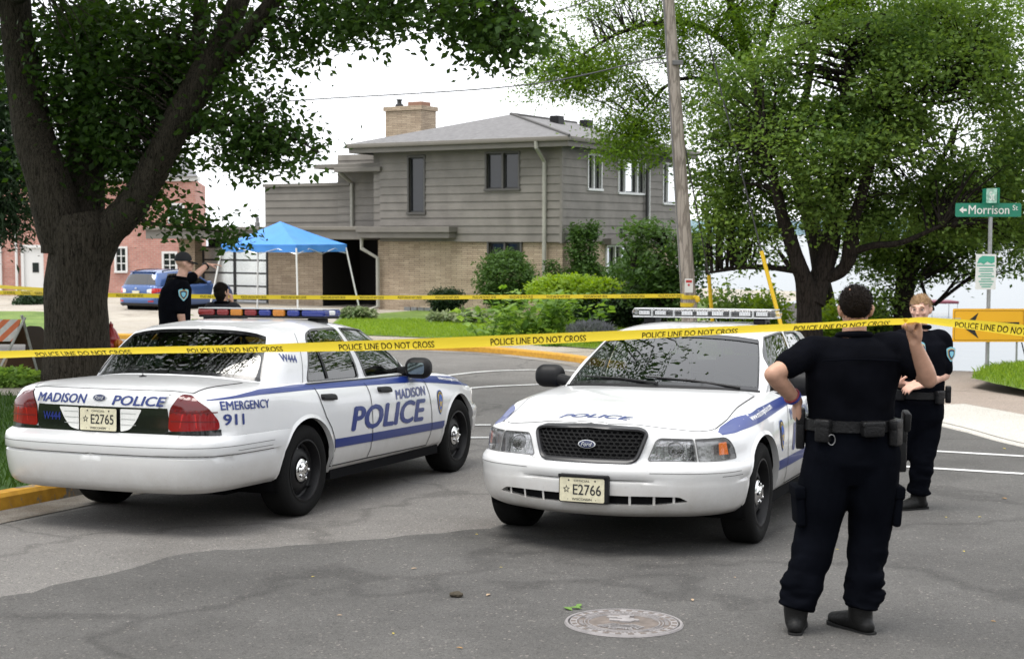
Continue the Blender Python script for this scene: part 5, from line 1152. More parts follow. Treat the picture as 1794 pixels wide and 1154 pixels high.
for k in range(4):
    A, B = Cn[k], Cn[(k+1) % 4]; P = [(*(A+(B-A)*s), zc0-.28+(.16 if i % 2 else 0)) for i, s in enumerate(np.linspace(0, 1, 5))]; b.tube(P, .012, 4)
b.build('truss', SILVER, tent)
car_a, SHELL = make_police_car('police_car', (-2.442, 11.006, -2.153), 1.2037, 'white police car seen from behind with red, amber and blue light bar', 'E2765', False)
car_b, _ = make_police_car('police_car', (1.951, 12.704, -2.261), -1.9629, 'white police car facing the camera with clear light bar and black grille', 'E2766', True)
# ------------------------------------------------------------------ people: one continuous body each, clothes over it
SKIN = pmat('skin', (.47, .27, .19), .5, var=(30, .10), spec=.4); SKIN2 = pmat('skin_fair', (.56, .33, .25), .5, var=(30, .10), spec=.4)
NAVY = pmat('navy_uniform', (.0036, .0040, .0060), .95, bump=(350, .15), spec=.03, var=(9, .25)); NAVYT = pmat('navy_trousers', (.0030, .0036, .0058), .95, bump=(300, .2), spec=.03, var=(7, .25))
LEATHER = pmat('black_leather', (.007, .007, .008), .42, spec=.3, bump=(80, .2)); BOOT = pmat('black_boot', (.007, .007, .007), .5, spec=.25, bump=(60, .2)); SOLE = pmat('boot_sole', (.022, .022, .022), .85, spec=.1)
HAIRD = pmat('dark_hair', (.009, .006, .0045), .7, spec=.12, bump=(120, .8)); HAIRB = pmat('sandy_hair', (.30, .18, .085), .6, bump=(120, .8)); LIP = pmat('lip', (.34, .13, .11), .5); EYEW = pmat('eye_white', (.6, .58, .55), .3); EYED = pmat('eye_dark', (.03, .02, .015), .25)
PATCHB = pmat('patch_blue', (.20, .50, .62), .7); PATCHG = pmat('patch_gold', (.55, .42, .16), .7); PATCHD = pmat('patch_dark', (.02, .03, .09), .7); BAND = pmat('wrist_band_blue', (.02, .03, .22), .5); WATCH = pmat('watch_black', (.012, .012, .012), .3)
def remesh(b, voxel, it=5, fac=.5):
    me = bpy.data.meshes.new('t'); me.from_pydata([tuple(v) for v in b.V], [], b.F); o = bpy.data.objects.new('t', me); COL.objects.link(o)
    m = o.modifiers.new('r', 'REMESH'); m.mode = 'VOXEL'; m.voxel_size = voxel
    if it: s = o.modifiers.new('s', 'SMOOTH'); s.iterations = it; s.factor = fac
    m2 = bpy.data.meshes.new_from_object(o.evaluated_get(bpy.context.evaluated_depsgraph_get()))
    V = np.array([v.co[:] for v in m2.vertices]); F = [tuple(p.vertices) for p in m2.polygons]
    bpy.data.objects.remove(o); bpy.data.meshes.remove(me); bpy.data.meshes.remove(m2); return V, F
def rings(b, R_, n=20):
    """loft of ellipses (centre, half width, half depth, yaw, tilt vector optional)"""
    V = []; F = []
    for c, rx, ry, yaw in R_:
        for k in range(n):
            a = 2*math.pi*k/n; x, y = rx*math.cos(a), ry*math.sin(a); V.append((c[0]+x*math.cos(yaw)-y*math.sin(yaw), c[1]+x*math.sin(yaw)+y*math.cos(yaw), c[2]))
    m = len(R_)
    for i in range(m-1):
        for k in range(n): F.append((i*n+k, i*n+(k+1) % n, (i+1)*n+(k+1) % n, (i+1)*n+k))
    F += [tuple(range(n))[::-1], tuple(range((m-1)*n, m*n))]; return b.add(V, F)
def limb(b, P, r, n=14, sub=5, ek=(.4, .75, .95)):
    """smooth tapered limb with rounded ends"""
    P = np.array(P, float); r = np.array(r, float); k = np.arange(len(P)).astype(float); q = np.linspace(0, len(P)-1, (len(P)-1)*sub+1)
    p = hermite(k, P, crslopes(k, P), q); rr = hermite(k, r, crslopes(k, r), q)
    d0 = p[0]-p[1]; d0 /= np.linalg.norm(d0); d1 = p[-1]-p[-2]; d1 /= np.linalg.norm(d1)
    pp = [p[0]+d0*rr[0]*s for s in (.95, .75, .4)]+list(p)+[p[-1]+d1*rr[-1]*s for s in ek]; r2 = [rr[0]*s for s in (.3, .66, .92)]+list(rr)+[rr[-1]*s for s in (.92, .66, .3)]
    return b.tube(pp, r2, n)
def folds(V, amp, fx, seed, mask=None):
    """cloth creases: noise displacement along vertex normals estimated from a centre line"""
    out = V.copy(); s = Vector((seed*3.1, seed*1.7, 0))
    for i, v in enumerate(V):
        p = Vector(v); q = Vector((p.x*fx[0], p.y*fx[0], p.z*fx[1]+p.x*2.0))
        n = noise.noise(q+s)+.6*noise.noise(q*2.1+s)
        d = Vector((noise.noise(q*.7+s+Vector((9, 0, 0))), noise.noise(q*.7+s+Vector((0, 9, 0))), 0))*.7
        r = np.array([n, 0, 0]); a = 1.5*amp*(mask(v) if mask else 1)
        c = Vector((v[0], v[1], 0)); out[i] = v+np.array((p.normalized()*n+d*.6).xyz)*a*np.array([1, 1, .3])
    return out
def hand(b, wrist, d, palm, curl, s=1.0, left=False, spread=.12, thumb=None):
    """hand in the body blob: d = direction of the fingers, palm = palm normal"""
    d = Vector(d).normalized(); pn = Vector(palm); pn = (pn-d*pn.dot(d)).normalized(); sd_ = d.cross(pn)*(1 if left else -1); w = Vector(wrist)
    for q in np.linspace(-1, 1, 4): limb(b, [w+sd_*.012*q*s, w+d*.045*s+sd_*.026*q*s, w+d*.092*s+sd_*.032*q*s], [.016*s, .017*s, .012*s], 8, 2)
    L = [.068, .078, .073, .056]
    for i in range(4):
        q = -1+2*i/3; base = w+d*.092*s+sd_*.033*q*s; dv = (d+sd_*q*spread).normalized(); p = [base]; a = 0; segs = [.45, .32, .23]
        for k, sg in enumerate(segs):
            a += curl[k]; v = dv*math.cos(a)+pn*math.sin(a); p.append(p[-1]+v*L[i]*sg*s)
        limb(b, p, [.0095*s, .0090*s, .0084*s, .0072*s], 8, 2)
    tb = w+d*.03*s-sd_*.026*s; tv = (d*.55-sd_*.75+pn*.45).normalized() if thumb is None else Vector(thumb).normalized(); t1 = tb+tv*.042*s; tv2 = (tv*.6+d*.6+pn*.35).normalized()
    limb(b, [tb, t1, t1+tv2*.030*s, t1+tv2*.050*s], [.015*s, .0115*s, .0105*s, .008*s], 8, 2)
def frame_head(c, yaw, pitch=0, roll=0): return Matrix.Translation(c)@Matrix.Rotation(yaw, 4, 'Z')@Matrix.Rotation(pitch, 4, 'X')@Matrix.Rotation(roll, 4, 'Y')
def head(b, M, s=1.0, jaw=1.0):
    """skull facing local -Y, centre between the ears"""
    e = lambda c, r: b.ell(M@Vector([q*s for q in c]), r[0]*s, r[1]*s, r[2]*s, 18, 0, M.to_3x3())
    e((0, .012, .035), (.076, .092, .085)); e((0, -.015, -.02), (.066*jaw, .078, .085)); e((0, -.045, -.065), (.045*jaw, .045, .042)); e((0, -.075, -.085), (.024, .022, .020))
    e((0, -.082, .022), (.055, .020, .016)); e((0, -.098, -.012), (.012, .020, .026)); e((0, -.108, -.030), (.016, .014, .011)); e((.040, -.072, -.022), (.022, .016, .018)); e((-.040, -.072, -.022), (.022, .016, .018)); e((0, -.092, -.058), (.024, .012, .010))
    for sx_ in (1, -1): e((.076*sx_, .012, -.005), (.010, .020, .032)); e((.084*sx_, .018, .006), (.008, .012, .020))
def face(par, M, s, skin):
    for sx_ in (1, -1):
        b = MB(); b.ell(M@Vector((.031*sx_*s, -.084*s, .004*s)), .0115*s, .0085*s, .0050*s, 12, 0, M.to_3x3()); eo = b.build('eye', EYEW, par, True)
        b = MB(); b.ell(M@Vector((.031*sx_*s, -.0915*s, .004*s)), .0058*s, .0035*s, .0046*s, 10, 0, M.to_3x3()); b.build('iris', EYED, eo, True)
        b = MB(); b.tube([M@Vector((x*sx_*s, -(.098-.0)*s+abs(x-.03)*s*.25, z*s)) for x, z in ((.012, .024), (.03, .030), (.05, .024))], [.0035*s, .0042*s, .0025*s], 6); b.build('eyebrow', HAIRB if skin is SKIN2 else HAIRD, par, True)
    b = MB(); b.tube([M@Vector((x*s, -(.103-abs(x)*.35)*s, -.060*s+abs(x)*.05*s)) for x in (-.024, -.01, .0, .01, .024)], [.002*s, .005*s, .005*s, .005*s, .002*s], 6); b.build('mouth', LIP, par, True)
def shield(par, P, n, up, s, name='shoulder_patch'):
    n = Vector(n).normalized(); up = Vector(up); up = (up-n*up.dot(n)).normalized(); r = up.cross(n); q = rounded([(-.042, .04), (0, .052), (.042, .04), (.036, -.012), (0, -.055), (-.036, -.012)], .012, 3); o = None
    for k, m in ((1, PATCHB), (.80, PATCHG), (.66, PATCHD), (.42, PATCHB)):
        V = [Vector(P)+(r*x*k+up*y*k)*s+n*(.0025*(1 if k == 1 else 2 if k == .8 else 3 if k == .66 else 4)) for x, y in q]; x_ = mob(name if o is None else 'patch_field', V, [tuple(range(len(V)))], m, o or par, smooth=False); o = o or x_
def bootmesh(b, ank, yaw, s=1.0, L=.29):
    """work boot: ankle shaft plus foot, pointing along yaw (0 = -Y local)"""
    d = Vector((math.sin(yaw), -math.cos(yaw), 0)); l = Vector((d.y, -d.x, 0)); a = Vector(ank)
    limb(b, [a+Vector((0, 0, .07)), a+Vector((0, 0, .0)), a+d*-.012+Vector((0, 0, -.045))], [.064*s, .062*s, .055*s], 14, 3)
    limb(b, [a-d*.045+Vector((0, 0, -.065)), a+d*.04+Vector((0, 0, -.050)), a+d*.12+Vector((0, 0, -.066)), a+d*.185+Vector((0, 0, -.073))], [.042*s, .050*s, .047*s, .036*s], 14, 3)
    limb(b, [a+d*.10+l*.018+Vector((0, 0, -.075)), a+d*.17+l*.012+Vector((0, 0, -.08))], [.038*s, .03*s], 12, 2)
def soleobj(par, ank, yaw, s, zg):
    d = Vector((math.sin(yaw), -math.cos(yaw), 0)); l = Vector((d.y, -d.x, 0)); a = Vector(ank); q = [(-.095, .0), (-.085, .032), (-.03, .040), (.05, .042), (.13, .055), (.19, .046), (.222, .02), (.222, -.02), (.19, -.046), (.13, -.050), (.05, -.038), (-.03, -.038), (-.085, -.03)]; q = rounded(q, .01, 2)
    n = len(q); P = [a+d*x*s+l*y*s for x, y in q]; V = [(p.x, p.y, zg) for p in P]+[(p.x, p.y, zg+.034) for p in P]; return mob('sole', V, [tuple(range(n))[::-1], tuple(range(n, 2*n))]+[(i, (i+1) % n, n+(i+1) % n, n+i) for i in range(n)], SOLE, par, smooth=False)
def pouch(par, name, c, yaw, sz, m=None, tilt=0):
    b = MB(); M = Matrix.Translation(c)@Matrix.Rotation(yaw, 4, 'Z')@Matrix.Rotation(tilt, 4, 'Y'); b.bbox(-sz[0]/2, sz[0]/2, -sz[1]/2, sz[1]/2, -sz[2]/2, sz[2]/2, min(sz)*.22, 0, M, 3); b.bbox(-sz[0]/2*1.02, sz[0]/2*1.02, -sz[1]/2*1.08, sz[1]/2*1.08, sz[2]*.12, sz[2]/2*1.04, min(sz)*.2, 0, M, 3); return b.build(name, m or LEATHER, par, True, 60)
def person(label, loc, J, yaw, hyaw, skin, hairm, vox, group, tr=(.93, .80), scale=1.0, hpitch=0.0, trunk=None, legr=None, cap=False, uniform=True, hroll=0, bald=0):
    p = empty('person', loc); tag(p, label, 'person', group); p.scale = (scale,)*3
    J = {k: Vector(v) for k, v in J.items()}; cy = yaw
    T = trunk; HM = frame_head(J['head'], hyaw, hpitch, hroll)
    # body
    b = MB(); head(b, HM); limb(b, [J['neck']+Vector((0, 0, -.05)), J['head']+Vector((0, .01, -.06))], [.062, .058], 14)
    rings(b, [(Vector((c[0], c[1], z)), rx*.90, ry*.90, cy) for z, rx, ry, c in T])
    for s in 'LR':
        limb(b, [J['sh'+s], (J['sh'+s]+J['el'+s])/2, J['el'+s]], [.060, .052, .043]); limb(b, [J['el'+s], J['el'+s].lerp(J['wr'+s], .3), J['wr'+s]], [.043, .045, .030])
        limb(b, [J['hip'+s], J['kn'+s], J['an'+s]], [.085, .058, .042])
        h = J.get('hd'+s); pm = J.get('pm'+s, Vector((0, 0, -1))); hand(b, J['wr'+s], h, pm, {'L': J_curl(J, 'L'), 'R': J_curl(J, 'R')}[s], 1.08, s == 'L', thumb=J.get('th'+s))
    V, F = remesh(b, vox, 3, .5); body = mob('body', V, F, skin, p, smooth=True)
    face(p, HM, 1.0, skin)
    # hair
    rn = np.random.default_rng(5); b = MB(); M3 = HM.to_3x3()
    def hz(v): return v.z > .052-(.125 if v.y > .02 else 0)*min(1, (v.y+.02)/.07)-.02*(v.y > -.02)
    if hairm is not None:
        HV_, HF_ = [], []; n = 30; tops = MB(); tops.ell((0, .012, .034), .081, .096, .088, n)
        for i, v in enumerate(tops.V):
            v = Vector(v); a = .006*noise.noise(v*60)+.005*noise.noise(v*25)+.006*noise.noise(v*120); HV_.append(v*(1+a*6))
        for f in tops.F:
            c = sum((HV_[i] for i in f), Vector())/len(f)
            if hz(c): HF_.append(f)
        mob('hair', [HM@v for v in HV_], HF_, hairm, p, smooth=True)
        V, F = [], []
        for k in range(2600):                                   # short strands give the hair an uneven edge
            d = Vector(rn.normal(size=3)).normalized(); c = Vector((d.x*.081, .012+d.y*.096, .036+d.z*.089))
            if not hz(c): continue
            t = (Vector(rn.normal(size=3))*.7+d*.55+Vector((0, .25, -.15))).normalized(); w = t.cross(d).normalized()*.0016; e = c+t*rn.uniform(.006, .014)+d*.003; i = len(V)
            V += [HM@(c-w), HM@(c+w), HM@e]; F.append((i, i+1, i+2))
        mob('hair_strands', V, F, hairm, p, smooth=False)
    if cap:
        b = MB(); b.ell((0, .012, .042), .089, .104, .098, 26); Vc = [Vector(v) for v in b.V]; Vc = [Vector((v.x, v.y, max(v.z, .030))) for v in Vc]
        b2 = MB(); b2.V = [tuple(HM@v) for v in Vc]; b2.F = b.F; b2.m = [0]*len(b.F); q = [(x, -.085-.075*math.sqrt(max(0, 1-(x/.08)**2))) for x in np.linspace(-.08, .08, 13)]
        b2.prism([(x, y) for x, y in q]+[(.08, -.03), (-.08, -.03)], .026, .044, HM@Matrix.Rotation(R(16), 4, 'X')); b2.build('cap', pmat('cap_black', (.008, .008, .010), .85), p, True, 50)
    # shirt with short sleeves
    b = MB(); rings(b, [(Vector((c[0], c[1], z)), rx, ry, cy) for z, rx, ry, c in T if z > J['waist'].z-.10])
    for s in 'LR':
        a, e = J['sh'+s], J['el'+s]; k = J.get('slv', Vector((.72, 0, 0))).x
        limb(b, [a+(Vector((T[-2][3][0], T[-2][3][1], a.z))-a)*.35, a, a.lerp(e, k*.6), a.lerp(e, k)], [.085, .082, .074, .070])
    V, F = remesh(b, vox*1.25, 5, .5); V = folds(V, .011, (9, 12), 1.0); sh = mob('shirt', V, F, NAVY if uniform else pmat('black_top', (.010, .010, .014), .9), p, smooth=True)
    b = MB(); nk = J['neck']; b.tube([Vector((nk.x+.078*math.cos(t), nk.y+.072*math.sin(t), nk.z+.008+.012*math.sin(t+yaw+math.pi))) for t in np.linspace(0, 2*math.pi, 25)], .017, 8, cap=False); b.build('collar', NAVY, sh, True)
    # trousers
    L0, L1, L2 = legr or (.115, .105, .10)
    b = MB(); rings(b, [(Vector((c[0], c[1], z)), rx*1.0, ry*1.0, cy) for z, rx, ry, c in T if z < J['waist'].z+.03])
    for s in 'LR': limb(b, [J['hip'+s], J['hip'+s].lerp(J['kn'+s], .5), J['kn'+s], J['kn'+s].lerp(J['an'+s], .6), J['an'+s]+Vector((0, 0, .03))], [L0, L0*.98, L1, L1*.90, L2], 16, ek=(.08, .14, .18))
    V, F = remesh(b, vox*1.35, 5, .5)
    zk = (J['anL'].z+J['anR'].z)/2; V = folds(V, .012, (7, 15), 4.0, lambda v: .6+2.0*max(0, 1-abs(v[2]-zk-.10)/.30)); mob('trousers', V, F, NAVYT if uniform else pmat('dark_trousers', (.010, .010, .013), .9), p, smooth=True)
    for s in 'LR':
        b = MB(); bootmesh(b, J['an'+s], J['ft'+s].x); V, F = remesh(b, .010, 3, .5); V[:, 2] = np.maximum(V[:, 2], J['an'+s].z-.108); bo = mob('boot', V, F, BOOT, p, smooth=True); soleobj(bo, J['an'+s], J['ft'+s].x, 1.0, J['an'+s].z-.122)
    wz = J['waist'].z; c = min(T, key=lambda t: abs(t[0]-wz)); c0 = Vector((c[3][0], c[3][1], 0)); b = MB(); n = 40; V = []; F = []
    prof = [(1.0, -.029), (1.06, -.027), (1.06, .027), (1.0, .029)]
    if uniform:
        for k, z in prof:
            for i in range(n): a = 2*math.pi*i/n; x, y = (c[1]*k+.006)*math.cos(a), (c[2]*k+.006)*math.sin(a); V.append((c0.x+x*math.cos(cy)-y*math.sin(cy), c0.y+x*math.sin(cy)+y*math.cos(cy), wz+z))
        F = [(j*n+i, j*n+(i+1) % n, (j+1)*n+(i+1) % n, (j+1)*n+i) for j in range(3) for i in range(n)]; mob('duty_belt', V, F, LEATHER, p, smooth=True, sharp=40)
    return p, J, (c0, c[1], c[2], wz)
def J_curl(J, s): c = J.get('cu'+s); return tuple(c) if c is not None else (.35, .45, .35)
def onbelt(bt, yaw, ang, out=.02, dz=0.0):
    """point on the belt at angle ang (0 = person's right side axis +x rotated by yaw)"""
    c, rx, ry, z = bt; x, y = (rx+out)*math.cos(ang), (ry+out)*math.sin(ang); return Vector((c.x+x*math.cos(yaw)-y*math.sin(yaw), c.y+x*math.sin(yaw)+y*math.cos(yaw), z+dz)), yaw+math.atan2(y/ry, x/rx)
# --- officer in the foreground, seen from behind, holding the tape up
FO = G(1450, 1106); SP = 2500.0/FO.y
def fx(px, py, y=0.0): k = (FO.y+y)/FO.y; return Vector(((px-1450)/SP*k+FO.x*(k-1), y, ((1106-py)/SP)*k+FO.z*(k-1)))
J = dict(head=fx(1490, 532, -.02), neck=fx(1488, 580, .0), shL=fx(1412, 607, .0), elL=fx(1346, 646, -.10), wrL=fx(1390, 694, .03), shR=fx(1566, 600, .0), elR=fx(1621, 655, -.10), wrR=fx(1596, 592, -.17),
    hipL=fx(1448, 790), knL=fx(1428, 925, .03), anL=fx(1393, 1070, -.02), hipR=fx(1527, 790), knR=fx(1522, 925, .03), anR=fx(1508, 1070, .0), waist=fx(1484, 733),
    hdL=(.05, .25, -.9), pmL=(.9, .1, 0), cuL=(.5, .5, .4), hdR=(-.12, -.10, .95), pmR=(-.75, -.55, 0), cuR=(1.1, 1.2, .8), thR=(-.7, -.3, .55), ftL=(math.pi-.25, 0, 0), ftR=(math.pi+.55, 0, 0), slv=(.58, 0, 0))
J = {k: Vector(v) for k, v in J.items()}
tz = lambda py: (1106-py)/SP
tx_ = lambda px: (px-1450)/SP
T1 = [(tz(840), .10, .09, (tx_(1486), .0)), (tz(800), .232, .145, (tx_(1487), .0)), (tz(760), .230, .145, (tx_(1487), .01)), (tz(733), .214, .140, (tx_(1486), .01)), (tz(700), .216, .142, (tx_(1486), .01)), (tz(650), .236, .148, (tx_(1487), .0)), (tz(612), .240, .142, (tx_(1488), .0)), (tz(592), .190, .12, (tx_(1488), .0)), (tz(578), .09, .08, (tx_(1488), .0))]
off1, J1, bt = person('officer in the foreground seen from behind, hand on hip, lifting the yellow tape', FO, J, R(-4), R(180-8), SKIN, HAIRD, .0075, 'police officers standing in the street', trunk=T1, legr=(.130, .108, .088), hpitch=R(4))
for nm, a, sz, dz in (('holster', .05, (.05, .075, .24), -.12), ('radio', 3.05, (.045, .07, .20), -.03), ('pouch', -1.25, (.05, .11, .075), -.005), ('pouch', -2.25, (.045, .075, .11), -.02), ('pouch', -.62, (.045, .07, .13), -.03), ('pouch', 2.6, (.05, .07, .14), -.04)):
    P, yw = onbelt(bt, R(-4), a, .035, dz); pouch(off1, nm, P, yw, sz)
P, yw = onbelt(bt, R(-4), .05, .055, .02); b = MB(); b.bbox(-.018, .018, -.055, .02, -.05, .05, .012, 0, Matrix.Translation(P)@Matrix.Rotation(R(12), 4, 'X')); b.build('pistol_grip', BLACK, off1, True)
P, yw = onbelt(bt, R(-4), -2.05, .045, -.06); b = MB(); b.tube([P+Vector((.018*math.sin(t), 0, .026*math.cos(t))) for t in np.linspace(0, 2*math.pi, 16)], .0025, 6, cap=False); b.build('key_ring', pmat('dull_metal', (.22, .22, .22), .4, .8), off1, True)
for s, xx in (('L', -1), ('R', 1)):
    q = J1['hip'+s].lerp(J1['kn'+s], .62); M = Matrix.Translation(q+Vector((.118*xx, -.0, 0)))@Matrix.Rotation(R(4*xx), 4, 'Y'); b = MB(); b.bbox(-.022, .022, -.085, .085, -.11, .09, .018, 0, M, 3); b.bbox(-.027, .027, -.09, .09, .03, .095, .012, 0, M, 3); b.build('cargo_pocket', NAVYT, off1, True, 60)
shield(off1, J1['shR'].lerp(J1['elR'], .30)+Vector((.055, -.062, .03)), (.75, -.65, .2), (0, 0, 1), 1.1)
w_ = J1['wrL'].lerp(J1['elL'], .16); b = MB(); d = (J1['elL']-J1['wrL']).normalized(); u = d.cross(Vector((0, 0, 1))).normalized(); v = d.cross(u); b.tube([w_+(u*math.cos(t)+v*math.sin(t))*.038 for t in np.linspace(0, 2*math.pi, 20)], .006, 8, cap=False); b.build('wrist_band', BAND, off1, True)
w_ = w_+d*.016; b = MB(); b.tube([w_+(u*math.cos(t)+v*math.sin(t))*.040 for t in np.linspace(0, 2*math.pi, 20)], .004, 6, cap=False); b.build('bracelet', pmat('bracelet_red', (.25, .03, .04), .5), off1, True)
# vest seams across the back
b = MB(); b.tube([Vector((tx_(1412)+x*(tx_(1562)-tx_(1412)), -.150-.012*math.sin(math.pi*x), tz(618)+.010*math.sin(math.pi*x))) for x in np.linspace(.06, .94, 12)], .004, 5); b.build('yoke_seam', NAVYT, off1, True)
# --- second officer facing us
SO = G(1598, 892); S2 = 2500.0/SO.y
def f2(px, py, y=0.0): return Vector(((px-1598)/S2, y, (892-py)/S2))
J = dict(head=f2(1606, 538, .0), neck=f2(1606, 572, .02), shL=f2(1645, 592, .0), elL=f2(1648, 652, -.04), wrL=f2(1597, 664, -.24), shR=f2(1570, 592, -.02), elR=f2(1560, 650, -.10), wrR=f2(1553, 664, -.16),
    hipL=f2(1624, 725), knL=f2(1612, 800, -.03), anL=f2(1609, 868, .0), hipR=f2(1585, 725), knR=f2(1568, 800, .05), anR=f2(1550, 858, .30), waist=f2(1606, 686),
    hdL=(-.9, -.2, -.15), pmL=(0, .3, -.9), hdR=(.9, -.15, -.1), pmR=(0, .5, .8), ftL=(-1.15, 0, 0), ftR=(-.4, 0, 0), slv=(.80, 0, 0))
z2 = lambda py: (892-py)/S2; x2 = lambda px: (px-1598)/S2
T2 = [(z2(760), .10, .09, (x2(1606), 0)), (z2(728), .195, .150, (x2(1606), 0)), (z2(705), .195, .155, (x2(1606), 0)), (z2(686), .192, .155, (x2(1606), 0)), (z2(660), .195, .158, (x2(1607), 0)), (z2(625), .208, .155, (x2(1607), 0)), (z2(598), .200, .135, (x2(1607), 0)), (z2(583), .14, .10, (x2(1607), .01)), (z2(574), .075, .07, (x2(1607), .02))]
off2, J2, bt2 = person('fair-haired officer facing us in the right background, hands held in front', SO, J, R(-22), R(-28), SKIN2, HAIRB, .008, 'police officers standing in the street', trunk=T2, legr=(.112, .098, .092), scale=1.0)
for nm, a, sz, dz in (('radio', .1, (.045, .06, .13), .0), ('pouch', -.7, (.045, .07, .10), -.01), ('holster', 3.1, (.05, .075, .22), -.10), ('pouch', -2.2, (.045, .08, .08), 0)):
    P, yw = onbelt(bt2, R(-22), a, .03, dz); pouch(off2, nm, P, yw, sz)
shield(off2, J2['shL'].lerp(J2['elL'], .38)+Vector((.040, -.068, .0)), (.45, -.9, .05), (0, 0, 1), 1.15)
b = MB(); q = J2['shR'].lerp(J2['neck'], .35)+Vector((0, -.14, -.06)); b.bbox(-.02, .02, -.012, .012, -.03, .03, .006, 0, Matrix.Translation(q)); b.build('name_badge', SILVER, off2, True)
# --- officer in a cap pointing, behind the left car
CD = 17.0; co = Vector(((303-897)/2500*CD, CD, 0)); co.z = float(zroad(co.x, co.y))+.125+.10; S3 = 2500/CD; zb = -(co.z)*S3+405
def f3(px, py, y=0.0): return Vector(((px-303)/S3, y, (zb-py)/S3))
ks = .94
J = dict(head=f3(323, 461, 0), neck=f3(315, 487, -.02), shR=f3(325, 503, -.12), elR=f3(321, 545, -.16), wrR=f3(325, 580, -.12), shL=f3(300, 500, .14), elL=f3(328, 486, .38), wrL=f3(344, 466, .62),
    hipL=f3(303, 610, .08), knL=f3(303, 670, .10), anL=f3(303, zb-15.5, .10), hipR=f3(303, 610, -.08), knR=f3(306, 670, -.10), anR=f3(306, zb-15.5, -.10), waist=f3(304, 585),
    hdL=(.85, .35, .02), pmL=(0, 0, -1), cuL=(.15, .25, .3), hdR=(.1, .1, -1), pmR=(.5, .6, 0), ftL=(R(118), 0, 0), ftR=(R(105), 0, 0), slv=(.9, 0, 0))
z3 = lambda py: (zb-py)/S3; x3 = lambda px: (px-303)/S3
T3 = [(z3(640), .10, .09, (x3(303), 0)), (z3(615), .195, .16, (x3(303), 0)), (z3(600), .20, .165, (x3(303), 0)), (z3(585), .20, .165, (x3(304), 0)), (z3(560), .205, .17, (x3(305), 0)), (z3(525), .225, .17, (x3(306), 0)), (z3(505), .215, .15, (x3(309), 0)), (z3(494), .14, .11, (x3(312), 0)), (z3(487), .08, .075, (x3(314), -.01))]
off3, J3, bt3 = person('officer in a dark cap behind the left car, pointing to the house', co, J, R(62), R(112), SKIN2, None, .010, 'police officers standing in the street', trunk=T3, legr=(.115, .10, .095), cap=True)
shield(off3, J3['shR'].lerp(J3['elR'], .28)+Vector((.028, -.073, .0)), (.35, -1, .1), (0, 0, 1), 1.45)
b = MB(); w_ = J3['wrL'].lerp(J3['elL'], .12); d = (J3['elL']-J3['wrL']).normalized(); u = d.cross(Vector((0, 0, 1))).normalized(); v = d.cross(u); b.tube([w_+(u*math.cos(t)+v*math.sin(t))*.038 for t in np.linspace(0, 2*math.pi, 16)], .012, 6, cap=False); b.build('watch', WATCH, off3, True)
# --- dark-haired person beside him
QD = 17.6; qo = Vector(((389-897)/2500*QD, QD, 0)); qo.z = float(zroad(qo.x, qo.y))+.125; S4 = 2500/QD; zq = -(qo.z)*S4+405
def f4(px, py, y=0.0): return Vector(((px-389)/S4, y, (zq-py)/S4))
J = dict(head=f4(388, 512, 0), neck=f4(388, 531, 0), shL=f4(367, 541, .03), elL=f4(362, 590, -.02), wrL=f4(375, 615, .10), shR=f4(410, 541, .02), elR=f4(420, 562, .17), wrR=f4(402, 532, .14),
    hipL=f4(380, 640), knL=f4(380, 690, .02), anL=f4(380, zq-15, 0), hipR=f4(398, 640), knR=f4(398, 690, .02), anR=f4(398, zq-15, 0), waist=f4(389, 615),
    hdL=(.5, .6, -.2), pmL=(0, -.3, .9), hdR=(-.12, .05, .95), pmR=(-.9, .1, 0), cuR=(.7, .8, .5), ftL=(R(170), 0, 0), ftR=(R(190), 0, 0), slv=(.9, 0, 0))
z4 = lambda py: (zq-py)/S4; x4 = lambda px: (px-389)/S4
T4 = [(z4(665), .10, .09, (x4(389), 0)), (z4(642), .17, .13, (x4(389), 0)), (z4(628), .175, .13, (x4(389), 0)), (z4(615), .165, .125, (x4(389), 0)), (z4(590), .175, .125, (x4(389), 0)), (z4(556), .19, .125, (x4(389), 0)), (z4(542), .17, .11, (x4(389), 0)), (z4(535), .10, .085, (x4(389), 0)), (z4(530), .065, .065, (x4(389), 0))]
per4, J4, bt4 = person('dark-haired person in black seen from behind, hand raised to the face', qo, J, R(0), R(180-35), SKIN, HAIRD, .010, None, trunk=T4, legr=(.10, .09, .085), uniform=False)
b = MB(); limb(b, [J4['head']+Vector((-.008, -.02, .03)), J4['head']+Vector((-.012, -.035, -.03)), J4['head']+Vector((-.012, -.035, -.075))], [.080, .076, .052], 14); V, F = remesh(b, .012, 3); V = np.array([np.array(v)+np.array(noise.noise_vector(Vector(v)*45))*.007 for v in V]); mob('long_hair', V, F, HAIRD, per4)
# ------------------------------------------------------------------ trees and plants
def leafmat(name, c0, c1, trans=.35, rough=.55, spec=.3):
    m, t, b = newmat(name); out = t.nodes['Material Output']
    at = node(t, 'ShaderNodeAttribute', attribute_name='tint'); col = ramp(t, at.outputs['Fac'], [(0, c0), (1, c1)])
    t.links.new(col, b.inputs['Base Color']); b.inputs['Roughness'].default_value = rough; b.inputs['Specular IOR Level'].default_value = spec
    tr = node(t, 'ShaderNodeBsdfTranslucent'); hs = node(t, 'ShaderNodeHueSaturation', Saturation=1.15, Value=1.25); hs.inputs['Hue'].default_value = .485; t.links.new(col, hs.inputs['Color']); t.links.new(hs.outputs[0], tr.inputs['Color'])
    mx = node(t, 'ShaderNodeMixShader'); mx.inputs[0].default_value = trans; t.links.new(b.outputs[0], mx.inputs[1]); t.links.new(tr.outputs[0], mx.inputs[2]); t.links.new(mx.outputs[0], out.inputs['Surface']); return m
LF_MAPLE = leafmat('leaf_maple', (.022, .058, .010), (.070, .140, .024), .42)
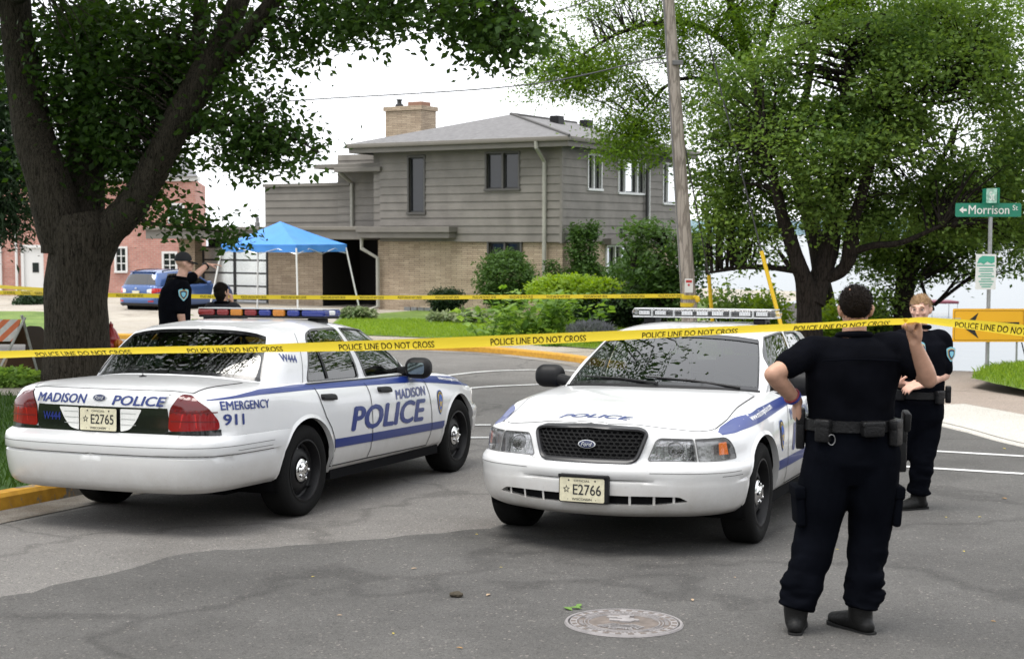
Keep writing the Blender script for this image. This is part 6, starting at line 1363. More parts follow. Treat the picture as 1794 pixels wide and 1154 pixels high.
LF_OAK = leafmat('leaf_oak', (.040, .095, .022), (.240, .360, .080), .48)
LF_LOCUST = leafmat('leaf_locust', (.075, .160, .020), (.215, .345, .050), .52)
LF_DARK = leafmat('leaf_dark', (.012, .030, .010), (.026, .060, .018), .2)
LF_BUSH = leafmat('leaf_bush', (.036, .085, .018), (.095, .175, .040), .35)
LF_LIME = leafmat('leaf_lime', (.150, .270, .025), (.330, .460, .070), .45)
LF_VINE = leafmat('leaf_vine', (.028, .070, .014), (.085, .165, .035), .38)
LF_HOSTA = leafmat('leaf_hosta', (.075, .14, .04), (.42, .45, .28), .3)
LF_BIG = leafmat('leaf_big', (.120, .240, .040), (.33, .48, .12), .48)
LF_LAV = leafmat('leaf_lavender', (.12, .14, .12), (.26, .25, .30), .2)
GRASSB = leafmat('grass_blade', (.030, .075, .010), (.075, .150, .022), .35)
def barkmat(name, c0, c1, sc, st):
    m, t, b = newmat(name); tc = node(t, 'ShaderNodeTexCoord'); mp = node(t, 'ShaderNodeMapping'); mp.inputs['Scale'].default_value = (1, 1, .13); t.links.new(tc.outputs['Object'], mp.inputs[0])
    n = node(t, 'ShaderNodeTexNoise', Scale=float(sc), Detail=8.0, Roughness=.65, Distortion=.6); t.links.new(mp.outputs[0], n.inputs['Vector'])
    v = node(t, 'ShaderNodeTexVoronoi', Scale=float(sc)*1.3, feature='DISTANCE_TO_EDGE'); mw = node(t, 'ShaderNodeVectorMath', operation='MULTIPLY_ADD'); mw.inputs[1].default_value = (.12, .12, .12); t.links.new(n.outputs['Color'], mw.inputs[0]); t.links.new(mp.outputs[0], mw.inputs[2]); t.links.new(mw.outputs[0], v.inputs['Vector'])
    ad = node(t, 'ShaderNodeMath', operation='MULTIPLY_ADD'); ad.inputs[1].default_value = 2.2; t.links.new(v.outputs['Distance'], ad.inputs[0]); t.links.new(n.outputs['Fac'], ad.inputs[2])
    col = ramp(t, ad.outputs[0], [(.46, c0), (.60, tuple((a+b)/2.6 for a, b in zip(c0, c1))), (.84, c1)]); t.links.new(col, b.inputs['Base Color']); b.inputs['Roughness'].default_value = .95; b.inputs['Specular IOR Level'].default_value = .15
    bp = node(t, 'ShaderNodeBump'); bp.inputs['Strength'].default_value = st; bp.inputs['Distance'].default_value = .05; t.links.new(ad.outputs[0], bp.inputs['Height']); t.links.new(bp.outputs[0], b.inputs['Normal']); return m
BARK = barkmat('bark_grey', (.016, .013, .010), (.135, .115, .090), 26, 1.0)
BARKD = barkmat('bark_dark', (.010, .008, .007), (.034, .028, .024), 16, .6)
rot_ = RNG
def leaves_arrays(P, size, droop=.35, flat=.6, asp=.55, sv=.3, outd=None):
    """kite-shaped folded leaves at points P: verts (n*4,3), quads"""
    n = len(P); d = RNG.normal(size=(n, 3))
    if outd is not None: d = d*.8+outd
    d[:, 2] = d[:, 2]*.5-droop; d /= np.linalg.norm(d, axis=1)[:, None]
    up = RNG.normal(size=(n, 3))*(1-flat)+np.array([0, 0, flat]); w = np.cross(d, up); w /= np.linalg.norm(w, axis=1)[:, None]+1e-9; nn = np.cross(w, d)
    L = size*(1+sv*RNG.normal(size=n)).clip(.45, 1.8); L = L[:, None]
    a = P; b = P+d*L*.45+w*L*asp*.5+nn*L*.06; c = P+d*L; e = P+d*L*.45-w*L*asp*.5+nn*L*.06
    V = np.stack([a, b, c, e], 1).reshape(-1, 3); i = np.arange(n)*4
    return V, np.stack([i, i+1, i+2, i+3], 1)
def crown(par, name, P, size, mat, **k):
    P = np.asarray(P); V, Q = leaves_arrays(P, size, **k); n = len(Q)
    # clumps share a tone, single leaves vary a little
    tone = np.array([noise.noise(Vector(p)*.9) for p in P[::8]]) if n > 4000 else np.array([noise.noise(Vector(p)*.9) for p in P])
    if n > 4000: tone = np.repeat(tone, 8)[:n]
    tint = np.clip(.5+.45*tone+.16*RNG.normal(size=n), 0, 1)
    return bigmesh(name, V, Q, mat, par, attr=tint)
def blob_points(ells, n, gap=.30, gs=.55, seed=0, shell=.35):
    """points in a set of ellipsoids (centre, radii, weight) with noisy gaps"""
    W = np.array([e[2] if len(e) > 2 else e[1][0]*e[1][1]*e[1][2] for e in ells], float); W /= W.sum(); out = []
    k = RNG.choice(len(ells), size=int(n*2.6), p=W); d = RNG.normal(size=(len(k), 3)); d /= np.linalg.norm(d, axis=1)[:, None]
    r = RNG.random(len(k))**(1/3.); r = shell+(1-shell)*r; r *= 1+.10*RNG.normal(size=len(k))
    C = np.array([e[0] for e in ells], float)[k]; Rd = np.array([e[1] for e in ells], float)[k]; P = C+d*r[:, None]*Rd
    f = np.array([noise.noise(Vector(p)*gs+Vector((seed, seed*2, 0)))+.5*noise.noise(Vector(p)*gs*2.3+Vector((seed, 0, 5))) for p in P])
    P = P[f > -.5+gap*1.35]; return P[:n]
def clusters(P, per, rad, flat=.55):
    n = len(P); k = np.repeat(np.arange(n), per); q = RNG.normal(size=(len(k), 3))*np.array([1, 1, flat])*rad; return P[k]+q
def limbs(b, pts, r, n=12, wob=.03, sub=6, seed=0):
    P = np.array(pts, float); r = np.array(r, float); k = np.arange(len(P)).astype(float); q = np.linspace(0, len(P)-1, (len(P)-1)*sub+1); p = hermite(k, P, crslopes(k, P), q); rr = hermite(k, r, pchip_slopes(k, r), q)
    for i in range(len(p)): v = noise.noise_vector(Vector(p[i])*1.3+Vector((seed, 0, 0))); p[i] += np.array(v)*wob*(0 if i == 0 else 1)*min(1, rr[i]*8)
    V0 = len(b.V); b.tube(p, list(rr), n)
    for i in range(V0, len(b.V)):
        v = Vector(b.V[i]); j = (i-V0)//n
        if j < len(p): c = Vector(p[j]); a = noise.noise(Vector((v.x*5, v.y*5, v.z*1.2)))*.10+noise.noise(Vector((v.x*14, v.y*14, v.z*2.0)))*.05; b.V[i] = tuple(c+(v-c)*(1+a))
    return p
def twigs(b, skel, P, r0=.03, r1=.006, n=5, maxd=4.0, pen=.7):
    """curved branch from the nearest skeleton point (below or level) to each cluster"""
    S_ = np.array(skel)
    for p in P:
        d = np.linalg.norm(S_-p, axis=1)+np.maximum(S_[:, 2]-p[2]+.1, 0)*pen; i = d.argmin()
        if d[i] > maxd: continue
        a = S_[i]; m = (a+p)/2+np.array([0, 0, .12*np.linalg.norm(p-a)])+RNG.normal(size=3)*.07*np.linalg.norm(p-a); q = [a, (a+m)/2+RNG.normal(size=3)*.03, m, (m+p)/2+RNG.normal(size=3)*.04, p]
        L = np.linalg.norm(p-a); b.tube(q, list(np.linspace(r0*min(1, L/1.5), r1, 5)), n, cap=False)
def px3(px, py, d): return np.array(AT(px, py, d))
def E3(px, py, d, rx, ry, rz, w=None):
    """ellipsoid given by photo centre, depth, photo radii, depth radius"""
    k = d/2500.; c = px3(px, py, d); e = (c, (rx*k, rz, ry*k)); return e+((w,) if w else ())
# ---- big tree at the left
TDp = G(135, 676, .12).y
bl = G(135, 676, .12); big = empty('street_tree', bl); tag(big, 'large tree with thick forked trunk and rough grey bark on the left verge', 'tree'); BO = np.array(bl)
r_ = lambda px: px/2500.*TDp
b = MB(); sk = []
gz = float(bl.z)
base = px3(135, 672, TDp); base[2] = gz-.1
T0 = limbs(b, [base, px3(135, 640, TDp), px3(134, 560, TDp), px3(136, 470, TDp), px3(140, 420, TDp), px3(133, 375, TDp)], [r_(66), r_(56), r_(54), r_(52), r_(54), r_(48)], 28, .02, 8, 1)
A1_ = limbs(b, [px3(118, 440, TDp), px3(98, 370, TDp), px3(80, 300, TDp), px3(55, 200, TDp+.2), px3(38, 110, TDp+.3), px3(24, 0, TDp+.4), px3(5, -140, TDp+.6), px3(-40, -300, TDp+1)], [r_(43), r_(41), r_(37), r_(33), r_(30), r_(28), r_(24), r_(15)], 22, .05, 7, 2)
A2_ = limbs(b, [px3(165, 460, TDp), px3(190, 405, TDp), px3(232, 360, TDp-.1), px3(275, 285, TDp-.2), px3(320, 205, TDp-.2), px3(360, 130, TDp-.1), px3(392, 70, TDp), px3(420, 0, TDp), px3(455, -110, TDp+.2), px3(520, -260, TDp+.6)], [r_(27), r_(30), r_(28), r_(26), r_(25.5), r_(27), r_(21), r_(18), r_(15), r_(9)], 20, .04, 7, 3)
A3_ = limbs(b, [px3(375, 108, TDp), px3(420, 78, TDp-.3), px3(455, 35, TDp-.4), px3(480, 0, TDp-.4), px3(520, -80, TDp-.6), px3(620, -200, TDp-.9)], [r_(19), r_(17), r_(15), r_(14), r_(11), r_(6)], 14, .04, 6, 4)
A4_ = limbs(b, [px3(330, 195, TDp), px3(342, 140, TDp+.3), px3(344, 80, TDp+.5), px3(350, 20, TDp+.6), px3(352, -90, TDp+.8), px3(300, -260, TDp+1.0)], [r_(17), r_(14), r_(13), r_(13), r_(10), r_(6)], 12, .04, 6, 5)
A5_ = limbs(b, [px3(148, 420, TDp+.35), px3(147, 340, TDp+.5), px3(150, 230, TDp+.8), px3(158, 120, TDp+1.0), px3(165, 0, TDp+1.2), px3(180, -160, TDp+1.6)], [r_(34), r_(33), r_(28), r_(24), r_(21), r_(12)], 16, .05, 6, 6)
A6_ = limbs(b, [px3(455, -110, TDp+.2), px3(560, -140, TDp-1.0), px3(700, -110, TDp-2.0), px3(830, -40, TDp-2.6), px3(905, 15, TDp-2.8)], [r_(13), r_(11), r_(8), r_(5), r_(2.5)], 8, .05, 6, 7)
A7_ = limbs(b, [px3(300, 245, TDp), px3(395, 215, TDp-.5), px3(480, 225, TDp-.8), px3(560, 268, TDp-.9)], [r_(6), r_(4.5), r_(3), r_(1.5)], 6, .03, 5, 8)
A8_ = limbs(b, [px3(215, 375, TDp), px3(280, 395, TDp-.3), px3(340, 400, TDp-.4), px3(400, 408, TDp-.5)], [r_(4), r_(3), r_(2.2), r_(1.2)], 6, .03, 5, 9)
A9_ = limbs(b, [px3(24, 0, TDp+.4), px3(120, -60, TDp-2), px3(240, -130, TDp-4.5), px3(380, -180, TDp-7)], [r_(16), r_(13), r_(9), r_(4)], 8, .05, 6, 10)
for A in (A1_, A2_, A3_, A4_, A5_, A6_, A7_, A8_, A9_): sk += list(A)
trunk = b
D0 = TDp
vis = [E3(200, 130, D0+.6, 130, 130, 1.2, 3.2), E3(250, 230, D0+.5, 80, 90, .9, 1.6), E3(130, 250, D0+.8, 70, 110, .8, 1.4), E3(330, 60, D0+.3, 110, 80, 1.0, 1.0), E3(90, 100, D0+.9, 120, 110, .8, 1.2), E3(420, 190, D0-.4, 80, 60, .6, .45), E3(330, 150, D0+.8, 90, 90, .8, 1.2),
       E3(475, 60, D0-.2, 80, 55, .7, .42), E3(470, 235, D0-.7, 70, 28, .4, .42), E3(540, 268, D0-.9, 45, 20, .3, .26), E3(440, 275, D0-.6, 50, 28, .4, .30), E3(330, 385, D0-.4, 45, 17, .3, .24), E3(395, 408, D0-.5, 32, 13, .25, .15), E3(250, 350, D0+.2, 50, 30, .4, .3),
       E3(590, 15, D0-1.0, 60, 40, .6, .5), E3(700, 10, D0-2.0, 80, 34, .6, .7), E3(820, 25, D0-2.5, 75, 60, .6, .8), E3(900, 60, D0-2.8, 50, 45, .4, .36), E3(850, 85, D0-2.6, 50, 26, .3, .25), E3(640, 40, D0-1.4, 60, 35, .4, .3), E3(530, 95, D0-.5, 45, 35, .4, .25)]
Pc = blob_points(vis, 1150, .10, .9, 3)
Pl = clusters(Pc, 27, .21, .6)
upper = [((bl.x-1.5, bl.y+1.0, 7.0), (7.0, 5.5, 2.6), 3.0), ((bl.x+1.2, bl.y-5.0, 6.2), (6.3, 5.0, 1.9), 3.4), ((bl.x-4, bl.y-4, 6.0), (5.5, 5, 2.2), 2.0), ((bl.x-3.0, bl.y-11, 5.6), (5.5, 4.0, 1.5), 1.5)]
Pu = blob_points(upper, 1500, .12, .45, 8)
Pu = Pu[~((np.abs(Pu[:, 0]/Pu[:, 1]) < .37) & (Pu[:, 2]/Pu[:, 1] < .165) & (Pu[:, 1] > 1))]      # that part is the hanging foliage above
Pul = clusters(Pu, 34, .42, .6)
Pul = Pul[~((np.abs(Pul[:, 0]/Pul[:, 1]) < .37) & (Pul[:, 2]/Pul[:, 1] < .163) & (Pul[:, 1] > 1))]
twigs(b, sk, Pc, .024, .004, 5, 1.5, .1)
ska = np.array(sk); ska = ska[ska[:, 2]/ska[:, 1] > .17]; Pt = Pu[Pu[:, 2]/np.maximum(np.abs(Pu[:, 1]), .5) > .19]; twigs(b, ska, Pt[::3], .05, .01, 5, 9.0)
b.V = [tuple(np.array(v)-BO) for v in b.V]; b.build('trunk', BARK, big, True, 60)
crown(big, 'crown', Pl-BO, .105, LF_MAPLE, droop=.45, flat=.55, asp=.62)
crown(big, 'upper_crown', Pul-BO, .125, LF_MAPLE, droop=.3, flat=.6, asp=.7)
# ---- dark evergreen at the left edge
dk = empty('evergreen_tree', (bx(-60)*.48, 30.5, float(zroad(-12, 30.5)))); tag(dk, 'dark drooping evergreen at the left edge behind the big tree', 'tree'); DO = np.array(dk.location)
DD = 29.0; De = [E3(0, 330, DD, 50, 70, .9, 1.4), E3(20, 240, DD, 50, 80, .9, 1.2), E3(-50, 300, DD, 60, 140, 1.2, 1.5), E3(5, 400, DD, 34, 34, .7, .5), E3(-10, 150, DD, 60, 90, 1.0, 1.2)]
Pd = blob_points(De, 420, .08, .9, 4); Pdl = clusters(Pd, 34, .24, .8); b = MB(); tp = limbs(b, [DO, DO+[0, 0, 4], DO+[.1, 0, 9]], [.28, .2, .05], 10); twigs(b, tp, Pd[::3], .05, .01, 4, 6); b.V = [tuple(np.array(v)-DO) for v in b.V]; b.build('trunk', BARKD, dk, True); crown(dk, 'crown', Pdl-DO, .13, LF_DARK, droop=.7, asp=.35)
# ---- trees on the shore at the right
def tree(label, base, D, stems, ells, ncl, per, rad, size, mat, gap, gs, seed, bark=BARKD, twg=1, droop=.3, asp=.6, flat=.6, name='shore_tree', tw=(.035, .006), high=None):
    o = empty(name, base); tag(o, label, 'tree', 'trees on the shore'); O = np.array(base); b = MB(); sk = []
    for i, (pts, rr) in enumerate(stems): sk += list(limbs(b, [px3(*p) for p in pts], [q/2500.*D for q in rr], 14 if rr[0] > 12 else 8, .05, 6, seed+i))
    P = blob_points(ells, ncl, gap, gs, seed); L = clusters(P, per, rad, .5); twigs(b, sk, P[::twg], tw[0], tw[1], 4, 2.0, .25)
    b.V = [tuple(np.array(v)-O) for v in b.V]; b.build('trunk', bark, o, True, 60); crown(o, 'crown', L-O, size, mat, droop=droop, asp=asp, flat=flat)
    if high: Q = clusters(blob_points(high, 330, .22, .5, seed+3), 20, .45, .6); Q = Q[(Q[:, 2]/Q[:, 1] > .166) | (np.abs(Q[:, 0]/Q[:, 1]) > .37)]; crown(o, 'upper_crown', Q-O, .24, mat, droop=droop, asp=.7, flat=flat)
    return o
d1 = 27.0
b1 = G(1422, 600, .1); b1 = Vector((px3(1420, 600, d1)[0], d1, float(zroad(5, d1))))
st1 = [([(1418, 640, d1), (1416, 575, d1), (1418, 530, d1), (1405, 480, d1-.1), (1388, 430, d1-.2), (1368, 360, d1-.4), (1345, 270, d1-.6)], [27, 22, 21, 15, 13, 10, 5]),
       ([(1424, 530, d1), (1440, 480, d1+.1), (1452, 430, d1+.1), (1462, 360, d1), (1470, 270, d1), (1480, 160, d1), (1490, 80, d1)], [20, 19, 18, 14, 11, 8, 3]),
       ([(1440, 490, d1), (1475, 470, d1-.1), (1490, 430, d1-.2), (1494, 390, d1-.2), (1520, 310, d1-.4), (1545, 210, d1-.6)], [10, 11, 14, 11, 9, 4]),
       ([(1490, 440, d1-.2), (1530, 430, d1-.5), (1580, 425, d1-.8), (1650, 395, d1-1)], [7, 6, 5, 3]),
       ([(1395, 475, d1), (1340, 468, d1+.4), (1290, 470, d1+1.0), (1238, 478, d1+1.5)], [6, 5, 3.5, 2]),
       ([(1395, 480, d1), (1380, 462, d1), (1365, 440, d1)], [6, 5, 3]),
       ([(1470, 330, d1), (1560, 250, d1+.2), (1640, 170, d1+.4), (1700, 100, d1+.5)], [8, 6, 4, 2])]
e1 = [E3(1480, 120, d1, 150, 95, 1.9, 2.0), E3(1620, 150, d1+.2, 150, 110, 1.9, 2.2), E3(1345, 185, d1+.8, 105, 95, 1.5, 1.4), E3(1290, 270, d1+1.6, 85, 90, 1.2, 1.2), E3(1420, 270, d1, 130, 100, 1.7, 1.8), E3(1560, 290, d1, 140, 100, 1.8, 1.9), E3(1700, 270, d1+.2, 120, 110, 1.6, 1.7), E3(1310, 370, d1+1.2, 75, 50, 1.0, .62), E3(1270, 425, d1+1.5, 60, 32, .7, .28), E3(1335, 425, d1+.4, 55, 34, .8, .36), E3(1500, 370, d1-.2, 100, 40, 1.0, .6), E3(1620, 370, d1-.2, 100, 50, 1.1, .8), E3(1760, 380, d1, 80, 60, 1.0, .6), E3(1720, 180, d1+.4, 110, 110, 1.6, 1.3), E3(1640, 60, d1+.4, 120, 60, 1.4, .9), E3(1285, 480, d1+1.4, 40, 9, .4, .05)]
tree('broad shore tree with several dark trunks behind the officers', b1, d1, st1, e1, 1500, 62, .25, .088, LF_OAK, .34, .8, 20, twg=2, high=[((8.5, 26.0, 6.0), (4.5, 3.0, 1.6)), ((11.5, 24, 4.0), (3.0, 3.5, 3.5))])
d2 = 31.0; b2 = Vector((px3(1480, 590, d2)[0], d2, float(zroad(5, d2))))
st2 = [([(1455, 600, d2), (1440, 480, d2), (1420, 380, d2), (1390, 280, d2), (1345, 200, d2), (1320, 130, d2), (1290, 40, d2), (1260, -60, d2)], [16, 15, 14, 13, 11, 10, 8, 4]), ([(1320, 130, d2), (1250, 60, d2-.5), (1180, 40, d2-.8), (1080, 60, d2-1), (990, 120, d2-1.2)], [6, 5, 4, 3, 1.2]), ([(1345, 200, d2), (1270, 150, d2-.5), (1190, 140, d2-.8), (1130, 190, d2-1), (1090, 260, d2-1.1)], [5, 4, 3, 2, 1]), ([(1390, 280, d2), (1420, 120, d2), (1450, -40, d2)], [8, 6, 3]), ([(1320, 130, d2), (1350, 40, d2+.3), (1370, -40, d2+.4)], [6, 5, 3])]
e2 = [E3(1120, 30, d2-.8, 130, 50, 1.4, 1.2), E3(1030, 90, d2-1, 90, 36, .8, .55), E3(1000, 135, d2-1.2, 70, 22, .5, .26), E3(1060, 150, d2-1.0, 80, 30, .8, .42), E3(940, 165, d2-1.3, 30, 10, .3, .05), E3(1130, 200, d2-1.0, 70, 40, .8, .50), E3(1110, 262, d2-1.1, 50, 32, .6, .30), E3(1065, 225, d2-1.1, 40, 14, .4, .09), E3(1230, 70, d2-.6, 90, 60, 1.3, .9), E3(1240, 170, d2-.6, 60, 40, .9, .35), E3(1370, 20, d2, 140, 60, 1.6, 1.2), E3(1560, 10, d2, 140, 50, 1.6, 1.2), E3(1720, 20, d2, 110, 60, 1.6, .9)]
tree('tall light-leaved locust rising above the utility pole', b2, d2, st2, e2, 1150, 62, .27, .078, LF_LOCUST, .18, .8, 40, droop=.5, asp=.42, name='locust_tree', twg=2, tw=(.03, .005), high=[((3.5, 31.5, 8.2), (6.0, 3.0, 1.8))])
d3 = 29.5; b3 = Vector((px3(1597, 600, d3)[0], d3, float(zroad(6, d3))))
st3 = [([(1585, 600, d3), (1584, 520, d3), (1586, 480, d3), (1600, 430, d3), (1620, 360, d3), (1650, 280, d3)], [19, 17, 17, 15, 12, 6]), ([(1602, 430, d3), (1640, 400, d3), (1700, 370, d3), (1760, 330, d3)], [8, 6, 5, 3]), ([(1590, 470, d3), (1550, 440, d3), (1520, 400, d3)], [6, 5, 3]), ([(1612, 485, d3-.3), (1622, 520, d3-.4), (1636, 535, d3-.4)], [3, 3, 2.5]), ([(1636, 540, d3-.4), (1612, 546, d3-.4)], [4, 3.5])]
e3 = [E3(1600, 420, d3, 90, 50, 1.1, .8), E3(1570, 470, d3-.2, 70, 34, .7, .36), E3(1700, 430, d3, 90, 50, 1.1, .62), E3(1770, 440, d3, 60, 60, 1.0, .5), E3(1540, 520, d3, 45, 30, .5, .2), E3(1690, 490, d3-.3, 50, 22, .4, .12), E3(1620, 480, d3-.2, 60, 20, .5, .16), E3(1530, 430, d3+.2, 60, 60, .8, .42), E3(1760, 300, d3+.5, 90, 120, 1.3, .8)]
tree('smaller shore tree with a single dark trunk right of the broad tree', b3, d3, st3, e3, 420, 56, .23, .085, LF_OAK, .28, .8, 60)
d4 = 37.0; b4 = Vector((px3(1165, 560, d4)[0], d4, float(zroad(3, d4))))
st4 = [([(1165, 575, d4), (1160, 520, d4), (1150, 470, d4), (1165, 430, d4)], [6, 5, 4, 2]), ([(1160, 520, d4), (1200, 470, d4), (1240, 440, d4)], [4, 3, 1.5]), ([(1155, 500, d4), (1110, 470, d4)], [3, 1.5])]
e4 = [E3(1165, 450, d4, 65, 55, 1.3, 1.2), E3(1120, 490, d4, 46, 40, 1.0, .6), E3(1170, 520, d4, 45, 40, 1.0, .6), E3(1215, 450, d4, 24, 45, .8, .3), E3(1140, 400, d4, 40, 16, .6, .2)]
tree('small leafy tree in front of the house side, left of the utility pole', b4, d4, st4, e4, 330, 30, .20, .12, LF_BUSH, .14, .9, 80, name='garden_tree')
# ---- shrubs and garden plants
def shrub(name, label, cat, px, pyb, D, ells, n, size, mat, droop=.1, asp=.55, per=None, rad=.1, stem=True, group=None, flat=.5, shell=.55, gap=-.2, hz=.14):
    base = Vector((px3(px, pyb, D)[0], D, 0)); base.z = float(zroad(base.x, base.y))+hz-.02; o = empty(name, base); tag(o, label, cat, group); O = np.array(base)
    P = blob_points(ells, n//(per or 1), gap, 1.4, px*.01, shell); L = clusters(P, per, rad, .8) if per else P; L = L[L[:, 2] > base.z+.01]
    crown(o, 'foliage', L-O, size, mat, droop=droop, asp=asp, flat=flat)
    if stem:
        b = MB()
        for p in P[::max(1, len(P)//26)]: q = O+RNG.normal(size=3)*[.08, .08, 0]; b.tube([q-O, (q+p)/2-O+RNG.normal(size=3)*.04, p-O], [.022, .014, .005], 4, cap=False)
        b.build('stems', BARKD, o)
    return o
DB = 42.5
shrub('topiary_bush', 'round clipped bush against the brick wall', 'bush', 885, 552, DB, [E3(885, 488, DB, 49, 47, .85, 2.2), E3(885, 520, DB, 34, 30, .6, .7)], 15000, .085, LF_BUSH, per=10, rad=.06)
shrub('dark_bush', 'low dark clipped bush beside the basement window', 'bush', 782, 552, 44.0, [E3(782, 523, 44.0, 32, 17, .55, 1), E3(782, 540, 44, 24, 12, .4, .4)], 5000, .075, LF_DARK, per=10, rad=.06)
DH = 38.5
shrub('clipped_hedge', 'wide bright green hedge behind the large-leaved plant', 'hedge', 1010, 575, DH, [E3(965, 510, DH, 40, 22, .7, 1), E3(1030, 512, DH, 60, 25, .8, 1.4), E3(1000, 500, DH, 60, 14, .6, .7)], 13000, .085, LF_LIME, per=10, rad=.07, droop=-.3)
shrub('dark_bush', 'dark bush under the bright hedge', 'bush', 1020, 590, DH-.6, [E3(1010, 548, DH-.4, 55, 30, .6, 1.2), E3(1075, 545, DH-.4, 50, 40, .7, 1.2), E3(1130, 535, DH-.3, 50, 40, .8, 1.0)], 14000, .09, LF_DARK, per=10, rad=.08)
shrub('climbing_vine', 'dark green vine climbing the house corner', 'vine', 1025, 560, 44.9, [E3(1022, 440, 44.9, 22, 42, .14, 1.0), E3(1025, 500, 44.8, 40, 45, .22, 1.4), E3(1008, 410, 44.9, 8, 18, .1, .12), E3(1040, 405, 44.9, 10, 16, .1, .14), E3(968, 470, 44.7, 10, 14, .1, .1), E3(975, 510, 44.6, 14, 34, .15, .3)], 9000, .10, LF_VINE, per=8, rad=.10, droop=.3)
shrub('weeping_bush', 'tall weeping bush beside the side window', 'bush', 1110, 560, 40.0, [E3(1100, 500, 40, 40, 45, .7, 1.2), E3(1120, 470, 40, 40, 30, .6, .6), E3(1090, 540, 40, 40, 30, .6, .6)], 9000, .10, LF_VINE, per=9, rad=.10, droop=.6, asp=.35)
def bigplant(label, px, pyb, D, spread, hgt, nst, size, mat, name, cat, group=None, hz=.14):
    """stems with large leaves along them"""
    base = Vector((px3(px, pyb, D)[0], D, 0)); base.z = float(zroad(base.x, base.y))+hz; o = empty(name, base); tag(o, label, cat, group); b = MB(); P = []; od = []
    for k in range(nst):
        a = RNG.uniform(0, 6.28); q = Vector((RNG.normal()*spread*.45, RNG.normal()*spread*.3, 0)); t = q+Vector((math.cos(a)*spread*.35, math.sin(a)*spread*.3, hgt*RNG.uniform(.6, 1.05))); m = (q+t)/2+Vector((RNG.normal()*.05, 0, .05)); b.tube([q, m, t], [.012, .009, .004], 4, cap=False)
        for s in [.15+.085*j for j in range(11)]:
            p = (q*(1-s)**2+2*s*(1-s)*m+t*s*s); aa = RNG.uniform(0, 6.28)
            for r_2 in range(2): dd = np.array([math.cos(aa+r_2*3.1), math.sin(aa+r_2*3.1), .25]); P.append(np.array(p)+dd*size*.2); od.append(dd*1.2)
    b.build('stems', LF_BIG, o); crown(o, 'foliage', np.array(P), size, mat, droop=.15, asp=.75, flat=.75, outd=np.array(od)); return o
bigplant('tall large-leaved light green plant at the lawn corner', 935, 603, 33.5, 1.5, 1.05, 46, .20, LF_BIG, 'leafy_plant', 'plant')
bigplant('young bright green plant growing beside the officer in the cap', 345, 640, 19.2, .30, 1.15, 9, .15, LF_LIME, 'leafy_plant', 'plant')
shrub('hosta', 'variegated hosta clump beside the porch downspout', 'plant', 628, 560, 42.0, [E3(625, 549, 42, 32, 10, .5, 1)], 1100, .17, LF_HOSTA, asp=.55, stem=False, droop=.2, gap=-.3)
shrub('hosta', 'variegated hosta clump right of the basement window', 'plant', 775, 566, 40.0, [E3(775, 556, 40, 24, 8, .4, 1)], 800, .15, LF_HOSTA, asp=.5, stem=False, droop=.2, gap=-.3)
shrub('hosta', 'wide variegated hosta row left of the large-leaved plant', 'plant', 838, 570, 39.5, [E3(840, 556, 39.5, 36, 11, .5, 1), E3(875, 578, 37, 20, 9, .4, .4)], 1500, .16, LF_HOSTA, asp=.5, stem=False, droop=.2, gap=-.3)
shrub('leafy_plant', 'low yellow-green plant between two hostas', 'plant', 803, 562, 40.5, [E3(805, 552, 40.5, 20, 8, .3, 1)], 700, .14, LF_LIME, stem=False, gap=-.3)
shrub('lavender', 'grey lavender bush between the hedge and the right car', 'plant', 1035, 600, 32.0, [E3(1035, 580, 32, 40, 14, .5, 1)], 3000, .10, LF_LAV, asp=.16, stem=False, droop=-1.2, gap=-.3)
shrub('ground_plant', 'low broad-leaved weeds on the pavement edge', 'plant', 980, 612, 31.0, [E3(975, 603, 31, 35, 7, .4, 1), E3(905, 600, 31.5, 10, 5, .3, .2)], 900, .13, LF_BIG, stem=False, gap=-.3)
shrub('dark_bush', 'dark shrub by the white door of the brick building', 'bush', 58, 556, 52.0, [E3(58, 536, 52, 27, 20, .9, 1)], 6000, .11, LF_DARK, per=10, rad=.1)
shrub('ground_plant', 'green clump on the verge behind the striped barricade', 'plant', 25, 676, 21.0, [E3(25, 664, 21, 38, 17, .4, 1)], 2200, .10, LF_BIG, stem=False, gap=-.3)
for i, (px, py, rx, ry, d, lab) in enumerate(((1275, 520, 40, 22, 30.0, 'sparse weed clump left of the yellow guy guard'), (1345, 540, 34, 36, 29.5, 'yellowish bush between the yellow guy guard and the dark trunks'), (1475, 545, 40, 38, 30.0, 'bright green bush right of the dark trunks'), (1540, 555, 30, 25, 30.5, 'low green bush behind the fair-haired officer'))):
    shrub('shore_bush', lab, 'bush', px, py+40, d, [E3(px, py+10, d, rx, ry, .6, 1), E3(px-10, py+25, d, rx*1.1, ry, .6, .8)], (1100 if i == 0 else 3000), .10, LF_LIME if i in (1, 2) else LF_OAK, per=8, rad=.14, gap=.1)
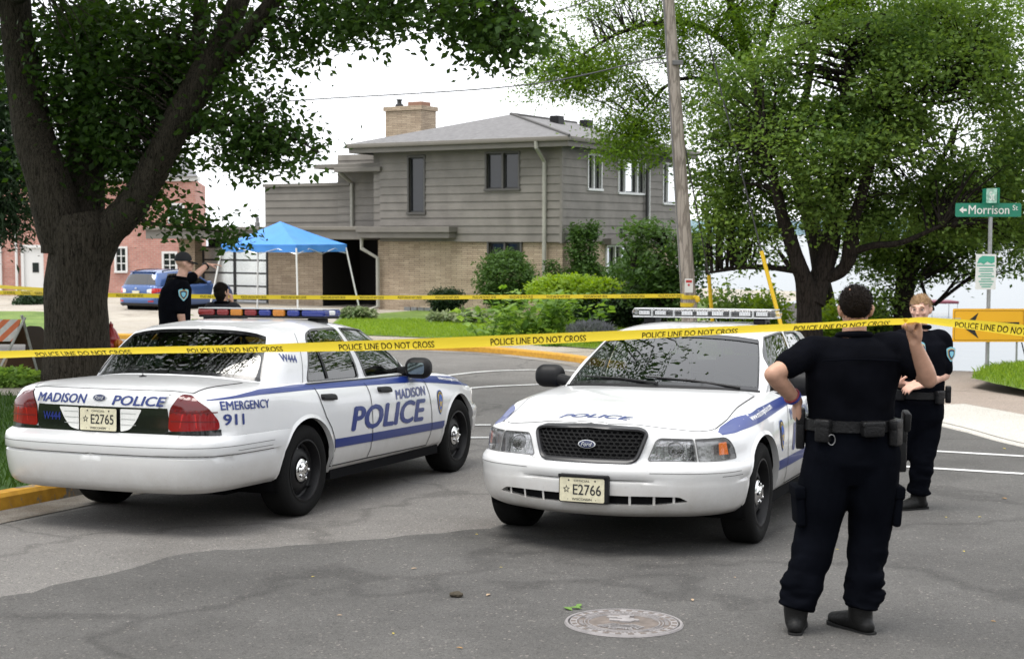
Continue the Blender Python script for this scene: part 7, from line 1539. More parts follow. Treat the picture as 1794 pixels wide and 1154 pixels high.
# ---- grass blades on the near verge and lawn edges
def blades(name, poly, n, h, hf, mat=GRASSB):
    poly = np.array([(p[0], p[1]) for p in poly]); lo, hi = poly.min(0), poly.max(0); P = RNG.uniform(lo, hi, (n*3, 2)); P = P[inpoly(P, poly)][:n]; z = np.asarray(hf(P[:, 0], P[:, 1])); k = len(P)
    base = np.concatenate([P, z[:, None]], 1); a = RNG.uniform(0, 6.28, k); w = np.stack([np.cos(a), np.sin(a), 0*a], 1)*.005*h/.08; H = h*RNG.uniform(.5, 1.4, k)[:, None]; lean = RNG.normal(size=(k, 3))*[.45, .45, 0]
    tip = base+(np.array([0, 0, 1.])+lean)*H; mid = base+(np.array([0, 0, 1.])*.6+lean*.35)*H; V = np.stack([base-w, base+w, mid+w*.7, tip, mid-w*.7], 1).reshape(-1, 3); i = np.arange(k)*5
    Q = np.concatenate([np.stack([i, i+1, i+2, i+4], 1), np.stack([i+4, i+2, i+3, i+3], 1)]) if False else np.stack([i, i+1, i+2, i+3, i+4], 1)
    o = bigmesh(name, V, Q, mat, attr=np.clip(.5+.3*RNG.normal(size=k), 0, 1)); tag(o, kind='stuff'); return o
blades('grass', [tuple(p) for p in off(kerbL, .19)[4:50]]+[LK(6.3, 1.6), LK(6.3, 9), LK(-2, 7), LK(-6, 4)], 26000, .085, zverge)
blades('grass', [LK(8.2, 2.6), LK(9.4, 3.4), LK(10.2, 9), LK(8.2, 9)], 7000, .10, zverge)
blades('grass', GP([(1700, 676), (1728, 664), (1765, 656), (1830, 652)], .05)+[(13, 25), (13, 20.5)]+GP([(1850, 700), (1794, 692), (1740, 684)], .05), 16000, .10, zmound, LF_LIME)
blades('grass', lawnp[:6]+[(4.8, 27), (4.6, 31)]+GP([(985, 560), (820, 560), (600, 560)], .14), 42000, .07, zl_, LF_LIME)
# ------------------------------------------------------------------ tape, pole, signs, hydrant, barricade, manhole, blue car
def tapemat():
    m, t, b = newmat('tape_yellow'); b.inputs['Base Color'].default_value = (.86, .65, .045, 1); b.inputs['Roughness'].default_value = .3; out = t.nodes['Material Output']
    tr = node(t, 'ShaderNodeBsdfTranslucent'); tr.inputs['Color'].default_value = (.90, .70, .06, 1); mx = node(t, 'ShaderNodeMixShader'); mx.inputs[0].default_value = .45; t.links.new(b.outputs[0], mx.inputs[1]); t.links.new(tr.outputs[0], mx.inputs[2]); t.links.new(mx.outputs[0], out.inputs['Surface']); return m
TAPEM = tapemat()
INK = pmat('tape_ink', (.035, .018, .006), .5)
def tape(name, label, P, wd, tilt, text_start, rep, th=.9, ink=True, group='strips of police tape'):
    """ribbon along 3D points; tilt(s) turns it about its length; lettering repeats along it"""
    P = np.array([tuple(p) for p in P], float); L = np.concatenate([[0], np.cumsum(np.linalg.norm(np.diff(P, axis=0), axis=1))]); n = max(24, int(L[-1]/.06)); q = np.linspace(0, L[-1], n); m = crslopes(L, P)
    def fr(s, t, off=0.0):
        s = np.atleast_1d(np.asarray(s, float)); p = hermite(L, P, m, s); d = hermite(L, P, m, np.minimum(s+.01, L[-1]))-hermite(L, P, m, np.maximum(s-.01, 0)); d /= np.linalg.norm(d, axis=1)[:, None]
        f = p/np.linalg.norm(p, axis=1)[:, None]; w0 = np.cross(d, -f); w0[w0[:, 2] < 0] *= -1; w0 -= d*(w0*d).sum(1)[:, None]; w0 /= np.linalg.norm(w0, axis=1)[:, None]; n0 = np.cross(w0, d); n0[(n0*f).sum(1) > 0] *= -1
        a = np.array([tilt(x) for x in s]); w = w0*np.cos(a)[:, None]+n0*np.sin(a)[:, None]; nn = -w0*np.sin(a)[:, None]+n0*np.cos(a)[:, None]; t = np.asarray(t, float); k = (.006*(1-(t*2)**2))
        return p+w*(t*wd)[:, None]+nn*(k+off)[:, None]
    rows = [fr(q, np.full(n, t)) for t in np.linspace(-.5, .5, 5)]; V = np.concatenate(rows); F = [(j*n+i, j*n+i+1, (j+1)*n+i+1, (j+1)*n+i) for j in range(4) for i in range(n-1)]
    o = mob(name, V, F, TAPEM, None, True); tag(o, label, 'police tape')
    if ink:
        V0, F0 = text_fit('POLICE LINE DO NOT CROSS', rep*.63, wd*.62, .022); V0 = V0+[rep*.31, 0]; s = text_start
        while s < L[-1]:
            ok = (V0[:, 0]+s > .01).all() and (V0[:, 0]+s < L[-1]-.01).all()
            if ok: mob('lettering', fr(V0[:, 0]+s, V0[:, 1]/wd, .0022), F0, INK, o, smooth=False)
            s += rep
    return o
TD0 = FO.y-.24
hp_ = px3(1586, 563, TD0+.02)
P = [px3(x, y, TD0) for x, y in ((-80, 624), (0, 621), (235, 614), (500, 609), (770, 601), (1030, 590), (1300, 577), (1450, 570), (1545, 564))]+[hp_]
kpx = TD0/2500.
tape('police_tape', 'yellow police tape stretched across both cars to the foreground officer\'s hand', P, .070, lambda s: 1.02-.22*math.exp(-((s-2.3)/.9)**2)+.10*math.sin(s*1.7), (65+80)*kpx, 266.5*kpx)
P = [hp_, px3(1600, 561, TD0+.0), px3(1660, 565, TD0-.05), px3(1794, 579, TD0-.15), px3(1900, 592, TD0-.2)]
tape('police_tape', 'yellow police tape running from the foreground officer\'s hand past the arrow sign', P, .070, lambda s: 1.25-.55*min(1, s/.45), (1672-1586)*kpx, 250*kpx)
PD_ = 26.8
P = [px3(188, 517, 23.6), px3(330, 519, 24.2), px3(600, 521, 25.2), px3(900, 520, 26.2), px3(1198, 518, PD_-.16)]
tape('police_tape', 'far yellow police tape from the big tree to the utility pole', P, .076, lambda s: .3, .15, .70)
P = [px3(-30, 500, 27.0), px3(40, 505, 25.0), px3(84, 508, 23.7)]; tape('police_tape', 'upper yellow tape strand at the left edge behind the tree', P, .070, lambda s: .5, .2, .70, ink=False)
P = [px3(-30, 512, 25.6), px3(40, 513, 24.5), px3(84, 514, 23.4)]; tape('police_tape', 'lower yellow tape strand at the left edge behind the tree', P, .076, lambda s: .3, .1, .70)
# ---- utility pole
ub_ = px3(1208, 560, PD_); ub_ = Vector((ub_[0], PD_, float(zroad(ub_[0], PD_))+.1)); up_ = empty('utility_pole', ub_); tag(up_, 'weathered grey wooden utility pole wrapped with yellow tape', 'utility pole'); UO = np.array(ub_)
WOOD = barkmat('pole_wood', (.20, .175, .15), (.36, .32, .28), 10, .25)
pole = lambda py: px3(1171+(py/540.)*36.5, py, PD_)
b = MB(); b.tube([np.array([pole(560)[0]+.01, PD_, ub_.z-.2])-UO, pole(540)-UO, pole(300)-UO, pole(0)-UO, pole(-250)-UO], [.152, .148, .128, .108, .09], 20); b.build('shaft', WOOD, up_, True)
b = MB(); b.tube([pole(y)-UO+[-.13*(.7+.3*y/540), -.06, 0] for y in (535, 400, 250, 100, 0, -100)], .018, 6); b.build('conduit', pmat('conduit_grey', (.16, .16, .16), .6), up_)
b = MB(); a = np.linspace(0, 2*math.pi, 24); c = pole(520)-UO
for dz in (0.0, -.145): b.add([(c[0]+.153*math.cos(t), c[1]+.153*math.sin(t), c[2]+dz+h) for h in (-.038, .038) for t in a], [(i, i+1, 24+i+1, 24+i) for i in range(23)])
b.build('tape_wrap', TAPEM, up_)
b = MB(); q = px3(1222, 524, PD_-.2)-UO; b.ell(q, .05, .03, .065, 10); b.ell(q+[-.05, 0, .04], .04, .02, .03, 8); b.build('tape_end', TAPEM, up_, True)
b = MB(); c = pole(500)-UO; b.bbox(c[0]-.075, c[0]+.08, c[1]-.165, c[1]-.15, c[2]-.13, c[2]+.13, .005); nb = b.build('notice', pmat('notice_white', (.62, .62, .60), .5), up_)
b = MB(); b.box(c[0]-.055, c[0]+.06, c[1]-.168, c[1]-.166, c[2]+.06, c[2]+.105); b.ell((c[0], c[1]-.166, c[2]+.015), .022, .003, .022, 10); b.build('notice_print', pmat('notice_red', (.42, .02, .02), .5), nb)
b = MB(); c = pole(112)-UO; b.tube([c+[-.10, -.02, 0], c+[-.32, -.05, .02], c+[-.5, -.1, -.02]], .012, 5); b.bbox(c[0]-.02, c[0]+.18, c[1]-.16, c[1]-.10, c[2]-.04, c[2]+.05, .01); b.build('bracket', pmat('bracket_grey', (.12, .12, .12), .5), up_)
WIRE = pmat('wire_grey', (.06, .06, .065), .5)
def wire(label, pts, r): P = np.array(pts); k = np.arange(len(P)).astype(float); q = np.linspace(0, len(P)-1, 40); b = MB(); b.tube(list(hermite(k, P, crslopes(k, P), q)), r, 5); o = b.build('overhead_wire', WIRE, None, True); tag(o, label, 'wire'); return o
wire('thin overhead wire from the utility pole to the left above the chimney', [px3(385, 188, 34), px3(540, 175, 32), px3(920, 149, 29), pole(95)], .014)
wire('upper overhead wire from the utility pole to the top left', [px3(430, 118, 30), px3(720, 62, 29), px3(980, 18, 28), pole(-60)], .012)
def guy(label, top, g0, g1, d0, d1):
    b1_ = Vector(px3(*g1, d1)); o = empty('guy_wire', b1_); tag(o, label, 'guy wire', 'guy wires of the utility pole'); O = np.array(b1_); b = MB(); b.tube([np.array(top)-O, px3(*g0, d0)-O], .015, 5); b.build('cable', WIRE, o)
    b = MB(); b.tube([px3(*g0, d0)-O, (px3(*g0, d0)+px3(*g1, d1))/2-O, px3(*g1, d1)-O], .038, 8); b.build('guard', pmat('guard_yellow', (.72, .47, .015), .4), o, True)
guy('guy wire with a long leaning yellow guard left of the dark trunks', px3(1238, 60, PD_-.1), (1334, 440), (1378, 606), 26.4, 26.0)
guy('second guy wire with a short upright yellow guard beside the utility pole', px3(1196, 235, 27.0), (1242, 482), (1250, 590), 28.2, 28.4)
# ---- street sign post
SD_ = 24.2; sb = px3(1729, 656, SD_); sp = empty('street_sign', (sb[0], SD_, sb[2])); tag(sp, 'green street name sign and white notice on a grey post at the right edge', 'street sign'); SO_ = np.array([sb[0], SD_, sb[2]])
GREEN = pmat('sign_green', (.010, .19, .12), .4); SWH = pmat('sign_white', (.70, .70, .69), .45); SYE = pmat('sign_yellow', (.78, .40, .012), .4); SBK = pmat('sign_black', (.012, .012, .012), .5)
def sq(x0, y0, x1, y1, d=0.0): a, c = px3(x0, y1, SD_)-SO_, px3(x1, y0, SD_)-SO_; return a[0], c[0], a[2], c[2]
def panel(par, nm, x0, y0, x1, y1, dy, m, rad=.02, rim=None):
    a0, a1, z0, z1 = sq(x0, y0, x1, y1); q = rounded([(a0, z0), (a1, z0), (a1, z1), (a0, z1)], rad, 4); b = MB(); n = len(q); V = [(x, dy, z) for x, z in q]+[(x, dy+.004, z) for x, z in q]; b.add(V, [tuple(range(n)), tuple(range(n, 2*n))[::-1]]+[(i, n+i, n+(i+1) % n, (i+1) % n) for i in range(n)]); return b.build(nm, m, par)
b = MB(); b.tube([(0, 0, -.1), (0, 0, px3(1729, 340, SD_)[2]-SO_[2])], .034, 12); b.build('post', pmat('galvanised', (.34, .35, .36), .4, .6, var=(20, .15)), sp, True)
pn = panel(sp, 'name_panel', 1672, 356, 1788, 380, -.045, GREEN, .03)
def stext(par, s, cx, cy, w_, h_, dy, m, bold=.015): V, F = text_fit(s, w_/2500*SD_, h_/2500*SD_, bold); c = px3(cx, cy, SD_)-SO_; mob('lettering', np.stack([c[0]+V[:, 0], np.full(len(V), dy), c[2]+V[:, 1]], 1), F, m, par, smooth=False)
stext(pn, 'Morrison', 1731, 367.5, 71, 15.5, -.048, SWH, .012); stext(pn, 'St', 1777, 364, 9, 9, -.048, SWH, .005)
def spoly(par, nm, pts, dy, m): V = [px3(x, y, SD_)-SO_ for x, y in pts]; V = [(v[0], dy, v[2]) for v in V]; return mob(nm, V, [tuple(range(len(V)))], m, par, smooth=False)
spoly(pn, 'arrow', [(1679, 368), (1686, 362), (1686, 366), (1692, 366), (1692, 370), (1686, 370), (1686, 374)], -.048, SWH)
pc = MB(); a0, a1, z0, z1 = sq(1718, 330, 1739, 357); pc.bbox(-.09, .085, -.25, .25, z0, z1, .008, 0, Matrix.Rotation(R(12), 4, 'Z')@Matrix.Scale(.18, 4, (1, 0, 0))); cp = pc.build('cross_panel', GREEN, sp)
panel(cp, 'cross_face', 1719, 331, 1738, 356, -.255, pmat('faded_green', (.28, .45, .38), .3, var=(14, .5)), .012); stext(cp, 'St', 1729, 344, 9, 15, -.258, SWH, .01)
np_ = panel(sp, 'notice_panel', 1707, 445, 1744, 507, -.045, SWH, .02)
NG = pmat('notice_green', (.06, .36, .26), .5)
spoly(np_, 'wave', [(1710, 462), (1714, 452), (1720, 448), (1741, 449), (1741, 459), (1735, 462), (1728, 458), (1722, 463), (1716, 460)], -.049, NG); spoly(np_, 'wave_line', [(1710, 464), (1741, 464), (1741, 466), (1710, 466)], -.049, NG)
for i, y in enumerate((470, 474, 479, 483, 488, 492, 497, 501)): w_ = (12, 13, 10, 14, 9, 13, 11, 8)[i]; spoly(np_, 'print_line', [(1726-w_, y), (1726+w_, y), (1726+w_, y+1.8), (1726-w_, y+1.8)], -.049, NG)
ab = px3(1782, 648, SD_-.1); as_ = empty('arrow_sign', (ab[0], SD_-.08, ab[2])); tag(as_, 'yellow warning sign with a black arrow pointing left behind the tape', 'road sign'); AO = np.array([ab[0], SD_-.08, ab[2]]); SO_ = AO
b = MB(); b.tube([(0, .03, -.1), (0, .03, px3(1782, 545, SD_)[2]-AO[2])], .018, 8); b.build('post', MATS['galvanised'], as_, True)
ap = panel(as_, 'panel', 1665, 540, 1793, 598, -.02, SYE, .03); a0, a1, z0, z1 = sq(1668, 543, 1790, 595)
rim = MB(); q = rounded([(a0, z0), (a1, z0), (a1, z1), (a0, z1)], .025, 4); n = len(q); c = q.mean(0); q2 = c+(q-c)*[.985, .965]; rim.add([(x, -.0245, z) for x, z in q]+[(x, -.0245, z) for x, z in q2], [(i, (i+1) % n, n+(i+1) % n, n+i) for i in range(n)]); rim.build('border', pmat('sign_border', (.30, .15, .01), .5), ap)
spoly(ap, 'arrow', [(1681, 570), (1711, 547), (1704, 563.5), (1782, 563.5), (1782, 576.5), (1704, 576.5), (1711, 592)], -.0248, SBK)
panel(ap, 'sticker', 1667, 556, 1680, 563, -.0245, pmat('sticker_grey', (.5, .42, .25), .5), .01)
# ---- hydrant
HD_ = 21.6; hb = px3(196, 655, HD_); hz0 = float(zroad(hb[0], HD_))+.12; hy = empty('fire_hydrant', (hb[0], HD_, hz0)); tag(hy, 'red fire hydrant with an orange side cap beside the big tree', 'fire hydrant'); HR = pmat('hydrant_red', (.30, .012, .014), .35, coat=.3, var=(8, .2)); HO = pmat('hydrant_orange', (.62, .20, .015), .4, coat=.2)
hs = (-(562-405)/2500*HD_-hz0)/.78
b = MB(); b.lathe([(.001, 0), (.15, 0), (.155, .03), (.12, .05), (.108, .08), (.105, .40), (.13, .41), (.13, .45), (.112, .46), (.115, .52), (.13, .54), (.13, .565), (.11, .60), (.08, .655), (.05, .69), (.035, .70), (.033, .745), (.018, .75), (.001, .78)], 24); b.V = [(v[0], v[1], v[2]*hs) for v in b.V]; b.build('barrel', HR, hy, True, 40)
for sgn, nm in ((1, 'side_cap'), (-1, 'side_cap')): b = MB(); b.lathe([(.06, .09), (.068, .11), (.068, .14), (.062, .145), (.062, .18), (.05, .19), (.02, .195), (.02, .225), (.001, .226)], 16, Matrix.Translation((0, 0, .50*hs))@Matrix.Rotation(R(90*sgn), 4, 'Y')@Matrix.Rotation(R(25), 4, 'X')); b.build(nm, HO, hy, True, 40)
b = MB(); b.lathe([(.07, .09), (.08, .11), (.08, .15), (.06, .17), (.02, .175), (.001, .2)], 16, Matrix.Translation((0, 0, .47*hs))@Matrix.Rotation(R(90), 4, 'X')); b.build('pumper_cap', HR, hy, True, 40)
# ---- barricade and board
BD_ = 22.6; bz0 = float(zroad(px3(20, 680, BD_)[0], BD_))+.13; bo_ = px3(30, 680, BD_); ba = empty('barricade', (bo_[0], BD_, bz0)); tag(ba, 'folding barricade with orange and white striped board at the left edge', 'barricade'); BO_ = np.array([bo_[0], BD_, bz0]); 
def stripes():
    m, t, b_ = newmat('barricade_stripes'); tc = node(t, 'ShaderNodeTexCoord'); sx_ = node(t, 'ShaderNodeSeparateXYZ'); t.links.new(tc.outputs['Object'], sx_.inputs[0]); ad = node(t, 'ShaderNodeMath', operation='SUBTRACT'); t.links.new(sx_.outputs['X'], ad.inputs[0]); t.links.new(sx_.outputs['Z'], ad.inputs[1])
    mu = node(t, 'ShaderNodeMath', operation='MULTIPLY'); mu.inputs[1].default_value = 4.2; t.links.new(ad.outputs[0], mu.inputs[0]); fr = node(t, 'ShaderNodeMath', operation='FRACT'); t.links.new(mu.outputs[0], fr.inputs[0]); gt = node(t, 'ShaderNodeMath', operation='GREATER_THAN'); gt.inputs[1].default_value = .5; t.links.new(fr.outputs[0], gt.inputs[0])
    n = node(t, 'ShaderNodeTexNoise', Scale=9.0, Detail=7.0); t.links.new(tc.outputs['Object'], n.inputs['Vector']); o_ = ramp(t, n.outputs['Fac'], [(.3, (.50, .10, .025)), (.7, (.62, .15, .04))]); w_ = ramp(t, n.outputs['Fac'], [(.3, (.42, .41, .39)), (.7, (.62, .61, .58))])
    mx = node(t, 'ShaderNodeMix', data_type='RGBA'); t.links.new(gt.outputs[0], mx.inputs['Factor']); t.links.new(w_, mx.inputs['A']); t.links.new(o_, mx.inputs['B']); t.links.new(mx.outputs['Result'], b_.inputs['Base Color']); b_.inputs['Roughness'].default_value = .5; return m
STR = stripes(); LEGM = pmat('barricade_leg', (.40, .40, .38), .6, var=(12, .2)); BRWN = pmat('board_brown', (.10, .050, .028), .7, var=(5, .2)); BRD = pmat('board_back', (.050, .035, .026), .7, var=(4, .2))
q3 = lambda px, py, dy=0.0: px3(px, py, BD_+dy)-BO_
def legbar(a, c): b = MB(); b.tube([a, c], .024, 4); b.build('leg', LEGM, ba)
for dx in (0, -112):
    legbar(q3(38+dx, 552, 0), q3(74+dx, 683, .35)); legbar(q3(44+dx, 556, -.05), q3(-5+dx, 655, -.40)); 
legbar(q3(10, 648, -.3), q3(21, 688, -.38))
def slab(nm, P4, m, th=.02):
    P = [np.array(p) for p in P4]; n = np.cross(P[1]-P[0], P[3]-P[0]); n /= np.linalg.norm(n); b = MB(); V = P+[p+n*th for p in P]; b.add(V, [(0, 1, 2, 3), (7, 6, 5, 4), (0, 4, 5, 1), (1, 5, 6, 2), (2, 6, 7, 3), (3, 7, 4, 0)]); return b.build(nm, m, ba)
slab('striped_board', [q3(-80, 600, -.17), q3(24, 598, -.17), q3(37, 560, -.06), q3(-68, 560, -.06)], STR); slab('lower_board', [q3(-80, 650, -.36), q3(8, 648, -.36), q3(14, 629, -.30), q3(-74, 630, -.30)], pmat('board_tan', (.26, .17, .10), .7, var=(6, .2)))
slab('back_board', [q3(-55, 602, .18), q3(50, 602, .18), q3(42, 567, .06), q3(-62, 567, .06)], BRWN); slab('back_board', [q3(-50, 648, .26), q3(62, 648, .26), q3(57, 622, .2), q3(-56, 622, .2)], BRWN)
sgb = px3(68, 660, 23.6); sg = MB(); q = rounded([(px3(45, 655, 23.6)[0], px3(0, 655, 23.6)[2]), (px3(84, 655, 23.6)[0], px3(0, 655, 23.6)[2]), (px3(77, 572, 23.6)[0], px3(0, 572, 23.6)[2]), (px3(45, 570, 23.6)[0], px3(0, 570, 23.6)[2])], .09, 5); sg.prism(list(q), 0, .02, Matrix.Translation((0, 23.6, 0))@Matrix.Rotation(R(90), 4, 'X')); so = sg.build('sign_board', BRD, None); tag(so, 'dark brown sign board with rounded corners leaning behind the barricade', 'sign board')
# ---- manhole
mc = G(1093, 1091, .006); Rm = 104/2500*mc.y; mh = empty('manhole_cover', mc); tag(mh, 'round cast iron manhole cover with raised patterns in the road', 'manhole cover'); nrm = Vector((-GX, -GY, 1)).normalized(); mh.rotation_euler = nrm.to_track_quat('Z', 'Y').to_euler()
IRON = pmat('cast_iron', (.24, .225, .225), .6, .0, var=(14, .22), bump=(60, .3)); RUST = pmat('rusty_recess', (.135, .112, .098), .85, var=(16, .3))
b = MB(); b.lathe([(.001, .002), (Rm*.93, .002)], 64); b.build('plate', RUST, mh); b = MB(); b.lathe([(Rm*.955, .0), (Rm*.96, .009), (Rm*1.0, .009), (Rm*1.02, .0)], 72); b.build('frame', IRON, mh, True, 30)
b = MB()
for r0, r1 in ((.80, .93), (.66, .685), (.60, .625)): b.lathe([(Rm*r0, .002), (Rm*(r0+.006), .008), (Rm*(r1-.006), .008), (Rm*r1, .002)], 72)
for k in range(26): a = 2*math.pi*(k+.5)/26; M_ = Matrix.Rotation(a, 4, 'Z')@Matrix.Translation((Rm*.865, 0, .008)); 
rn = np.random.default_rng(3)
for k in range(34):                                    # relief bars in the centre
    a = -.9+1.8*k/33; x0 = rn.uniform(-.5, .1); M_ = Matrix.Rotation(R(90)+a, 4, 'Z'); b.box(Rm*rn.uniform(.16, .26), Rm*rn.uniform(.36, .57), -.006, .006, .002, .007, 0, M_)
for k in range(9): y = -.05-.055*k; w_ = math.sqrt(max(0, .56**2-y*y)); x0 = rn.uniform(-.25, .1); b.tube([(Rm*(x0-rn.uniform(.04, max(.05, w_-.25))), Rm*y, .005), (Rm*x0, Rm*(y+.02), .006), (Rm*(x0+rn.uniform(.04, max(.05, w_-.12))), Rm*y, .005)], .007, 5)
for k in range(70):
    a = 2*math.pi*k/70
    if math.sin(a*8) > -.6: b.box(Rm*.705, Rm*.765, -.006, .005, .002, .0065, 0, Matrix.Rotation(a, 4, 'Z'))
for k in range(26): b.box(Rm*.825, Rm*.905, -.015, .015, .0075, .0090, 1, Matrix.Rotation(2*math.pi*(k+.5)/26, 4, 'Z'))
b.build('relief', [IRON, RUST], mh, False)
# ---- debris on the road
def litter(name, label, px, py, sz, mat, n=1, curl=.3, cat='leaf', group=None, thick=.012):
    c = G(px, py, .008); b = MB(); a0 = RNG.uniform(0, 6.28)
    for k in range(n):
        a = a0+RNG.uniform(-.5, .5)+k*.9; o_ = Vector((RNG.normal()*sz*.5*(k > 0), RNG.normal()*sz*.5*(k > 0), 0)); q = [(0, 0), (.3, .22), (.62, .20), (1, 0), (.6, -.2), (.28, -.2)]
        V = [(o_.x+sz*(x*math.cos(a)-y*math.sin(a)), o_.y+sz*(x*math.sin(a)+y*math.cos(a)), sz*curl*(abs(y)*1.2+.15*x)) for x, y in q]; V2 = [(v[0], v[1], v[2]+sz*.03) for v in V]; b.add(V+V2, [(5, 4, 3, 2, 1, 0), (6, 7, 8, 9, 10, 11)]+[(i, (i+1) % 6, 6+(i+1) % 6, 6+i) for i in range(6)])
    b.V = [(v[0]+c.x, v[1]+c.y, v[2]+c.z) for v in b.V]; o = b.build(name, mat, None); tag(o, label, cat, group); return o
LDRY = pmat('dry_leaf', (.30, .17, .06), .8); LYEL = pmat('yellow_leaf', (.45, .36, .06), .7); LTAN = pmat('tan_leaf', (.36, .26, .17), .8); BRKP = pmat('bark_piece', (.055, .045, .030), .9, bump=(60, .8)); LGRN = pmat('green_sprig', (.10, .20, .03), .6)
b = MB(); c = G(799, 1046, .0); b.ell((c.x, c.y, c.z+.018), .042, .030, .020, 14); b.V = [tuple(Vector(v)+noise.noise_vector(Vector(v)*30)*.010) for v in b.V]; o = b.build('bark_piece', BRKP, None, True); tag(o, 'dark piece of bark lying on the road left of the manhole', 'bark piece')
litter('green_sprig', 'small green leaf sprig lying at the edge of the manhole cover', 1012, 1064, .07, LGRN, 3, cat='leaf sprig')
spots = [(811, 1135, LDRY, .035, 'orange leaf near the bottom edge of the road'), (858, 1040, LTAN, .05, 'tan leaf right of the bark piece'), (720, 996, LTAN, .04, 'pale leaf on the road between the left car and the bark piece'), (875, 993, LYEL, .02, 'small yellow leaf between the bark piece and the right car'), (832, 935, LYEL, .03, 'yellow leaf left of the right car\'s front tyre'), (590, 1077, LTAN, .03, 'tan leaf on the road below the left car\'s rear wheel'), (1214, 1052, LTAN, .04, 'pale leaf just right of the manhole cover'), (1470, 962, LYEL, .025, 'yellow scrap between the foreground officer\'s legs'), (1735, 1087, LDRY, .03, 'orange leaf at the lower right of the road'), (1755, 872, LDRY, .06, 'brown curled leaf at the right edge of the road'), (1690, 966, LYEL, .03, 'yellow leaf right of the foreground officer\'s knees'), (1745, 742, LDRY, .09, 'brown leaf on the right footway'), (1703, 752, LDRY, .07, 'dry leaf at the footway edge'), (1757, 785, LYEL, .06, 'yellow-green leaf on the road by the right footway'), (1655, 905, LYEL, .03, 'yellow leaf on the road right of the fair-haired officer\'s shoe'), (1285, 1010, LTAN, .025, 'tan leaf on the road below the right car\'s front wheel'), (545, 1010, LYEL, .022, 'tiny yellow leaf on the road below the left car'), (1720, 905, LYEL, .035, 'yellowish leaf right of the white road lines'), (690, 1110, LYEL, .025, 'yellow scrap of leaf at the bottom of the road')]
for px, py, m, s, lab in spots: litter('fallen_leaf', lab, px, py, s, m, 1, group='leaves fallen on the road')
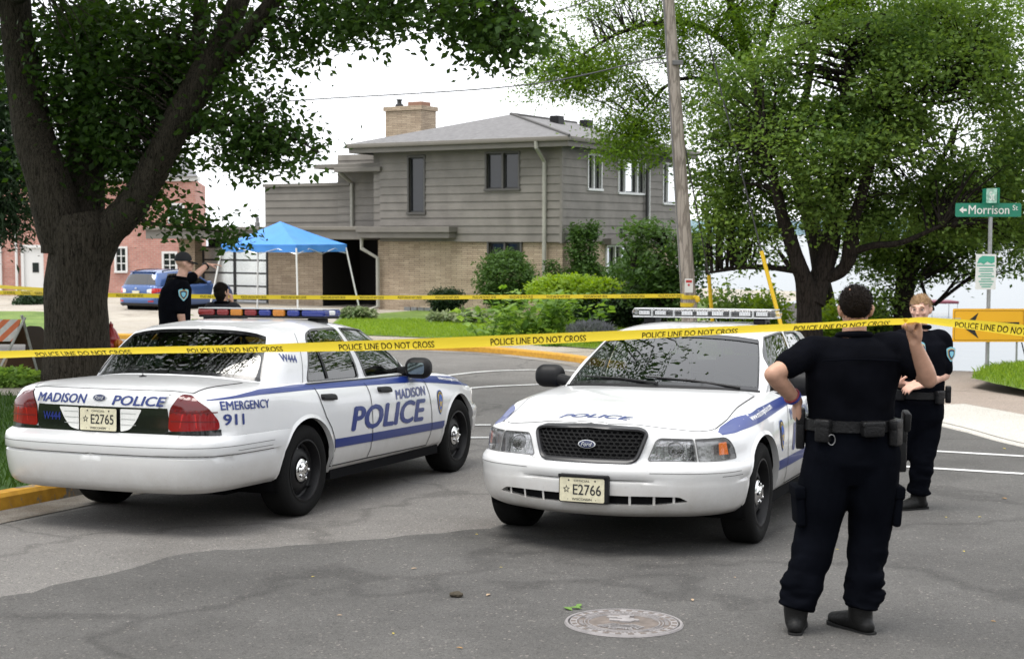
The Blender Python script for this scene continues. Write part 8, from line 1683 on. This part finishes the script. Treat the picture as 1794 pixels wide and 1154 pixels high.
# ---- blue hatchback in the driveway
def blue_car():
    yaw = R(90-27); D = 47.0; c = px3(250, 553, D); z0 = -(554-405)/2500*D; fx_ = Vector((math.cos(yaw), math.sin(yaw), 0)); loc = Vector((c[0], D, z0))+fx_*.55
    car = empty('parked_car', loc, yaw); tag(car, 'blue hatchback with roof rails parked in the driveway behind the officer in the cap', 'car')
    PA = pmat('blue_metallic', (.045, .10, .27), .3, .35, coat=.8); DKP = pmat('dark_cladding', (.03, .03, .032), .6)
    plan = [(-.90,0),(-.89,.35),(-.85,.62),(-.74,.79),(-.5,.865),(0,.885),(1.3,.89),(2.4,.88),(2.9,.85),(3.25,.76),(3.45,.5),(3.53,0)]
    rear = [(.36,.09),(.39,.04),(.43,.01),(.50,.0),(.58,.0),(.64,.01),(.70,.05),(.76,.06),(.84,.055),(.90,.06),(.96,.075),(1.0,.09),(1.02,.12)]
    sid = [(.33,.06),(.36,.03),(.40,.02),(.46,.01),(.54,.0),(.60,.0),(.66,.0),(.72,.004),(.80,.01),(.86,.02),(.93,.035),(.98,.055),(1.0,.10)]
    fro = [(.26,.1),(.3,.05),(.36,.02),(.44,.0),(.5,.0),(.56,.0),(.62,.02),(.66,.03),(.70,.04),(.74,.06),(.78,.09),(.82,.12),(.84,.16)]
    st = [(('yr',0),rear),(('yr',.6),rear),(('x',-.5),sid),(('x',1.0),sid),(('x',2.2),sid),(('x',2.75),[(z*.97 if z > .6 else z,i) for z,i in sid]),(('yf',.6),fro),(('yf',0),fro)]
    base = [(-.77,0,1.02),(-.76,.35,1.02),(-.72,.6,1.015),(-.62,.735,1.01),(-.45,.785,1.005),(0,.80,1.0),(1.0,.80,.99),(1.9,.78,.985),(2.1,.72,.985),(2.3,.4,1.0),(2.36,0,1.0)]
    top = [(-.50,0,1.47),(-.50,.3,1.465),(-.48,.46,1.45),(-.44,.56,1.43),(-.30,.60,1.43),(.1,.62,1.46),(.7,.62,1.47),(1.15,.60,1.45),(1.32,.53,1.43),(1.40,.3,1.45),(1.42,0,1.455)]
    S = Shell(plan, st, [(-.78,1.02),(0,1.02),(2.36,1.0),(2.9,.95),(3.37,.84)], base, top, [(-.5,1.47),(0,1.525),(.6,1.535),(1.1,1.50),(1.42,1.455)])
    sx, yr = S.sx, S.syr
    grid = [(q, float(S.zbot(q)[0])+(float(S.ztop(q)[0])-float(S.zbot(q)[0]))*k) for q in np.arange(0, S.S, .07) for k in (0,.06,.15,.25,.35,.45,.55,.65,.75,.85,.92,.97,1)]
    qs = np.linspace(0, S.S, 120); outl = resample(np.concatenate([np.stack([qs, S.zbot(qs)], 1), np.stack([qs[::-1], S.ztop(qs[::-1])], 1)]), .08)
    arch = lambda x0: np.array([(sx(x0+.37*math.cos(t)), .33+.37*math.sin(t)) for t in np.linspace(R(-30), R(210), 36)]+[(sx(x0-.33), .1), (sx(x0+.33), .1)])
    A1, A2 = arch(0), arch(2.63); tl = np.array([(yr(.45), .80), (yr(.66), .775), (sx(-.52), .84), (sx(-.50), .93), (yr(.72), .945), (yr(.45), .90)]); lo = np.array([(-.01, .1), (sx(-.4), .1), (sx(-.4), .40), (yr(.5), .46), (-.01, .46)])
    rfl = np.array([(yr(.52), .50), (yr(.70), .50), (yr(.70), .545), (yr(.52), .54)])
    P, T, Cn = cdt(grid, [resample(p, .05) for p in (outl, A1, A2, tl, lo, rfl)], .015); inn = inpoly(Cn, outl) & ~inpoly(Cn, A1) & ~inpoly(Cn, A2); t_ = inn & inpoly(Cn, tl); l_ = inn & inpoly(Cn, lo); r_s = inn & inpoly(Cn, rfl); bd = inn & ~t_ & ~l_ & ~r_s
    def part(sel, off=0): u, t = submesh(T, sel); return S.surf(P[u, 0], P[u, 1], off), t
    def orient(V, F, ref): a, b, c = V[F[:, 0]], V[F[:, 1]], V[F[:, 2]]; o = (np.cross(b-a, c-a)*ref((a+b+c)/3)).sum(1) < 0; F = F.copy(); F[o] = F[o][:, ::-1]; return F
    rb_ = lambda m: np.stack([np.where(m[:, 0] < -.45, m[:, 0]+.45, np.where(m[:, 0] > 2.9, m[:, 0]-2.9, 0)), m[:, 1], 0*m[:, 0]+.02], 1); up = lambda m: np.tile([0, 0, 1.], (len(m), 1)); gref = lambda m: np.stack([m[:, 0]-.8, m[:, 1]*2, 0*m[:, 0]+.3], 1)
    un = np.linspace(0, S.U, 90); bl_ = S.bf(un)[:, :2]; e2 = S.surf(qs, S.ztop(qs))[:, :2]; dout = resample(np.concatenate([e2, [[e2[-1, 0], 0], [e2[0, 0], 0]]]), .06); gh = np.concatenate([bl_, [[bl_[-1, 0], -.02], [bl_[0, 0], -.02]]])
    gx = [(x, y) for x in np.arange(-.8, 3.4, .09) for y in np.linspace(0, 1, 9)*float(S.ye(x))]; PD, TD2, CD = cdt(gx, [dout, resample(gh, .06)], .015); sel = inpoly(CD, dout) & ~inpoly(CD, gh) & (CD[:, 1] > 0); u, dt = submesh(TD2, sel); dv = S.deck(PD[u, 0], np.maximum(PD[u, 1], 0))
    ug = [(a, v) for a in np.linspace(0, S.U, 60) for v in np.linspace(0, 1, 10)]; gout = resample([(0, 0), (S.U, 0), (S.U, 1), (0, 1)], .1)
    W1 = S.hinv([(-.38, 1.04), (.55, 1.03), (.52, 1.40), (-.05, 1.41)], 3, 8); W2 = S.hinv([(.63, 1.03), (1.85, 1.02), (1.25, 1.38), (.60, 1.405)], 3, 8.5); RWn = np.array([(-.2, .06), (2.5, .08), (2.35, .84), (-.2, .86)]); FWn = np.array([(S.U+.2, .05), (S.U-2, .05), (S.U-2.1, .94), (S.U+.2, .95)])
    PG, TG, CG = cdt(ug, [gout]+[resample(p, .1) for p in (W1, W2, RWn, FWn)], .03); ing = inpoly(CG, [(0, 0), (S.U, 0), (S.U, 1), (0, 1)]); ss = [ing & inpoly(CG, p) for p in (W1, W2, RWn, FWn)]; pil = ing & ~(ss[0] | ss[1] | ss[2] | ss[3])
    def gp(sel, off=0): u, t = submesh(TG, sel); V = S.house(np.clip(PG[u, 0], 0, S.U), np.clip(PG[u, 1], 0, 1), off); return V, t
    te = S.tf(un); ro = resample(np.concatenate([te[:, :2], [[te[-1, 0], 0], [te[0, 0], 0]]]), .06); rx = [(x, y) for x in np.linspace(-.48, 1.4, 22) for y in np.linspace(0, .6, 9)]; PR, TR, CR = cdt(rx, [ro], .015); u, rt = submesh(TR, inpoly(CR, ro)); p = PR[u]; d2 = ((p[:, None]-te[None, :, :2])**2).sum(2); k = d2.argmin(1); de = np.sqrt(d2.min(1)); zz = te[k, 2]+(S.zr(p[:, 0])-te[k, 2])*(1-(1-np.clip(de/.4, 0, 1))**2.2); rv = np.stack([p[:, 0], p[:, 1], zz], 1)
    Vs, Fs, o_ = [], [], 0
    for V, F, rf_ in ((*part(bd), rb_), (dv, dt, up), (*gp(pil), gref), (rv, rt, up)): Vs.append(V); Fs.append(orient(V, F, rf_)+o_); o_ += len(V)
    both('body', np.concatenate(Vs), np.concatenate(Fs), PA, car, sharp=40)
    V, F = part(l_, .01); both('rear_bumper', V, orient(V, F, rb_), DKP, car)
    for lf in (True, False):
        V, F = part(t_, .008); F = orient(V, F, rb_); side('taillight', V, F, [MATS['red_lens_bright'], WHITELENS], car, lf, fm=np.where(V[F].mean(1)[:, 1] < .60, 1, 0)); V, F = part(r_s, .006); side('reflector', V, orient(V, F, rb_), MATS['red_lens_bright'], car, lf)
        for sl in ss[:2]: V, F = gp(sl, -.004); side('window', V, orient(V, F, gref), GLASS, car, lf)
        b = MB(); b.tube([S.house([u_], [1.0], .0)[0]+np.array([0, -.02, .055]) for u_ in np.linspace(4.2, 7.2, 8)], .018, 6); b.tube([S.house([4.3], [1.0])[0]+np.array([0, -.02, 0]), S.house([4.3], [1.0])[0]+np.array([0, -.02, .055])], .02, 6); b.tube([S.house([7.1], [1.0])[0]+np.array([0, -.02, 0]), S.house([7.1], [1.0])[0]+np.array([0, -.02, .055])], .02, 6); side('roof_rail', np.array(b.V), b.F, BLACK, car, lf)
        for x0 in (0, 2.63): wheel(car, 'wheel', (x0, .76 if lf else -.76, .33), lf, False, .33, .21, False); b = MB(); b.lathe([(.001, -.05), (.385, -.05), (.38, .26)], 24, Matrix.Translation((x0, .56, .33))@Matrix.Rotation(R(-90), 4, 'X')); b.V = [v if v[2] > .2 else (v[0], v[1], .2) for v in b.V]; side('wheel_well', np.array(b.V), b.F, DARKIN, car, lf)
        b = MB(); b.bbox(1.62, 1.76, .90, 1.05, .98, 1.12, .04); side('side_mirror', np.array(b.V), b.F, PA, car, lf)
    V, F = gp(ss[2], -.004); both('rear_window', V, orient(V, F, gref), MATS['rear_glass'], car); V, F = gp(ss[3], -.004); both('windshield', V, orient(V, F, gref), MATS['windshield_glass'], car)
    b = MB(); b.bbox(-.56, -.42, -.52, .52, 1.455, 1.485, .01); b.build('roof_spoiler', PA, car); b = MB(); b.box(-.868, -.862, -.15, .15, .76, .86); b.build('license_plate', PLATEM, car); b = MB(); b.ell((-.865, 0, .935), .01, .05, .022, 12); b.build('emblem', SILVER, car)
    b = MB(); b.box(-.5, 3.2, -.5, .5, .25, .5); b.box(.4, 2.25, -.84, .84, .26, .34); b.build('underbody', DARKIN, car); b = MB(); b.bbox(.9, 1.05, -.65, .65, .6, 1.15, .05); b.bbox(.92, 1.02, .25, .5, 1.15, 1.35, .04); b.bbox(.92, 1.02, -.5, -.25, 1.15, 1.35, .04); b.build('seats', DARKIN, car)
blue_car()
# ---- little things on the shore and the house
b = MB(); c = px3(1648, 529, 90); b.bbox(c[0]-.85, c[0]+.85, 89, 91, c[2]-.06, c[2]+.10, .03); o = b.build('boat_canopy', pmat('canopy_maroon', (.16, .03, .05), .6), None); 
V0 = [(c[0]+x, 90+y, LZ) for x in (-.8, .8) for y in (-.9, .9)]; b = MB()
for v in V0: b.tube([v, (v[0], v[1], c[2])], .03, 5)
b.build('canopy_post', SILVER, o); tag(o, 'small maroon boat lift canopy on the lake behind the fair-haired officer', 'boat canopy')
for px0, py0, px1, py1, lab in ((1640, 590, 1658, 650, 'thin dark pole leaning at the street end behind the fair-haired officer'), (1790, 600, 1802, 650, 'thin dark pole at the right edge below the arrow sign')):
    b = MB(); b.tube([px3(px0, py0, 26.0), px3(px1, py1, 25.6)], .012, 6); o = b.build('thin_pole', BLACK, None); tag(o, lab, 'pole')
b = MB(); q = HL@Vector((hl_(452, 0, 2.5)[0], 2.5, zf1+.05)); b.lathe([(.10, 0), (.10, .22), (.07, .24), (.07, .42), (.001, .44)], 12, Matrix.Translation(q)); b.build('vent_pipe', pmat('vent_grey', (.2, .2, .2), .5), house)
b = MB(); b.tube([px3(-20, 545, 55), px3(0, 541, 55), px3(34, 533, 55.5)], .10, 8); o = b.build('drain_pipe', FRAMEW, None, True); tag(o, 'white drain pipe lying on the ground at the far left', 'pipe')
# ---- unseen foliage ring added behind the camera, blocks low sky light and feeds reflections
Pb = []
for k in range(16):
    t = R(150+k*15.5); rr = RNG.uniform(17, 27); Pb.append(((rr*math.cos(t)*1.15, rr*math.sin(t)*1.0-1.0, RNG.uniform(-.2, 3.2)), (4.2, 3.6, RNG.uniform(2.6, 4.2))))
Pb = [e for e in Pb if e[0][1] < 9 and not (abs(e[0][0])-6 < .40*e[0][1])]
Q = clusters(blob_points(Pb, 2600, .12, .35, 77, .5), 13, .6, .7); tag(crown(None, 'unseen_tree_line', Q, .40, LF_MAPLE, droop=.3, asp=.75), kind='stuff')
